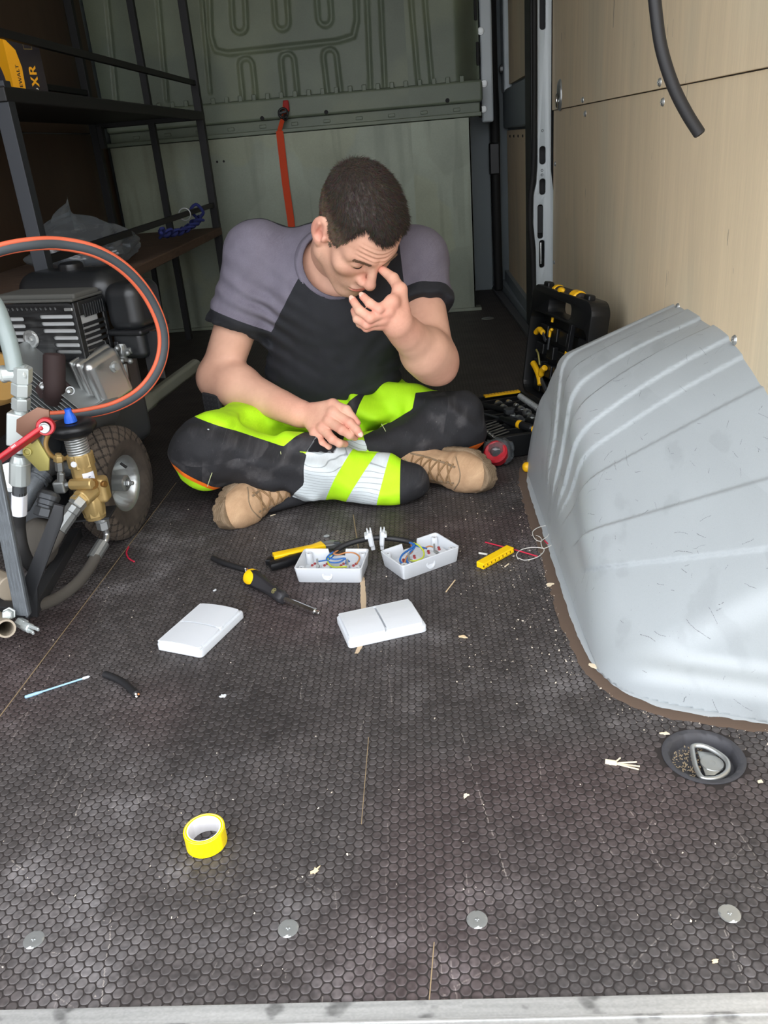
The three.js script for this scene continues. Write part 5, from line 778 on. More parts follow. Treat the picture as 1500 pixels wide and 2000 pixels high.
    P('lever_marking', basis(new THREE.PlaneGeometry(0.018, 0.007), add(pm, unit(cross(cross(d, [0, 0.5, 1]), d)), 0.0108), d.map((e) => -e), unit(cross(unit(cross(cross(d, [0, 0.5, 1]), d)), d.map((e) => -e))), unit(cross(cross(d, [0, 0.5, 1]), d))), new THREE.MeshStandardMaterial({ map: tx, roughness: 0.4 }), undefined, lv);
    P('stop_plate', ext([[-0.05, -0.012], [-0.03, -0.034], [0.006, -0.01], [0.012, 0.02], [-0.005, 0.026], [-0.044, 0.008]], 0.004, 0.001).translate(...add(a, [-0.004, 0.004, -0.014])), mat('brown_zinc', 0x7a5a4a, 0.5, 0.5), 'brown passivated stop plate');
    P('mounting_lug', ext([[-0.022, -0.02], [-0.002, -0.05], [0.014, -0.05], [0.02, -0.03], [0.008, 0.008], [-0.012, 0.01]], 0.005, 0.001).translate(...[-0.6381, 0.3422, -1.245]), mat('yellow_zinc', 0xa39a5a, 0.45, 0.5));
    P('lug_bolt', turned([-0.6501, 0.3273, -1.242], add([-0.6501, 0.3273, -1.242], [0.1, 0.1, 1]), [[0.007, 0], [0.007, 0.006], [0.005, 0.007], [0.004, 0.004], [0, 0.004]], 16), M.yellow_zinc);
  }
  P('clear_tube', tube([[-0.7922, 0.4299, -1.36], [-0.7788, 0.4994, -1.34], [-0.7305, 0.5616, -1.3], [-0.6808, 0.5834, -1.28], [-0.6621, 0.5602, -1.28], [-0.6551, 0.52, -1.28], [-0.6512, 0.4802, -1.275], [-0.6507, 0.455, -1.27]], 0.0135, 90, 18), M.clear_hose, 'clear plastic tube');
  // ---- brass unloader valve
  {
    const Zv = -1.42, top = [-0.6497, 0.3206, -1.42], low = [-0.6467, 0.1311, -1.42], ax = unit(sub(low, top)), L = len(sub(low, top)), k = (t) => add(top, ax, L * t);
    const v = P('unloader_valve', merge([
      turned(k(0.33), k(1), [[0.0, 0], [0.022, 0], [0.0235, 0.002], [0.0235, 0.02], [0.022, 0.024], [0.0225, 0.04], [0.0215, 0.052], [0.016, 0.068], [0.015, 0.08]], 36, 30), rod(k(0.325), k(0.47), 0.0245, 6, 0.002),
      rod([-0.6688, 0.2046, -1.4], [-0.6205, 0.2087, -1.385], 0.0105, 24), turned(k(0.72), k(1.0), [[0.016, 0], [0.02, 0.01], [0.023, 0.02], [0.022, 0.04], [0.019, 0.058], [0, 0.058]], 30), rod(k(0.86), k(1.0), 0.022, 8, 0.002),
      rod([-0.6382, 0.187, -1.415], [-0.6504, 0.1798, -1.385], 0.0175, 22), rod([-0.6442, 0.1836, -1.397], [-0.6579, 0.1733, -1.375], 0.0165, 6), box(0.03, 0.05, 0.03, ...[-0.627, 0.1821, -1.425], 0.008)]), M.brass, 'brass unloader valve');
    P('bore_plug', merge([turned([-0.6219, 0.2084, -1.386], [-0.6084, 0.212, -1.375], [[0.0105, 0], [0.0105, 0.002], [0.006, 0.002], [0.005, -0.004], [0, -0.004]], 20), rod([-0.6077, 0.2037, -1.395], [-0.6, 0.2043, -1.39], 0.006, 12)]), mat('dark_brass', 0x7d5a2c, 0.45, 0.7), undefined, v);
    const sp = []; for (let i = 0; i <= 200; i++) { const a = i / 200 * Math.PI * 2 * 8, c = k(lerp(0.13, 0.335, i / 200)); const u = unit(cross(ax, [0, 0, 1])), w = cross(ax, u); sp.push(add(add(c, u, Math.cos(a) * 0.0185), w, Math.sin(a) * 0.0185)); }
    P('spring', tube(sp, 0.0024, 420, 8), M.zinc, 'steel coil spring', v);
    P('spring_core', rod(k(0.08), k(0.36), 0.0165, 20), M.dark_alloy, undefined, v);
    P('adjuster_knob', turned(k(0.17), k(-0.1), [[0, 0], [0.02, 0], [0.03, 0.004], [0.041, 0.012], [0.044, 0.02], [0.042, 0.027], [0.033, 0.031], [0.018, 0.029], [0, 0.029]], 10, 60), M.black_plastic, 'black lobed adjuster knob', v);
    P('knob_cap', turned(k(0.01), k(-0.12), [[0, 0], [0.0115, 0], [0.0105, 0.008], [0.009, 0.013], [0.0062, 0.018], [0.0062, 0.025], [0, 0.026]], 16), M.blue_plastic, 'blue cap', v);
    P('gauge_port', lathe([[0.006, 0], [0.005, 0.002], [0, 0.002]], 14).rotateX(Math.PI / 2).translate(...add(k(0.4), [-0.004, 0.0, 0.0245])), M.label, undefined, v);
    const tag1 = new THREE.CylinderGeometry(0.0243, 0.0243, 0.036, 14, 1, true, 0.25, 0.9); P('valve_label', orient(tag1, k(0.6), k(0.2)), new THREE.MeshStandardMaterial({ map: canvasTex(96, 128, (c, w, h) => { c.fillStyle = '#dfe1ea'; c.fillRect(0, 0, w, h); c.fillStyle = '#22242c'; c.font = 'bold 40px sans-serif'; c.fillText('F', 40, 56); c.fillRect(28, 68, 34, 6); c.fillRect(44, 44, 26, 5); }), roughness: 0.5, side: THREE.DoubleSide }), 'white label', v);
    const q = (x, y, z = -1.39) => 0;
    P('side_fitting', merge([rod([-0.6688, 0.2046, -1.4], [-0.6837, 0.2035, -1.4], 0.0055, 14), box(0.022, 0.024, 0.02, ...[-0.69, 0.2019, -1.4], 0.004), rod([-0.6871, 0.21, -1.4], [-0.6824, 0.2291, -1.4], 0.0072, 6), rod([-0.6836, 0.2282, -1.4], [-0.6831, 0.2343, -1.4], 0.005, 14), rod([-0.6836, 0.2323, -1.4], [-0.6811, 0.2503, -1.4], 0.0078, 6)]), M.cast_alloy, 'grey side elbow fitting');
    P('bleed_nut', merge([rod([-0.6811, 0.2503, -1.4], [-0.6791, 0.2622, -1.4], 0.0095, 6), rod([-0.6796, 0.2603, -1.4], [-0.6781, 0.2662, -1.4], 0.006, 14)]), M.brass);
  }
  // ---- hoses from the valve
  P('hose_nut', merge([rod([-0.6502, 0.1792, -1.384], [-0.6584, 0.1714, -1.37], 0.0155, 6), rod([-0.6574, 0.1729, -1.371], [-0.6627, 0.1681, -1.364], 0.0125, 18)]), M.zinc);
  P('hose_crimp', turned([-0.6543, 0.1754, -1.372], [-0.6773, 0.1488, -1.345], [[0.0, 0], [0.013, 0.004], [0.015, 0.006], [0.015, 0.018], [0.0135, 0.02], [0.0145, 0.024], [0.0145, 0.052], [0.0155, 0.056], [0.0125, 0.057]], 10, 25), M.cast_alloy);
  P('suction_hose', tube([[-0.6726, 0.1556, -1.352], [-0.681, 0.1411, -1.34], [-0.6943, 0.1218, -1.33], [-0.7102, 0.1069, -1.32], [-0.7336, 0.0967, -1.31]], 0.0118, 50, 16), M.dusty_rubber, 'dusty brown rubber hose');
  P('swivel_nut', merge([rod([-0.6418, 0.124, -1.43], [-0.6412, 0.113, -1.43], 0.014, 20), rod([-0.6405, 0.1163, -1.43], [-0.6408, 0.0965, -1.43], 0.0125, 6)]), M.zinc);
  P('bent_pipe', tube([[-0.6396, 0.1019, -1.43], [-0.6384, 0.0841, -1.43], [-0.6389, 0.0757, -1.42], [-0.6453, 0.0678, -1.41]], 0.0062, 30, 14), M.steel);
  P('hose_crimp', turned([-0.6401, 0.0761, -1.415], [-0.6541, 0.0568, -1.385], [[0.008, 0], [0.0125, 0.002], [0.013, 0.006], [0.013, 0.036], [0.0138, 0.04], [0.0115, 0.041]], 12, 25), M.cast_alloy);
  P('return_hose', tube([[-0.6493, 0.0624, -1.395], [-0.653, 0.0518, -1.365], [-0.657, 0.0486, -1.3], [-0.668, 0.0542, -1.24], [-0.6802, 0.0721, -1.18]], 0.0105, 60, 16), M.dusty_rubber, 'dusty grey rubber hose');
  // ---- the big loop of striped hose
  const lp = [[-0.7138, 0.6161, -1.34], [-0.669, 0.6292, -1.36], [-0.6306, 0.6317, -1.39], [-0.5964, 0.6254, -1.43], [-0.5537, 0.6042, -1.47], [-0.5207, 0.5633, -1.51], [-0.4981, 0.5038, -1.54], [-0.4908, 0.4402, -1.55], [-0.5039, 0.3884, -1.54], [-0.5339, 0.3485, -1.51], [-0.5859, 0.3228, -1.5], [-0.6464, 0.3138, -1.49], [-0.7022, 0.3147, -1.48], [-0.7365, 0.3203, -1.47]];
  const hl = P('loop_hose', tube(lp, 0.0095, 160, 16), M.grey_rubber, 'grey hose with orange stripes');
  const cc = [-0.6229, 0.4731, -1.45]; for (const s of [-1, 1]) P('hose_stripe', tube(lp.map((p) => { const r = unit(sub(p, cc)); return add(add(p, r, s * 0.0074), [0.15, 0.15, 1], 0.0032); }), 0.0042, 160, 8), M.orange_rubber, 'orange stripe', hl);
}
{ // grey-green tube lying on the floor behind the wheel
  const a = [-0.6527, 0.1989, -2.3], b = [-0.7193, 0.1838, -1.93];
  const t = solo('waste_pipe', turned(a, b, [[0.016, 0], [0.019, 0], [0.019, len(sub(a, b)) - 0.09], [0.022, len(sub(a, b)) - 0.085], [0.0225, len(sub(a, b)) - 0.005], [0.02, len(sub(a, b))], [0.012, len(sub(a, b))]], 28), mat('grey_pvc', 0x8b8d80, 0.55), 'grey plastic pipe lying behind the tyre beside the man', 'pipe');
}


// ================================================================ the shelf rack and what lies on it
{
  mat('rack_steel', 0x151516, 0.55, 0.15); mat('rack_worn', 0x2e3136, 0.5, 0.3);
  const RX = -0.845, BX = -1.285, ZE = -3.66, ZN = -1.9;
  const t = thing('shelf_rack', 'black welded steel shelf rack along the dark left side', 'shelving', [(RX + BX) / 2, 0, (ZE + ZN) / 2]);
  const b = (n, p, q, w, h, m = M.rack_steel, l, up) => partW(t, n, bar(p, q, w, h, up ?? [1, 0, 0.01]), m, l);
  b('post', [RX, 0, ZE], [RX, 1.45, ZE], 0.03, 0.03); b('post', [(RX + BX) / 2 + 0.02, 0, ZE], [(RX + BX) / 2 + 0.02, 1.45, ZE], 0.026, 0.026); b('post', [BX, 0, ZE], [BX, 1.45, ZE], 0.03, 0.03);
  b('post', [RX, 0, ZN], [RX, 0.915, ZN], 0.032, 0.032, M.rack_worn, 'scuffed grey front post'); b('post', [BX, 0, ZN], [BX, 1.45, ZN], 0.03, 0.03);
  for (const y of [1.008, 0.553]) b('rail', [RX, y, y > 0.8 ? ZN + 0.3 : ZN], [RX, y, ZE - 0.02], 0.014, 0.018, M.rack_steel, undefined, [0, 1, 0]);
  b('rail', [BX, 1.008, ZN], [BX, 1.008, ZE], 0.02, 0.02, M.rack_steel, undefined, [0, 1, 0]);
  const sh = (y, n, m) => { partW(t, n, merge([span(BX - 0.01, RX + 0.015, y - 0.012, y, ZE - 0.01, ZN + 0.02, 0.002), span(RX - 0.008, RX + 0.017, y - 0.03, y - 0.0015, ZE - 0.012, ZN + 0.022, 0.003), span(BX, RX, y - 0.03, y - 0.01, ZE - 0.012, ZE + 0.012, 0.003)]), m); };
  sh(0.905, 'shelf', M.rack_steel); 
  const bt = tex(512, 512, (i, j) => { const a = fbm(i / 60, j / 12, 3, 4), n = noise(i / 2, j / 2); const v = 92 + (a - 0.5) * 40 + (n - 0.5) * 14; return [v, v * 0.78, v * 0.62]; }); bt.repeat.set(2, 2);
  mat('shelf_board', 0xffffff, 0.8, 0, { map: bt }); sh(0.462, 'shelf', M.shelf_board);
  b('brace', [RX - 0.3, 0.46, ZE], [RX - 0.3, 0, ZE + 0.04], 0.02, 0.02);
  b('hook', [BX + 0.06, 0.88, ZE + 0.1], [BX + 0.06, 0.80, ZE + 0.1], 0.03, 0.02);

  // boxed power tool on the upper shelf
  const boxTex = (draw) => canvasTex(512, 512, draw), Y1 = '#f0a81a', K = '#211e22';
  const front = boxTex((c) => { c.fillStyle = '#3d3a45'; c.fillRect(0, 0, 512, 512); c.fillStyle = K; c.fillRect(0, 0, 512, 110); c.fillStyle = Y1; c.beginPath(); c.moveTo(0, 130); c.quadraticCurveTo(180, 60, 300, 0); c.lineTo(512, 0); c.lineTo(512, 512); c.lineTo(400, 512); c.quadraticCurveTo(420, 240, 250, 150); c.quadraticCurveTo(120, 110, 0, 190); c.fill(); c.strokeStyle = '#b89a3a'; c.lineWidth = 8; c.beginPath(); c.arc(90, 320, 90, 0, 6); c.stroke(); c.fillStyle = Y1; c.font = 'bold 60px sans-serif'; c.save(); c.translate(330, 470); c.rotate(-Math.PI / 2); c.fillText('20V', 0, 0); c.restore(); });
  const side = boxTex((c) => { c.fillStyle = K; c.fillRect(0, 0, 512, 512); c.fillStyle = Y1; c.beginPath(); c.moveTo(0, 0); c.lineTo(150, 110); c.lineTo(190, 260); c.lineTo(170, 512); c.lineTo(0, 512); c.fill(); c.save(); c.translate(330, 430); c.rotate(-Math.PI / 2); c.font = 'bold 150px sans-serif'; c.fillText('XR', 0, 60); c.restore(); c.fillStyle = K; c.save(); c.translate(140, 480); c.rotate(-Math.PI / 2); c.font = 'bold 62px sans-serif'; c.fillText('DEWALT', 0, 0); c.restore(); c.fillStyle = '#cfc8b8'; c.font = 'bold 70px sans-serif'; c.fillText('3', 330, 490); c.strokeStyle = '#7d6a3a'; c.lineWidth = 6; c.strokeRect(280, 40, 120, 60); });
  const yt = new THREE.MeshStandardMaterial({ color: 0xe9a41c, roughness: 0.5 }), mf = new THREE.MeshStandardMaterial({ map: front, roughness: 0.45 }), ms = new THREE.MeshStandardMaterial({ map: side, roughness: 0.45 });
  const c0 = [-0.885, 0.9191, -2.0891];
  const bx = thing('tool_box', 'yellow and black cardboard tool package on the upper shelf', 'box', [-0.955, 0.905, -2.24]); bx.rotation.y = -0.62; bx.scale.set(0.9, 1, 0.9);
  part(bx, 'carton', new THREE.BoxGeometry(0.13, 0.125, 0.10).translate(0, 0.0625, 0), [ms, yt, yt, yt, mf, yt]);
  part(bx, 'flap', box(0.128, 0.0015, 0.05, 0, 0.1262, -0.02, 0.0005, 1), yt);

  // crumpled clear plastic bag on the lower shelf
  {
    const o = [-0.985, 0.462, -2.5], R = rng(31), P = [], I = [], nu = 44, nv = 30;
    const f = (u, v) => { const a = u * Math.PI * 2, h = v; let r = 0.10 * Math.pow(Math.sin(Math.PI * Math.min(h * 0.94 + 0.12, 1)), 0.55); const cr = (fbm(Math.cos(a) * 2.2 + 5, Math.sin(a) * 2.2 + 5, h * 4, 3) - 0.5); r *= 1 + cr * 0.75; const y = h * (0.13 + 0.05 * noise(Math.cos(a) * 1.7 + 3, Math.sin(a) * 1.7)) + (h > 0.8 ? (h - 0.8) * 0.12 * (Math.cos(a - 2.6) + 0.2) : 0); return [Math.cos(a) * r * 1.5 + (h - 0.5) * -0.02, Math.max(0.001, y + cr * 0.03 * h), Math.sin(a) * r * 0.95]; };
    for (let j = 0; j <= nv; j++) for (let i = 0; i < nu; i++) P.push(...f(i / nu, j / nv));
    for (let j = 0; j < nv; j++) for (let i = 0; i < nu; i++) { const a = j * nu + i, b2 = j * nu + (i + 1) % nu; I.push(a, a + nu, b2, b2, a + nu, b2 + nu); }
    const g = new THREE.BufferGeometry(); g.setAttribute('position', new THREE.Float32BufferAttribute(P, 3)); g.setIndex(I); g.computeVertexNormals();
    const bag = thing('plastic_bag', 'crumpled clear plastic bag on the brown lower shelf', 'bag', o); bag.rotation.y = 0.6;
    part(bag, 'film', crease(g, 22), mat('clear_film', 0xc3c9cc, 0.1, 0, { transmission: 0.88, thickness: 0, side: THREE.DoubleSide }));
    part(bag, 'contents', merge([box(0.09, 0.05, 0.06, 0.02, 0.035, 0, 0.012), box(0.07, 0.04, 0.05, -0.04, 0.028, 0.01, 0.012)]), mat('bag_grey', 0x6d7076, 0.7));
  }
  // blue cord tied along the lower rail
  const cd = []; for (let i = 0; i <= 60; i++) { const s = i / 60, a = s * 40; cd.push([RX + 0.02 + Math.cos(a) * 0.008, 0.528 - 0.02 * Math.sin(s * 3.1) + Math.sin(a) * 0.008, lerp(-2.75, -3.32, s)]); }
  solo('blue_cord', merge([tube(cd, 0.006, 240, 8), tube(cd.map((p, i) => add(p, [Math.sin(i * 0.7) * 0.012, Math.cos(i * 0.7) * 0.012, 0])), 0.005, 240, 8), tube([[RX + 0.02, 0.53, -3.32], [RX + 0.03, 0.545, -3.34], [RX + 0.005, 0.575, -3.35], [RX - 0.02, 0.555, -3.35], [RX + 0.01, 0.52, -3.34]], 0.006, 30, 8)]), mat('blue_rope', 0x27306e, 0.85), 'dark blue twisted cord slung under the lower rail of the rack', 'rope');
  solo('wire_tie', torus([RX, 0.553, -3.18], [0.05, 0, 1], 0.021, 0.0025, 30, 8), M.zinc, 'thin pale wire loop round the lower rail of the rack', 'wire');
  // orange ratchet strap hung on the bulkhead
  {
    const s = thing('ratchet_strap', 'orange webbing strap hanging from the bulkhead ledge behind the man', 'strap', [-0.6, 0.4, -3.84]);
    const web = (pts, w) => { const P = [], I = []; pts.forEach((p) => { for (const [dx, dz] of [[-w / 2, 0.0015], [w / 2, 0.0015], [w / 2, -0.0015], [-w / 2, -0.0015]]) P.push(p[0] + dx, p[1], p[2] + dz); }); for (let i = 0; i + 1 < pts.length; i++) for (let k = 0; k < 4; k++) { const a = i * 4 + k, b2 = i * 4 + (k + 1) % 4; I.push(a, b2, a + 4, b2, b2 + 4, a + 4); } I.push(0, 2, 1, 0, 3, 2); const n = (pts.length - 1) * 4; I.push(n, n + 1, n + 2, n, n + 2, n + 3); const g = new THREE.BufferGeometry(); g.setAttribute('position', new THREE.Float32BufferAttribute(P, 3)); g.setIndex(I); return crease(g, 30); };
    const ow = mat('orange_webbing', 0xd8481c, 0.75);
    partW(s, 'webbing', web([[-0.5567, 0.8131, -3.84], [-0.5571, 0.7251, -3.84], [-0.5573, 0.6022, -3.84], [-0.5534, 0.4539, -3.84], [-0.554, 0.301, -3.84], [-0.563, 0.0737, -3.84], [-0.5631, 0.0008, -3.828]], 0.031), ow);
    partW(s, 'upper_tail', web([[-0.5256, 0.9218, -3.89], [-0.5326, 0.8791, -3.885], [-0.5482, 0.8444, -3.87], [-0.5598, 0.8094, -3.843]], 0.02), ow);
    partW(s, 'strap_end', box(0.024, 0.045, 0.012, ...[-0.523, 0.9079, -3.89], 0.005), mat('red_webbing', 0xb02c26, 0.75), 'red folded strap end');
    partW(s, 'hook', merge([torus([-0.5368, 0.881, -3.87], [0.2, 0, 1], 0.018, 0.005, 24, 8), bar([-0.5513, 0.882, -3.865], [-0.52, 0.8873, -3.865], 0.012, 0.01), torus([-0.5295, 0.8646, -3.865], [0.7, 0, 1], 0.010, 0.004, 20, 8)]), M.black_steel, 'black hook');
  }
  // black cable hanging at the top right
  solo('hanging_cable', tube([[0.3, 0.9024, -1.18], [0.3066, 0.8594, -1.18], [0.3159, 0.8175, -1.18], [0.3337, 0.7735, -1.18], [0.3525, 0.7416, -1.18], [0.3697, 0.7176, -1.18]], 0.0078, 70, 16), mat('cable_black', 0x1c1c1e, 0.55), 'black cable hanging loose in front of the upper plywood', 'cable');
  // black tray-like case end near the man's hip and the red tape ball by his boot
  {
    const o = [0.1484, 0, -1.8656]; const rt = thing('tape_ball', 'red roll wrapped in crinkled clear film behind right boot', 'tape', [o[0] + 0.018, 0, o[2] - 0.03]);
    part(rt, 'roll', lathe([[0.013, 0.012], [0.024, 0.01], [0.0285, 0.014], [0.0285, 0.036], [0.024, 0.04], [0.013, 0.038], [0.013, 0.012]], 32).rotateX(0.8).rotateZ(0.4).translate(0, 0.018, 0), mat('red_tape', 0xb3202c, 0.4));
    const g = nets((() => { const e = ell([0, 0.034, 0], [0.036, 0.033, 0.034]); return (x, y, z) => smax(e(x, y, z) - (fbm(x * 60, y * 60, z * 60, 2) - 0.5) * 0.02, 0.001 - y, 0.004); })(), [-0.05, -0.005, -0.05], [0.05, 0.08, 0.05], 0.004);
    part(rt, 'film', g, M.clear_film);
  }
}


// ================================================================ open tool case by the wheel arch
{
  const hx = unit([0.26, 0, 0.966]), ey = [0, 1, 0], ew = unit([-0.966, 0, 0.26]); // along the hinge towards the doors, up, from the hinge to the left
  const A = [0.272, 0.0, -2.32], at = (h, y, w) => [A[0] + hx[0] * h + ew[0] * w, A[1] + y, A[2] + hx[2] * h + ew[2] * w];
  const B = (g, h = 0, y = 0, w = 0, turn = 0) => basis(turn ? g.rotateY(turn) : g, at(h, y, w), hx, ey, cross(hx, ey)); // local x along the hinge, z = -w direction
  const H = 0.36, W = 0.30, TW = 0.22, T = 0.058;
  const C = thing('tool_case', 'open black tool case with yellow handle grips beside the wheel arch', 'tool case', at(H / 2, 0, W / 2));
  const P = (n, g, m, l, par = C) => partW(par, n, g, m, l);
  mat('case_black', 0x141516, 0.38); mat('case_yellow', 0xf0b714, 0.45);
  const zs = Math.sign(dot(cross(hx, ey), ew)); // local z that points along w
  const L = (w) => zs * w;
  P('tray', B(merge([box(H, 0.006, TW, H / 2, 0.003, L(TW / 2), 0.003), box(H, T, 0.008, H / 2, T / 2, L(0.004), 0.003), box(H, T, 0.008, H / 2, T / 2, L(TW - 0.004), 0.003), box(0.008, T , TW, 0.004, T / 2, L(TW / 2), 0.003), box(0.008, T, TW, H - 0.004, T / 2, L(TW / 2), 0.003), box(H - 0.01, 0.006, TW - 0.01, H / 2, 0.034, L(TW / 2), 0.002)])), M.case_black, 'black lower tray');
  P('tray_rib', B(merge(Array.from({ length: 8 }, (_, k) => box(0.005, 0.016, TW * 0.9, 0.03 + k * 0.043, 0.043, L(TW / 2), 0.002, 1)))), M.case_black).userData.kind = 'stuff';
  P('spring_hinge', B(merge(Array.from({ length: 26 }, (_, k) => torus([0.05 + k * 0.0065, 0.054, L(0.022)], [1, 0, 0.1], 0.008, 0.0013, 14, 5)))), M.zinc).userData.kind = 'stuff';
  // lid: leaning back a little past upright
  const lean = 0.13, lu = unit([-ew[0] * Math.sin(lean), Math.cos(lean), -ew[2] * Math.sin(lean)]), ln = unit(cross(lu, hx)); // up the lid, and out of it
  const sgn = Math.sign(dot(ln, ew)), inn = ln.map((e) => e * sgn); // inn: from the lid towards the tray
  const o = at(0, T, 0), LB = (g) => g.applyMatrix4(new THREE.Matrix4().makeBasis(V(hx), V(lu), V(cross(hx, lu))).setPosition(...o)); const q = Math.sign(dot(cross(hx, lu), inn)); // local: x hinge, y up the lid, q*z into the case
  const lidS = rrect(0, 0, H, W, 0.035), hole = rrect(0.115, W - 0.062, 0.25, W - 0.022, 0.015, THREE.Path);
  P('lid', LB(merge([ext(lidS, 0.006, 0.002, [hole]).translate(0, 0, q > 0 ? -0.05 : 0.044), ext(rrect(0, 0, H, W, 0.035), 0.05, 0.003, [rrect(0.008, 0.008, H - 0.008, W - 0.07, 0.03, THREE.Path), rrect(0.115, W - 0.062, 0.25, W - 0.022, 0.015, THREE.Path)]).translate(0, 0, q > 0 ? -0.05 : 0)])), M.case_black, 'black upright lid');
  const pods = []; const R = rng(8); for (let a = 0; a < 5; a++) for (let b = 0; b < 4; b++) pods.push(box(0.04 + R() * 0.016, 0.03 + R() * 0.016, 0.012 + R() * 0.016, 0.04 + a * 0.063 + R() * 0.01, 0.03 + b * 0.05, -q * 0.032, 0.004, 1));
  P('lid_pocket', LB(merge(pods)), M.case_black).userData.kind = 'stuff';
  const grip = (x0, x1, r, m, n) => P(n, LB(rod([x0, W - 0.008, -q * 0.022], [x1, W - 0.008, -q * 0.022], r, 20, 0.004)), m, n === 'grip_ring' ? 'yellow grip ring' : undefined);
  grip(0.105, 0.265, 0.0165, mat('grip_brown', 0x2d2724, 0.7), 'handle'); grip(0.108, 0.127, 0.0185, M.case_yellow, 'grip_ring'); grip(0.215, 0.25, 0.020, M.case_yellow, 'grip_ring');
  P('grip_badge', LB(blob(1).scale(0.016, 0.008, 0.009).translate(0.165, W + 0.002, -q * 0.008)), M.case_yellow, 'yellow oval inlay');
  P('latch', LB(box(0.03, 0.03, 0.02, 0.30, W - 0.004, -q * 0.02, 0.005)), M.case_black); P('latch', LB(box(0.03, 0.03, 0.02, 0.06, W - 0.004, -q * 0.02, 0.005)), M.case_black);
  // tools held in the lid and the tray: things of their own
  const lid = (x, y, d = 0.012) => new THREE.Vector3(x, y, -q * d).applyMatrix4(new THREE.Matrix4().makeBasis(V(hx), V(lu), V(cross(hx, lu))).setPosition(...o)).toArray();
  const tool = (name, label, cat, list, group) => { const t = thing(name, label, cat, list[0][3] ?? [0, 0, 0], group); for (const [n, g, m] of list) partW(t, n, g, m); return t; };
  const G = 'tools clipped in the tool case';
  tool('pliers', 'small yellow handled pliers low in the case lid', 'pliers', [['handle', tube([lid(0.035, 0.085), lid(0.06, 0.075), lid(0.09, 0.055), lid(0.1, 0.04)], 0.0085, 30, 10), M.case_yellow, lid(0.06, 0.07)], ['handle', tube([lid(0.115, 0.09), lid(0.1, 0.078), lid(0.095, 0.066)], 0.0085, 24, 10), M.case_yellow], ['jaw', bar(lid(0.098, 0.055), lid(0.14, 0.035), 0.012, 0.006, inn), M.dark_alloy]], G);
  tool('cutter', 'yellow tipped cutter halfway up the left of the case lid', 'cutter', [['handle', tube([lid(0.03, 0.17), lid(0.05, 0.182), lid(0.075, 0.178)], 0.0075, 24, 10), M.case_yellow, lid(0.05, 0.18)], ['blade', bar(lid(0.07, 0.178), lid(0.1, 0.16), 0.01, 0.004, inn), M.dark_alloy]], G);
  tool('knife', 'yellow hooked knife in the middle of the case lid', 'knife', [['handle', tube([lid(0.12, 0.175), lid(0.122, 0.193), lid(0.13, 0.196)], 0.004, 20, 8), M.case_yellow, lid(0.12, 0.185)], ['blade', bar(lid(0.12, 0.175), lid(0.118, 0.14), 0.008, 0.004, inn), M.dark_alloy]], G);
  tool('hex_key', 'yellow hooked hex key near top of the case lid', 'hex key', [['shaft', tube([lid(0.125, 0.215), lid(0.127, 0.23), lid(0.136, 0.234)], 0.0035, 20, 8), M.case_yellow, lid(0.125, 0.225)]], G);
  tool('glue_stick', 'thin yellow curved rod at the lower left of the case lid', 'rod', [['rod', tube([lid(0.045, 0.125), lid(0.06, 0.118), lid(0.08, 0.09)], 0.0028, 24, 8), M.yellow_zinc, lid(0.06, 0.115)]], G);
  tool('stapler', 'upright yellow tool at the right end of the case lid', 'tool', [['body', bar(lid(0.265, 0.125, 0.0), lid(0.27, 0.165, 0.0), 0.02, 0.014, inn), M.case_yellow, lid(0.265, 0.14)], ['grip', bar(lid(0.265, 0.165, 0.0), lid(0.27, 0.235, 0.0), 0.014, 0.012, inn), M.black_plastic]], G);
  const tray = (h, w, y = 0.05) => at(h, y, w);
  { const t = thing('folding_rule', 'yellow folding rule along the far end of the case tray', 'ruler', tray(0.016, 0.06, 0.056)); partW(t, 'rule', bar(tray(0.018, 0.012, 0.06), tray(0.018, 0.118, 0.06), 0.017, 0.006, ey), M.case_yellow); for (let k = 0; k < 10; k++) partW(t, 'tick', bar(tray(0.012, 0.02 + k * 0.0095, 0.0634), tray(0.022, 0.02 + k * 0.0095, 0.0634), 0.0012, 0.0005, ey), M.black_plastic); }
  { const t = thing('ratchet', 'black ratchet handle lying across the case tray', 'wrench', tray(0.12, 0.13, 0.05)); partW(t, 'handle', rod(tray(0.055, 0.165, 0.056), tray(0.155, 0.105, 0.056), 0.0075, 14), M.black_plastic); partW(t, 'head', lathe([[0, 0], [0.014, 0], [0.015, 0.004], [0.015, 0.012], [0, 0.014]], 20).translate(...tray(0.165, 0.1, 0.05)), M.dark_alloy); }
  const sdr = (a, b, c, label) => { const t = thing('screwdriver', label, 'screwdriver', b); const d = unit(sub(b, a)); partW(t, 'shaft', rod(c, a, 0.003, 10), M.dark_alloy); partW(t, 'handle', turned(a, b, [[0, 0], [0.006, 0], [0.0085, 0.006], [0.007, 0.016], [0.0105, 0.03], [0.0105, len(sub(b, a)) - 0.006], [0.006, len(sub(b, a))], [0, len(sub(b, a))]], 16), M.black_plastic); partW(t, 'end_cap', turned(b, add(b, d), [[0, -0.002], [0.009, -0.002], [0.01, 0.002], [0.006, 0.007], [0, 0.007]], 14), M.case_yellow, 'yellow end cap'); partW(t, 'inlay', turned(mix3(a, b, 0.55), b, [[0.0108, 0], [0.0112, 0.004], [0.0108, 0.012]], 16), M.case_yellow); };
  sdr(tray(0.215, 0.145, 0.057), tray(0.335, 0.10, 0.057), tray(0.15, 0.17, 0.055), 'longer black screwdriver with yellow cap in the case tray'); sdr(tray(0.25, 0.085, 0.054), tray(0.318, 0.06, 0.054), tray(0.2, 0.11, 0.052), 'shorter black screwdriver with yellow cap in the case tray');
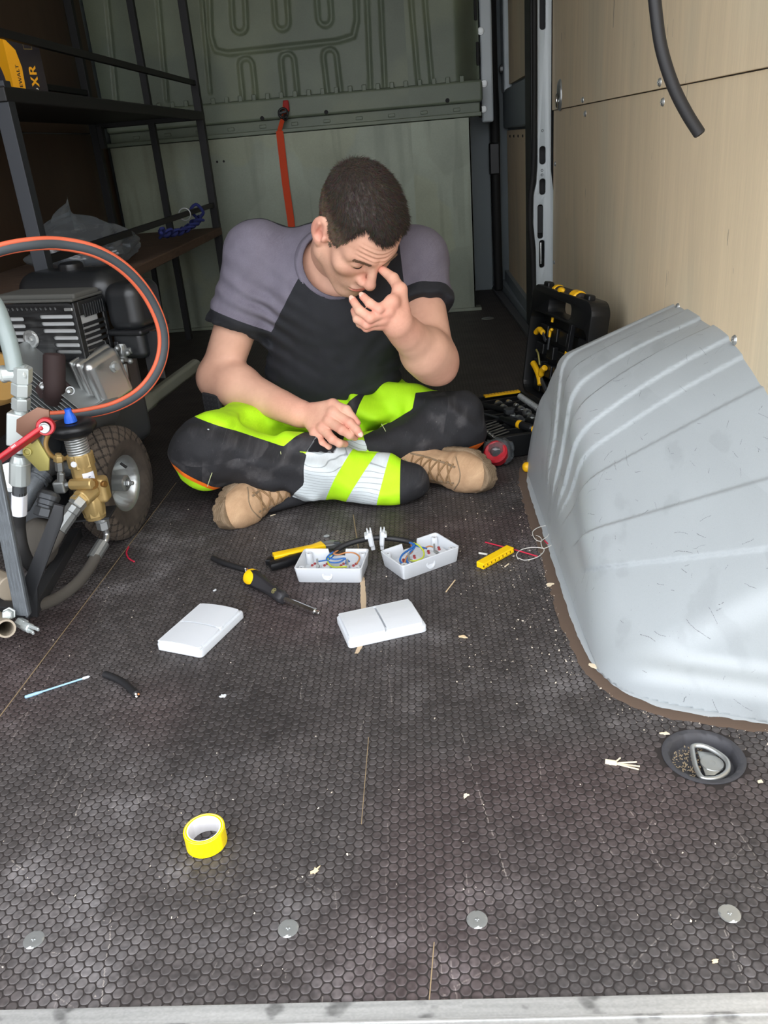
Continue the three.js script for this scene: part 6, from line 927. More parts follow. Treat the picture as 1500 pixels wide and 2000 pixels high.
  for (let k = 0; k < 6; k++) { const t = thing('spanner', 'slim steel spanner among six side by side in the case tray', 'spanner', tray(0.27 + k * 0.014, 0.24, 0.045), 'spanners in the case tray'); partW(t, 'shank', bar(tray(0.215 + k * 0.018, 0.155, 0.05), tray(0.235 + k * 0.018, 0.2, 0.05), 0.005, 0.003, ey), M.steel); partW(t, 'ring', torus(tray(0.237 + k * 0.018, 0.206, 0.05), ey, 0.006, 0.002, 18, 8), M.steel); }
  const R2 = rng(4); for (let k = 0; k < 14; k++) { const h = 0.05 + (k % 7) * 0.037, w = 0.05 + Math.floor(k / 7) * 0.035 + R2() * 0.01, r = 0.006 + R2() * 0.005; solo('socket', turned(tray(h, w, 0.044), tray(h + 0.012 + r, w, 0.046), [[r * 0.6, 0], [r, 0.001], [r, 0.016], [r * 0.7, 0.017], [r * 0.65, 0.008], [0, 0.008]], 16), M.steel, 'small steel socket among those in two rows in the case tray', 'socket', 'sockets in the case tray'); }
}
{ // yellow handled tool half hidden behind the wheel arch
  const a = [0.2178, 0, -1.8305], t = thing('tape_measure', 'yellow rounded tool end peeping out behind the wheel arch', 'tool', [a[0] + 0.02, 0, a[2]]);
  part(t, 'body', box(0.06, 0.024, 0.024, 0.008, 0.012, 0, 0.011, 5), M.case_yellow); part(t, 'band', box(0.02, 0.0265, 0.0265, 0.02, 0.0135, 0, 0.011, 4), M.black_plastic);
}


// ================================================================ things on the floor in front
mat('shell_white', 0xcdd1d5, 0.36, 0, { clearcoat: 0.2, clearcoatRoughness: 0.4 }); mat('wire_blue', 0x2a62a6, 0.5); mat('wire_brown', 0xb0764a, 0.5); mat('wire_green', 0xb6c23a, 0.5); mat('copper_red', 0xa8474a, 0.45, 0.3); mat('sheath_black', 0x1b1b1d, 0.5);
function ringPts(hx, hz, r, n) { const o = []; for (const [cx, cz, a0] of [[hx - r, hz - r, 0], [-(hx - r), hz - r, 90], [-(hx - r), -(hz - r), 180], [hx - r, -(hz - r), 270]]) for (let k = 0; k <= n; k++) { const a = (a0 + 90 * k / n) * D2R; o.push([cx + Math.cos(a) * r, cz + Math.sin(a) * r]); } const d = []; for (let i = 0; i < o.length; i++) { const a = o[i], b = o[(i + 1) % o.length], L = Math.hypot(b[0] - a[0], b[1] - a[1]), m = Math.max(1, Math.round(L / 0.003)); for (let k = 0; k < m; k++) d.push([lerp(a[0], b[0], k / m), lerp(a[1], b[1], k / m)]); } return d; }
function loft(rings, caps = true) { // stacked outlines of equal length: [points, y(i)]
  const n = rings[0][0].length, P = [], I = []; for (const [pts, y] of rings) pts.forEach((p, i) => P.push(p[0], typeof y === 'function' ? y(p) : y, p[1]));
  for (let j = 0; j + 1 < rings.length; j++) for (let i = 0; i < n; i++) { const a = j * n + i, b = j * n + (i + 1) % n; I.push(a, a + n, b, b, a + n, b + n); }
  if (caps) for (const [j, s] of [[0, 1], [rings.length - 1, -1]]) { const c = P.length / 3, y = P[j * n * 3 + 1]; P.push(0, y, 0); for (let i = 0; i < n; i++) { const a = j * n + i, b = j * n + (i + 1) % n; s > 0 ? I.push(c, a, b) : I.push(c, b, a); } }
  const g = new THREE.BufferGeometry(); g.setAttribute('position', new THREE.Float32BufferAttribute(P, 3)); g.setIndex(I); return crease(g, 32);
}
function socketBox(label, pos, turn, wires) {
  const t = thing('socket_box', label, 'socket box', pos); t.rotation.y = turn * D2R;
  const sc = (p, kx, kz) => p.map((q) => [q[0] * kx, q[1] * kz]);
  const o = ringPts(0.0645, 0.041, 0.006, 5), top = (p) => (p[1] < -0.034 && Math.abs(p[0] - 0.002) < 0.0155 ? 0.016 : 0.0305);
  part(t, 'shell', loft([[sc(o, 0.93, 0.9), 0.0], [sc(o, 0.94, 0.91), 0.0008], [o, top], [sc(o, 0.995, 0.99), (p) => top(p) + 0.0006], [sc(o, 0.966, 0.945), (p) => top(p) + 0.0006], [sc(o, 0.962, 0.94), top], [sc(o, 0.90, 0.86), 0.0055], [sc(o, 0.88, 0.83), 0.005]]), M.shell_white);
  part(t, 'knockout', lathe([[0.0098, 0], [0.0098, 0.0012], [0.0085, 0.0016], [0.007, 0.0012], [0.0066, 0.0004], [0, 0.0004]], 28).rotateX(Math.PI / 2 - 0.11).translate(-0.002, 0.016, 0.0386), M.shell_white);
  for (const [x, z] of [[-0.053, -0.03], [0.053, -0.03], [-0.053, 0.028], [0.053, 0.028]]) part(t, 'screw_pillar', lathe([[0.002, 0.0265], [0.0022, 0.0275], [0.0055, 0.0275], [0.006, 0.0265], [0.0072, 0.004]].reverse(), 16).translate(x, 0, z), M.shell_white);
  for (const x of [-0.036, -0.012, 0.02, 0.044]) { part(t, 'terminal_block', box(0.016, 0.012, 0.026, x, 0.011, 0.006, 0.002), M.shell_white); const s = part(t, 'terminal_screw', merge([lathe([[0.0026, 0], [0.0026, 0.0024], [0.0008, 0.0024], [0.0005, 0.0016]], 12).translate(x - 0.003, 0.017, 0.004), lathe([[0.0026, 0], [0.0026, 0.0024], [0, 0.0024]], 12).translate(x + 0.0005, 0.017, -0.003)]), M.copper_red); }
  for (const x of [-0.028, 0.03]) { part(t, 'earth_pin', merge([box(0.0042, 0.024, 0.0022, x, 0.0215, 0.004, 0.0009), box(0.006, 0.003, 0.009, x + 0.001, 0.0175, 0.008, 0.0008)]), M.zinc); }
  for (const [m, r, pts] of wires) part(t, 'wire', tube(pts, r, 60, 8), m);
  return t;
}
const WA = [[M.wire_blue, 0.0016, [[0.0, 0.026, -0.034], [-0.008, 0.028, -0.024], [-0.014, 0.024, -0.012], [-0.006, 0.021, -0.004], [0.012, 0.021, -0.004], [0.024, 0.024, -0.012], [0.026, 0.02, 0.0]]], [M.wire_blue, 0.0016, [[0.002, 0.028, -0.034], [-0.005, 0.03, -0.026], [-0.011, 0.027, -0.015], [0.002, 0.025, -0.008], [0.022, 0.025, -0.012], [0.032, 0.022, -0.004]]], [M.wire_blue, 0.0014, [[-0.002, 0.024, -0.03], [-0.009, 0.023, -0.012], [-0.02, 0.021, -0.010], [-0.031, 0.02, -0.008]]], [M.wire_brown, 0.0016, [[0.004, 0.03, -0.035], [-0.001, 0.031, -0.02], [0.01, 0.031, -0.016], [0.022, 0.031, -0.024], [0.038, 0.029, -0.026], [0.05, 0.026, -0.014], [0.047, 0.02, 0.0]]], [M.wire_green, 0.0016, [[-0.004, 0.027, -0.034], [-0.011, 0.024, -0.016], [-0.008, 0.02, 0.0], [0.004, 0.019, 0.012], [0.02, 0.02, 0.013], [0.03, 0.019, 0.011]]]];
const boxA = socketBox('open white socket box with a brown wire arching over its right half', [-0.196, 0.0006, -1.377], -7.2, WA);
const WB = [[M.wire_blue, 0.0019, [[0.0, 0.03, -0.036], [0.002, 0.031, -0.022], [-0.012, 0.028, -0.016], [-0.036, 0.027, -0.006], [-0.048, 0.023, 0.006], [-0.046, 0.019, 0.016]]], [M.wire_blue, 0.0019, [[0.003, 0.028, -0.036], [0.001, 0.027, -0.02], [-0.018, 0.025, -0.008], [-0.034, 0.021, 0.006], [-0.036, 0.018, 0.014]]], [M.wire_brown, 0.0016, [[0.002, 0.026, -0.034], [-0.008, 0.023, -0.014], [-0.03, 0.024, 0.0], [-0.042, 0.02, 0.012]]], [M.wire_blue, 0.0016, [[0.004, 0.028, -0.034], [0.008, 0.026, -0.018], [0.018, 0.022, -0.012], [0.022, 0.02, -0.010]]], [M.wire_brown, 0.0016, [[0.012, 0.02, -0.012], [0.03, 0.021, -0.014], [0.038, 0.019, -0.006]]], [M.wire_green, 0.0016, [[0.004, 0.03, -0.036], [0.008, 0.029, -0.016], [0.006, 0.024, 0.004], [-0.006, 0.021, 0.018], [-0.022, 0.019, 0.016], [-0.028, 0.018, 0.008]]]];
const boxB = socketBox('open white socket box set askew with bundled blue wires', [-0.030, 0.0006, -1.397], 32.4, WB);
{ // the cable joining both boxes, with the halves of its grip
  const c = solo('black_cable', tube([[-0.1956, 0.0275, -1.4077], [-0.1881, 0.031, -1.4172], [-0.1687, 0.0345, -1.4299], [-0.1412, 0.036, -1.4413], [-0.1145, 0.035, -1.449], [-0.0835, 0.032, -1.4466], [-0.0575, 0.03, -1.4383], [-0.0417, 0.029, -1.4294]], 0.0056, 70, 16), M.sheath_black, 'black cable joining both open white socket boxes', 'cable');
  for (const [x, l, wd, tilt] of [[726, 'left white plastic cable clamp half on the joining black cable', 0.017, 0.1], [744, 'right white plastic cable clamp half on the joining black cable', 0.015, -0.12]]) {
    const p = [-0.1144, 0.035, -1.4444], k = thing('cable_clamp', l, 'clamp', [p[0] + (x - 735) * 0.00098, p[1] - 0.02, p[2] + 0.002]); k.rotation.set(0, 0.1, tilt);
    part(k, 'body', merge([box(wd * 0.62, 0.03, 0.019, 0, 0.022, 0, 0.003), box(wd * 0.9, 0.008, 0.02, x < 735 ? -0.003 : 0.002, 0.03, 0, 0.002), box(wd * 0.5, 0.012, 0.012, 0.001, 0.004, 0, 0.002)]), M.shell_white);
    for (const d of [-0.0032, 0.0032]) part(k, 'tooth', box(0.0028, 0.012, 0.006, d, 0.039, 0, 0.001), M.shell_white);
    part(k, 'rib', merge([box(0.0016, 0.026, 0.0205, -0.003, 0.022, 0, 0.0005, 1), box(0.0016, 0.026, 0.0205, 0.002, 0.022, 0, 0.0005, 1)]), M.shell_white);
  }
}
function cover(label, pos, turn, back) {
  const t = thing('socket_cover', label, 'socket cover', pos); t.rotation.y = turn * D2R;
  const o = ringPts(0.0665, 0.0445, 0.006, 5), sc = (k, j = k) => o.map((q) => [q[0] * k, q[1] * j]);
  const dome = (p) => 0.0155 + 0.0035 * (1 - Math.pow(p[1] / 0.045, 2));
  part(t, 'frame', loft([[sc(0.985), 0], [sc(1.0), 0.001], [sc(1.0), 0.0105], [sc(0.985), 0.0122], [sc(0.93, 0.92), 0.0125]]), M.shell_white);
  for (const s of [-1, 1]) { const f = ringPts(0.0305, 0.0405, 0.004, 4), k = (m) => f.map((q) => [q[0] * m, q[1] * m]), N = [[k(1), 0.011], [k(1), 0.0135], [k(0.985), dome], ...[0.85, 0.7, 0.5, 0.3, 0.12].map((m) => [k(m), dome])]; const fl = part(t, 'flap', loft(N).translate(s * 0.0318, 0, -0.0015), M.shell_white); part(t, 'flap_latch', box(0.009, 0.004, 0.013, s < 0 ? -0.059 : 0.0035, 0.0135, 0.034, 0.0018), M.shell_white); }
  part(t, 'hinge_bar', box(0.125, 0.004, 0.005, 0, 0.0145, -0.0415, 0.0018), M.shell_white);
  return t;
}
cover('closed white socket cover lying turned lengthwise, left of the screwdriver', [-0.4055, 0.0006, -1.187], 69, 1);
cover('closed white socket cover lying crosswise on the pale strip', [-0.0985, 0.0006, -1.178], 17.6, 0);

{ // side cutters with yellow and black grips
  const t = thing('side_cutters', 'side cutters with yellow and black grips behind socket box', 'pliers', [-0.26, 0, -1.44]);
  const a = [-0.3177, 0.016, -1.4273], b = [-0.2633, 0.017, -1.4473], c = [-0.2225, 0.016, -1.4667], h = [-0.2024, 0.014, -1.4705];
  const grip = (n, pts, r, m, l, flat) => { const g = tube(pts, r, 40, 14); partW(t, n, g, m, l); };
  const slab = (pts, ws, hgt, m, n, l) => { const P = []; const L = [], Rr = []; pts.forEach((p, i) => { const d = unit(sub(pts[Math.min(i + 1, pts.length - 1)], pts[Math.max(i - 1, 0)])), s = [d[2], 0, -d[0]]; L.push(add(p, s, ws[i])); Rr.push(add(p, s, -ws[i])); }); const poly = [...L, ...Rr.reverse()].map((p) => [p[0], -p[2]]); const g = ext(poly, hgt, 0.003).rotateX(-Math.PI / 2).translate(0, pts[0][1] - hgt / 2, 0); partW(t, n, g, m, l); };
  slab([a, b, [-0.2419, 0.016, -1.4556], c], [0.0105, 0.009, 0.0085, 0.0115], 0.013, M.yellow_plastic, 'grip', 'yellow grip');
  slab([[-0.3209, 0.011, -1.3988], [-0.2939, 0.011, -1.4125], [-0.2676, 0.011, -1.4352], [-0.2328, 0.011, -1.4621]], [0.0095, 0.010, 0.009, 0.008], 0.015, M.black_plastic, 'grip', 'black grip');
  slab([[-0.3261, 0.011, -1.412], [-0.3233, 0.011, -1.4202], [-0.3206, 0.011, -1.4285]], [0.006, 0.008, 0.008], 0.013, M.black_plastic, 'grip_end');
  slab([[-0.2252, 0.013, -1.4708], [-0.2092, 0.013, -1.4756], [-0.1945, 0.013, -1.4738], [-0.186, 0.013, -1.4704]], [0.009, 0.012, 0.008, 0.002], 0.011, M.cast_alloy, 'jaw', 'grey steel jaws');
  slab([[-0.2016, 0.019, -1.4673], [-0.1933, 0.019, -1.4662], [-0.1879, 0.019, -1.4633]], [0.004, 0.005, 0.002], 0.003, M.dark_alloy, 'cutting_edge');
  partW(t, 'pivot', lathe([[0.006, 0], [0.006, 0.003], [0, 0.0035]], 18).translate(...add([-0.2189, 0, -1.4981], [0, 0.0185, 0])), M.steel);
}
{ // screwdriver
  const a = [-0.3533, 0.0165, -1.3555], b = [-0.2723, 0.0145, -1.2634], c = [-0.2062, 0.008, -1.2191], d = unit(sub(b, a)), L = len(sub(b, a));
  const t = thing('screwdriver', 'yellow and black screwdriver with steel shaft beside the white covers', 'screwdriver', [-0.28, 0, -1.29]);
  partW(t, 'handle', turned(a, b, [[0, -0.003], [0.009, -0.002], [0.0155, 0.006], [0.0165, 0.014], [0.0155, 0.03], [0.0135, 0.05], [0.0115, 0.066], [0.0108, L * 0.78], [0.0118, L * 0.9], [0.0105, L - 0.002], [0.0085, L], [0, L]], 28, 60), mat('grip_black', 0x242326, 0.55));
  const rightw = unit(cross(d, [0, 1, 0])); const S = (l, ang, r) => add(add(add(a, d, l), rightw, Math.sin(ang) * r), [0, 1, 0], Math.cos(ang) * r);
  const prof = (l) => l < 0.006 ? lerp(0.009, 0.0155, (l + 0.002) / 0.008) : l < 0.014 ? lerp(0.0155, 0.0165, (l - 0.006) / 0.008) : l < 0.03 ? lerp(0.0165, 0.0155, (l - 0.014) / 0.016) : lerp(0.0155, 0.0135, (l - 0.03) / 0.02);
  const patch = (l0, l1, a0, a1, sh) => { const P = [], I = [], n = 16; for (let j = 0; j <= n; j++) for (let i = 0; i <= n; i++) { const l = lerp(l0, l1, j / n), w = sh(j / n); P.push(...S(l, lerp((a0 + a1) / 2 + (a0 - a1) / 2 * w, (a0 + a1) / 2 - (a0 - a1) / 2 * w, i / n), prof(l) + 0.0006)); } for (let j = 0; j < n; j++) for (let i = 0; i < n; i++) { const q = j * (n + 1) + i; I.push(q, q + 1, q + n + 1, q + 1, q + n + 2, q + n + 1); } const g = new THREE.BufferGeometry(); g.setAttribute('position', new THREE.Float32BufferAttribute(P, 3)); g.setIndex(I); g.computeVertexNormals(); return g; };
  const yp = new THREE.MeshStandardMaterial({ color: 0xf2c40c, roughness: 0.45, side: THREE.DoubleSide });
  partW(t, 'grip_inlay', patch(-0.001, 0.036, 0.1, 1.9, (v) => Math.sqrt(clamp(1 - Math.pow(v * 1.0, 3)))), yp, 'yellow inlay'); partW(t, 'grip_inlay', patch(-0.001, 0.016, -1.9, 0.6, (v) => 1 - v * 0.5), yp, 'yellow inlay'); partW(t, 'grip_inlay', patch(0.02, 0.042, -1.5, -1.15, (v) => Math.sin(v * 3.1)), yp, 'yellow inlay');
  partW(t, 'shaft', merge([rod(b, mix3(b, c, 0.9), 0.0054, 6), rod(mix3(b, c, 0.88), c, 0.0037, 12), rod(mix3(b, c, 0.85), mix3(b, c, 0.9), 0.006, 16)]), M.chrome);
  const tg = canvasTex(96, 96, (x) => { x.fillStyle = '#242326'; x.fillRect(0, 0, 96, 96); x.strokeStyle = '#a8a05a'; x.lineWidth = 5; x.beginPath(); x.ellipse(48, 48, 36, 36, 0, 0, 6.3); x.stroke(); for (let k = 0; k < 4; k++) { x.beginPath(); x.moveTo(24 + k * 12, 66); x.lineTo(34 + k * 12, 30); x.stroke(); } });
  partW(t, 'logo_mark', basis(new THREE.CircleGeometry(0.0062, 24), add(add(add(a, d, L * 0.8), [0, 1, 0], 0.0095), rightw, 0.0058), d, unit(cross(unit([rightw[0] * 0.55, 0.83, rightw[2] * 0.55]), d)), unit([rightw[0] * 0.55, 0.83, rightw[2] * 0.55])), new THREE.MeshStandardMaterial({ map: tg, roughness: 0.55 }));
}
// roll of yellow tape
{
  const t = thing('tape_roll', 'small roll of glossy yellow tape lying on the bare floor', 'tape', [-0.2905, 0.0004, -0.7215]);
  part(t, 'tape', lathe([[0.0198, 0.0225], [0.0236, 0.0225], [0.0242, 0.022], [0.0242, 0.0006], [0.0236, 0], [0.0198, 0], [0.0198, 0.0225]], 64, 30), mat('yellow_tape', 0xf3d40a, 0.25, 0, { clearcoat: 0.5, clearcoatRoughness: 0.2 }));
  part(t, 'core', lathe([[0.0184, 0], [0.0184, 0.0222], [0.0188, 0.0227], [0.0198, 0.0227]].reverse(), 64, 30), new THREE.MeshStandardMaterial({ color: 0xd8d6d6, roughness: 0.7, side: THREE.DoubleSide }), 'white card core');
  part(t, 'loose_layer', lathe([[0.0218, 0.02265], [0.0226, 0.0228]], 40).rotateY(1.2), mat('tape_edge', 0xc9a58a, 0.6));
}
// yellow connector strip, red and white wires beside the arch
{
  const t = thing('connector_strip', 'yellow plastic connector strip lying near foot of the wheel arch', 'connector', [0.112, 0.0005, -1.394]); t.rotation.y = 44 * D2R;
  part(t, 'strip', merge([box(0.088, 0.012, 0.018, 0, 0.006, 0, 0.0015)]), mat('strip_yellow', 0xf3c80a, 0.45));
  for (let k = 0; k < 8; k++) part(t, 'tooth', box(0.0075, 0.004, 0.003, -0.038 + k * 0.0108, 0.0055, 0.0096, 0.0008, 1), M.strip_yellow); for (let k = 0; k < 9; k++) part(t, 'slot', box(0.002, 0.0035, 0.002, -0.0432 + k * 0.0108, 0.0068, 0.0088, 0.0003, 1), M.dark_brass);
  mat('wire_red', 0xc42a44, 0.45); mat('wire_white', 0xcfcdc6, 0.5);
  solo('red_wire', tube([[0.0989, 0.0016, -1.4688], [0.1243, 0.002, -1.449], [0.1565, 0.0018, -1.4256], [0.1926, 0.0014, -1.3964]], 0.0014, 40, 8), M.wire_red, 'straight red wire running under the yellow connector strip', 'wire');
  solo('red_wire', tube([[0.2145, 0.0016, -1.4609], [0.2191, 0.0016, -1.4447]], 0.0015, 10, 8), M.wire_red, 'very short red wire end at the foot of the wheel arch', 'wire');
  solo('red_wire', tube([[-0.6473, 0.0016, -1.5412], [-0.6412, 0.003, -1.5093], [-0.628, 0.002, -1.4844], [-0.6128, 0.0016, -1.4699]], 0.0018, 24, 8), M.wire_red, 'curved red wire offcut on the floor in front of the tyre', 'wire');
  solo('grey_offcut', rod([0.0825, 0.002, -1.4234], [0.0985, 0.002, -1.415], 0.002, 10), M.wire_white, 'short pale grey wire offcut left of the connector strip', 'wire');
  solo('white_wire', tube([[0.1544, 0.001, -1.3912], [0.1533, 0.003, -1.4065], [0.1666, 0.002, -1.4284], [0.1904, 0.004, -1.4302], [0.2071, 0.003, -1.4236], [0.2031, 0.002, -1.4088], [0.1857, 0.003, -1.3879], [0.165, 0.002, -1.3839], [0.1558, 0.001, -1.3953]], 0.0009, 90, 6), M.wire_white, 'loop of thin white wire beside the red wire', 'wire');
  solo('white_wire', tube([[0.2235, 0.004, -1.4349], [0.2074, 0.003, -1.4257], [0.2054, 0.003, -1.4458], [0.2085, 0.002, -1.4609], [0.2227, 0.004, -1.4756], [0.2302, 0.004, -1.5051], [0.2259, 0.003, -1.5247], [0.2081, 0.004, -1.5153], [0.1971, 0.003, -1.5021], [0.1949, 0.002, -1.4856], [0.2002, 0.004, -1.4579], [0.207, 0.003, -1.4568], [0.2078, 0.002, -1.477], [0.2011, 0.001, -1.4869]], 0.0009, 120, 6), M.wire_white, 'tangled thin white wire against the foot of the arch', 'wire');
}
const offcut = (pts, label) => { const t = thing('cable_offcut', label, 'cable', [pts[0][0], 0, pts[0][2]]); partW(t, 'sheath', tube(pts, 0.0058, 40, 14), M.sheath_black); const e = pts[pts.length - 1], d = unit(sub(e, pts[pts.length - 2])); for (let k = 0; k < 3; k++) { const a = k * 2.1, s = [d[2] * Math.cos(a) * 0.0026, Math.sin(a) * 0.0026, -d[0] * Math.cos(a) * 0.0026]; partW(t, 'core', rod(add(add(e, d, -0.002), s), add(add(e, d, 0.0035), s), 0.0016, 8), k ? M.wire_white : M.wire_brown); } };
offcut([[-0.4462, 0.0062, -1.457], [-0.4205, 0.0062, -1.4342], [-0.3943, 0.0062, -1.4162], [-0.3701, 0.0062, -1.4008]], 'black cable offcut lying above the screwdriver handle');
offcut([[-0.5338, 0.0062, -1.0699], [-0.5122, 0.0062, -1.0573], [-0.4901, 0.0062, -1.0396], [-0.4657, 0.0062, -1.0133]], 'bent black cable offcut beside the pale blue stick');
{ const a = [-0.6462, 0.002, -1.0245], b = [-0.5627, 0.002, -1.0711], t = thing('thin_stick', 'thin pale blue plastic stick at the left near floor joint', 'stick', [a[0], 0, a[2]]); partW(t, 'shaft', rod(a, b, 0.0015, 10), mat('pale_blue', 0x8fb4cc, 0.35)); partW(t, 'grip', turned(a, mix3(a, b, 0.22), [[0, 0], [0.0026, 0.001], [0.0026, 0.018], [0.0018, 0.026], [0, 0.027]], 12), M.pale_blue); partW(t, 'tip', turned(mix3(a, b, 0.9), b, [[0.0014, 0], [0.0024, 0.003], [0.002, 0.01], [0, 0.013]], 10), M.shell_white); }

// ---- lashing ring sunk in the floor
{
  const t = thing('lashing_ring', 'steel lashing ring in a round black cup sunk in the floor', 'ring', [ringC[0], -0.0165, ringC[2]]);
  part(t, 'cup', lathe([[0, 0], [0.03, 0], [0.037, 0.003], [0.041, 0.0145], [0.0435, 0.0174], [0.049, 0.0182], [0.0505, 0.0176], [0.0505, 0.0166]].reverse(), 56, 45), new THREE.MeshStandardMaterial({ color: 0x3b3b3f, roughness: 0.6, side: THREE.DoubleSide }));
  const fp = (x, y, h) => 0; const A = [0.317, -0.003, -0.8578], B2 = [0.3111, -0.003, -0.8], Cc = [0.3511, -0.003, -0.8232];
  partW(t, 'ring', tube([A, [0.3288, -0.003, -0.858], [0.3418, -0.003, -0.8465], [0.3499, -0.003, -0.8288], [0.3443, -0.003, -0.8107], [0.3274, -0.003, -0.7991], B2, [0.3085, -0.003, -0.8136], [0.312, -0.003, -0.8415]], 0.0032, 120, 12, true), M.zinc, 'bright steel D ring');
  partW(t, 'plate', (() => { const o = [[0.3214, -0.007, -0.8543], [0.3392, -0.007, -0.8493], [0.3468, -0.007, -0.8336], [0.3419, -0.007, -0.819], [0.3285, -0.007, -0.8088], [0.3175, -0.007, -0.8094]].map((p) => [p[0], -p[2]]); return ext(o, 0.002, 0.0006).rotateX(-Math.PI / 2).translate(0, -0.009, 0); })(), M.zinc, 'dull steel plate');
  const bc = [0.3322, -0.007, -0.8297]; partW(t, 'boss', lathe([[0.0145, 0], [0.0138, 0.0012], [0.004, 0.0016], [0.003, 0.001], [0, 0.001]], 30).translate(bc[0], -0.0072, bc[2]), M.zinc);
  const R = rng(91), gr = []; for (let k = 0; k < 420; k++) { const a = R() * 6.28, r = Math.sqrt(R()) * 0.037, x = Math.cos(a) * r, z = Math.sin(a) * r; if (R() > sstep(0.03, -0.03, x + z * 0.3)) continue; gr.push(eul(box(0.0012 + R() * 0.002, 0.0008, 0.0008 + R() * 0.0012, 0, 0, 0, 0.0002, 1), [x, 0.0012 + R() * 0.002, z], [R(), R() * 6, R()])); }
  part(t, 'grit', merge(gr), mat('sawdust', 0x9a8a70, 0.95)).userData.kind = 'stuff';
}
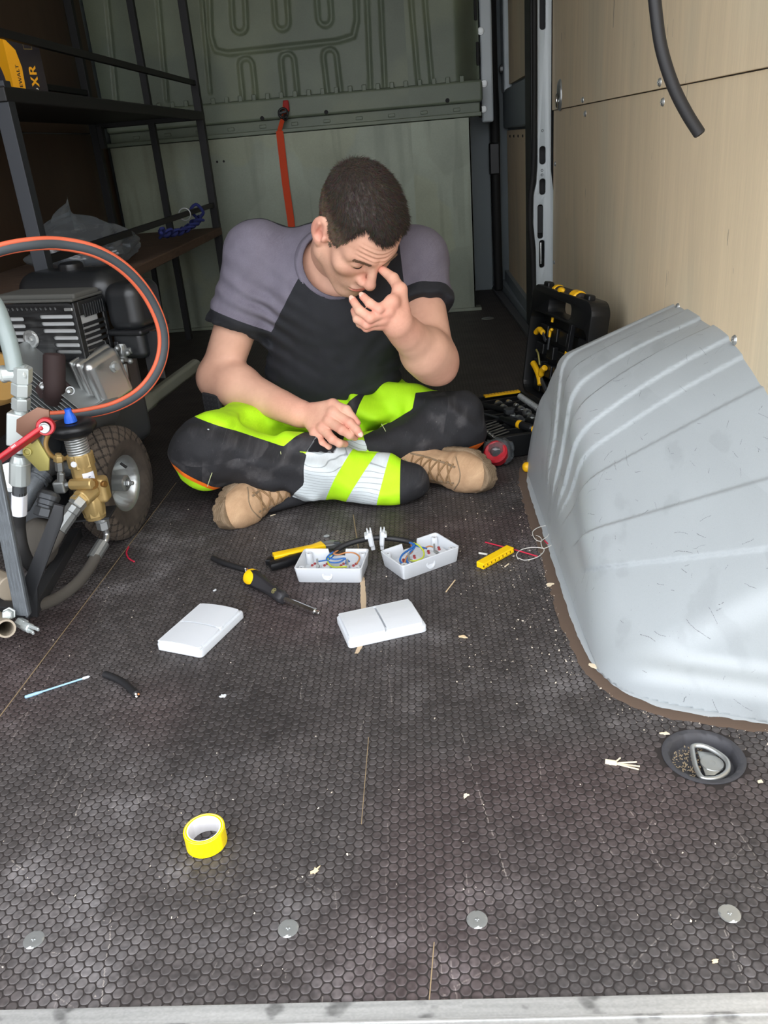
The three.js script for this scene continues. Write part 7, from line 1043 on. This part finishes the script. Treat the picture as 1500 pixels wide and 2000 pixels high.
// ---- splinters, chips and crumbs
{
  mat('wood', 0xd9c09a, 0.8); mat('wood_pale', 0xe3d3b6, 0.8);
  const sp = [0.1985, 0.002, -0.8301], e1 = [0.2373, 0.003, -0.8267], e2 = [0.2397, 0.001, -0.8205], e3 = [0.2368, 0.002, -0.814], e4 = [0.2186, 0.004, -0.8342], mid1 = [0.2122, 0.002, -0.8256];
  const t = thing('splinter', 'pale forked wood splinter on the floor left of lashing ring', 'wood splinter', [sp[0], 0, sp[2]]);
  partW(t, 'stem', bar(sp, mid1, 0.0032, 0.008, [0, 1, 0], 0.0006), M.wood_pale); for (const e of [e1, e2, e3, e4]) partW(t, 'sliver', bar(mix3(sp, mid1, 0.75), e, 0.0014, 0.0018, [0, 1, 0], 0.0003), M.wood_pale);
  const chipShape = (R, l, w) => { const n = 11, pts = []; for (let k = 0; k < n; k++) { const a = k / n * 6.283, r = 0.4 + R() * 0.85; pts.push([Math.cos(a) * l * r, Math.sin(a) * w * r]); } return ext(pts, 0.0016, 0.0003).rotateX(-Math.PI / 2); };
  const chip = (p, l, w, turn, label, m = M.wood, seed = 1) => { const g = chipShape(rng(seed * 31), l, w).rotateY(turn).translate(p[0], 0.0006, p[2]); solo('wood_chip', g, m, label, 'wood chip'); };
  chip([0.2293, 0, -1.0364], 0.012, 0.007, -0.9, 'large pale torn chip at the near corner of wheel arch', M.wood_pale, 2);
  chip([0.2001, 0, -1.2879], 0.010, 0.005, 0.1, 'ragged pale chip beside the arch foot, nearer than the connector', M.wood_pale, 3);
  chip([0.0363, 0, -1.1343], 0.0075, 0.0045, -0.5, 'pale angular chip on open floor right of the crosswise cover', M.wood, 4);
  chip([0.0192, 0, -0.7808], 0.0058, 0.003, 0.5, 'small pale chip on open floor left of the forked splinter', M.wood_pale, 5);
  chip([0.2865, 0, -0.8802], 0.006, 0.003, 0, 'pale chip touching the upper rim of the lashing ring cup', M.wood_pale, 6);
  chip([0.375, 0, -0.7861], 0.004, 0.003, 0.4, 'tiny pale chip at the right edge beyond the lashing ring', M.wood_pale, 7);
  chip([-0.3317, 0, -1.0054], 0.005, 0.0045, 0.4, 'round white crumb between the turned cover and tape roll', M.shell_white, 8);
  chip([-0.4157, 0, -1.333], 0.0042, 0.0035, 0.4, 'white crumb just above the turned white cover', M.shell_white, 9);
  chip([-0.1558, 0, -0.6744], 0.007, 0.004, 0.9, 'torn pale flake on open floor right of yellow tape roll', M.wood, 10);
  chip([0.2437, 0, -0.5505], 0.004, 0.002, 0.2, 'pale flake near the sill at the right', M.wood, 11);
  chip([-0.3573, 0, -1.6628], 0.006, 0.0018, 0.6, 'thin pale sliver beside the left boot', M.wood_pale, 12);
  solo('wood_stick', bar([0.0138, 0.0012, -1.2818], [0.0321, 0.0012, -1.3228], 0.0016, 0.002, [0, 1, 0], 0.0003), M.wood, 'thin wooden stick on the floor below the askew socket box', 'wood splinter');
  solo('wood_stick', bar([0.1265, 0.0012, -1.3634], [0.1353, 0.0012, -1.3745], 0.0018, 0.0022, [0, 1, 0], 0.0003), M.wood_pale, 'stubby wood splinter below the yellow connector strip', 'wood splinter');
  // torn strip of bare veneer showing on the film
  const vs = [[[-0.1397, 0, -1.3537], 0.0042], [[-0.1364, 0, -1.3109], 0.0046], [[-0.1321, 0, -1.2472], 0.0048], [[-0.1281, 0, -1.1883], 0.0046], [[-0.1281, 0, -1.1414], 0.0044], [[-0.1325, 0, -1.1151], 0.0040], [[-0.1365, 0, -1.0995], 0.0026]]; const P = [], I = [], R = rng(6);
  for (let i = 0; i < vs.length - 1; i++) for (let k = 0; k < 8; k++) { const u = k / 8, p = mix3(vs[i][0], vs[i + 1][0], u), w = lerp(vs[i][1], vs[i + 1][1], u); const a = w * (0.85 + R() * 0.3), b = w * (0.85 + R() * 0.3); P.push(p[0] - a, 0.0005, p[2], p[0] - a * 0.9, 0.0012, p[2], p[0] + b * 0.9, 0.0012, p[2], p[0] + b, 0.0005, p[2]); }
  for (let i = 0; i + 1 < P.length / 12; i++) for (let k = 0; k < 3; k++) { const a = i * 4 + k; I.push(a, a + 4, a + 1, a + 1, a + 4, a + 5); }
  const g = new THREE.BufferGeometry(); g.setAttribute('position', new THREE.Float32BufferAttribute(P, 3)); g.setIndex(I); g.computeVertexNormals();
  solo('veneer_strip', g, new THREE.MeshStandardMaterial({ color: 0xb7a287, roughness: 0.9, side: THREE.DoubleSide }), 'pale torn strip along the floor passing under the crosswise cover', 'strip');
  // crumbs of sawdust and plastic, thickest along the arch
  const cr = [], R3 = rng(21); const base = [0.5, 1, 1.6].map((k) => new THREE.TetrahedronGeometry(0.0011 * k, 0));
  for (let k = 0; k < 1500; k++) {
    let x, z; const m = R3(); if (m < 0.36) { z = -1.0 - R3() * 0.75; x = 0.2 - Math.pow(R3(), 2) * 0.18; } else if (m < 0.5) { const a = R3(); x = lerp(0.22, 0.49, a); z = lerp(-1.0, -0.86, a) + R3() * R3() * 0.12; } else { x = -0.95 + R3() * 1.4; z = -0.55 - R3() * 1.35; if (R3() < 0.45) continue; }
    if (Math.hypot(x - ringC[0], z - ringC[2]) < 0.055) continue;
    if (x > 0.215 && z < -1.0 + (x - 0.215) * 0.55) continue;
    cr.push(eul(base[Math.floor(R3() * R3() * 3)].clone().scale(1, 0.5, 1 + R3()), [x, 0.0009, z], [R3() * 0.5, R3() * 6.28, R3() * 0.5]));
  }
  const cm = solo('crumbs', merge(cr), mat('crumb', 0xcbbfae, 0.9), 'pale crumbs and sawdust scattered over the floor', 'crumbs'); cm.userData.kind = 'stuff';
}


renderer.render(scene, camera);
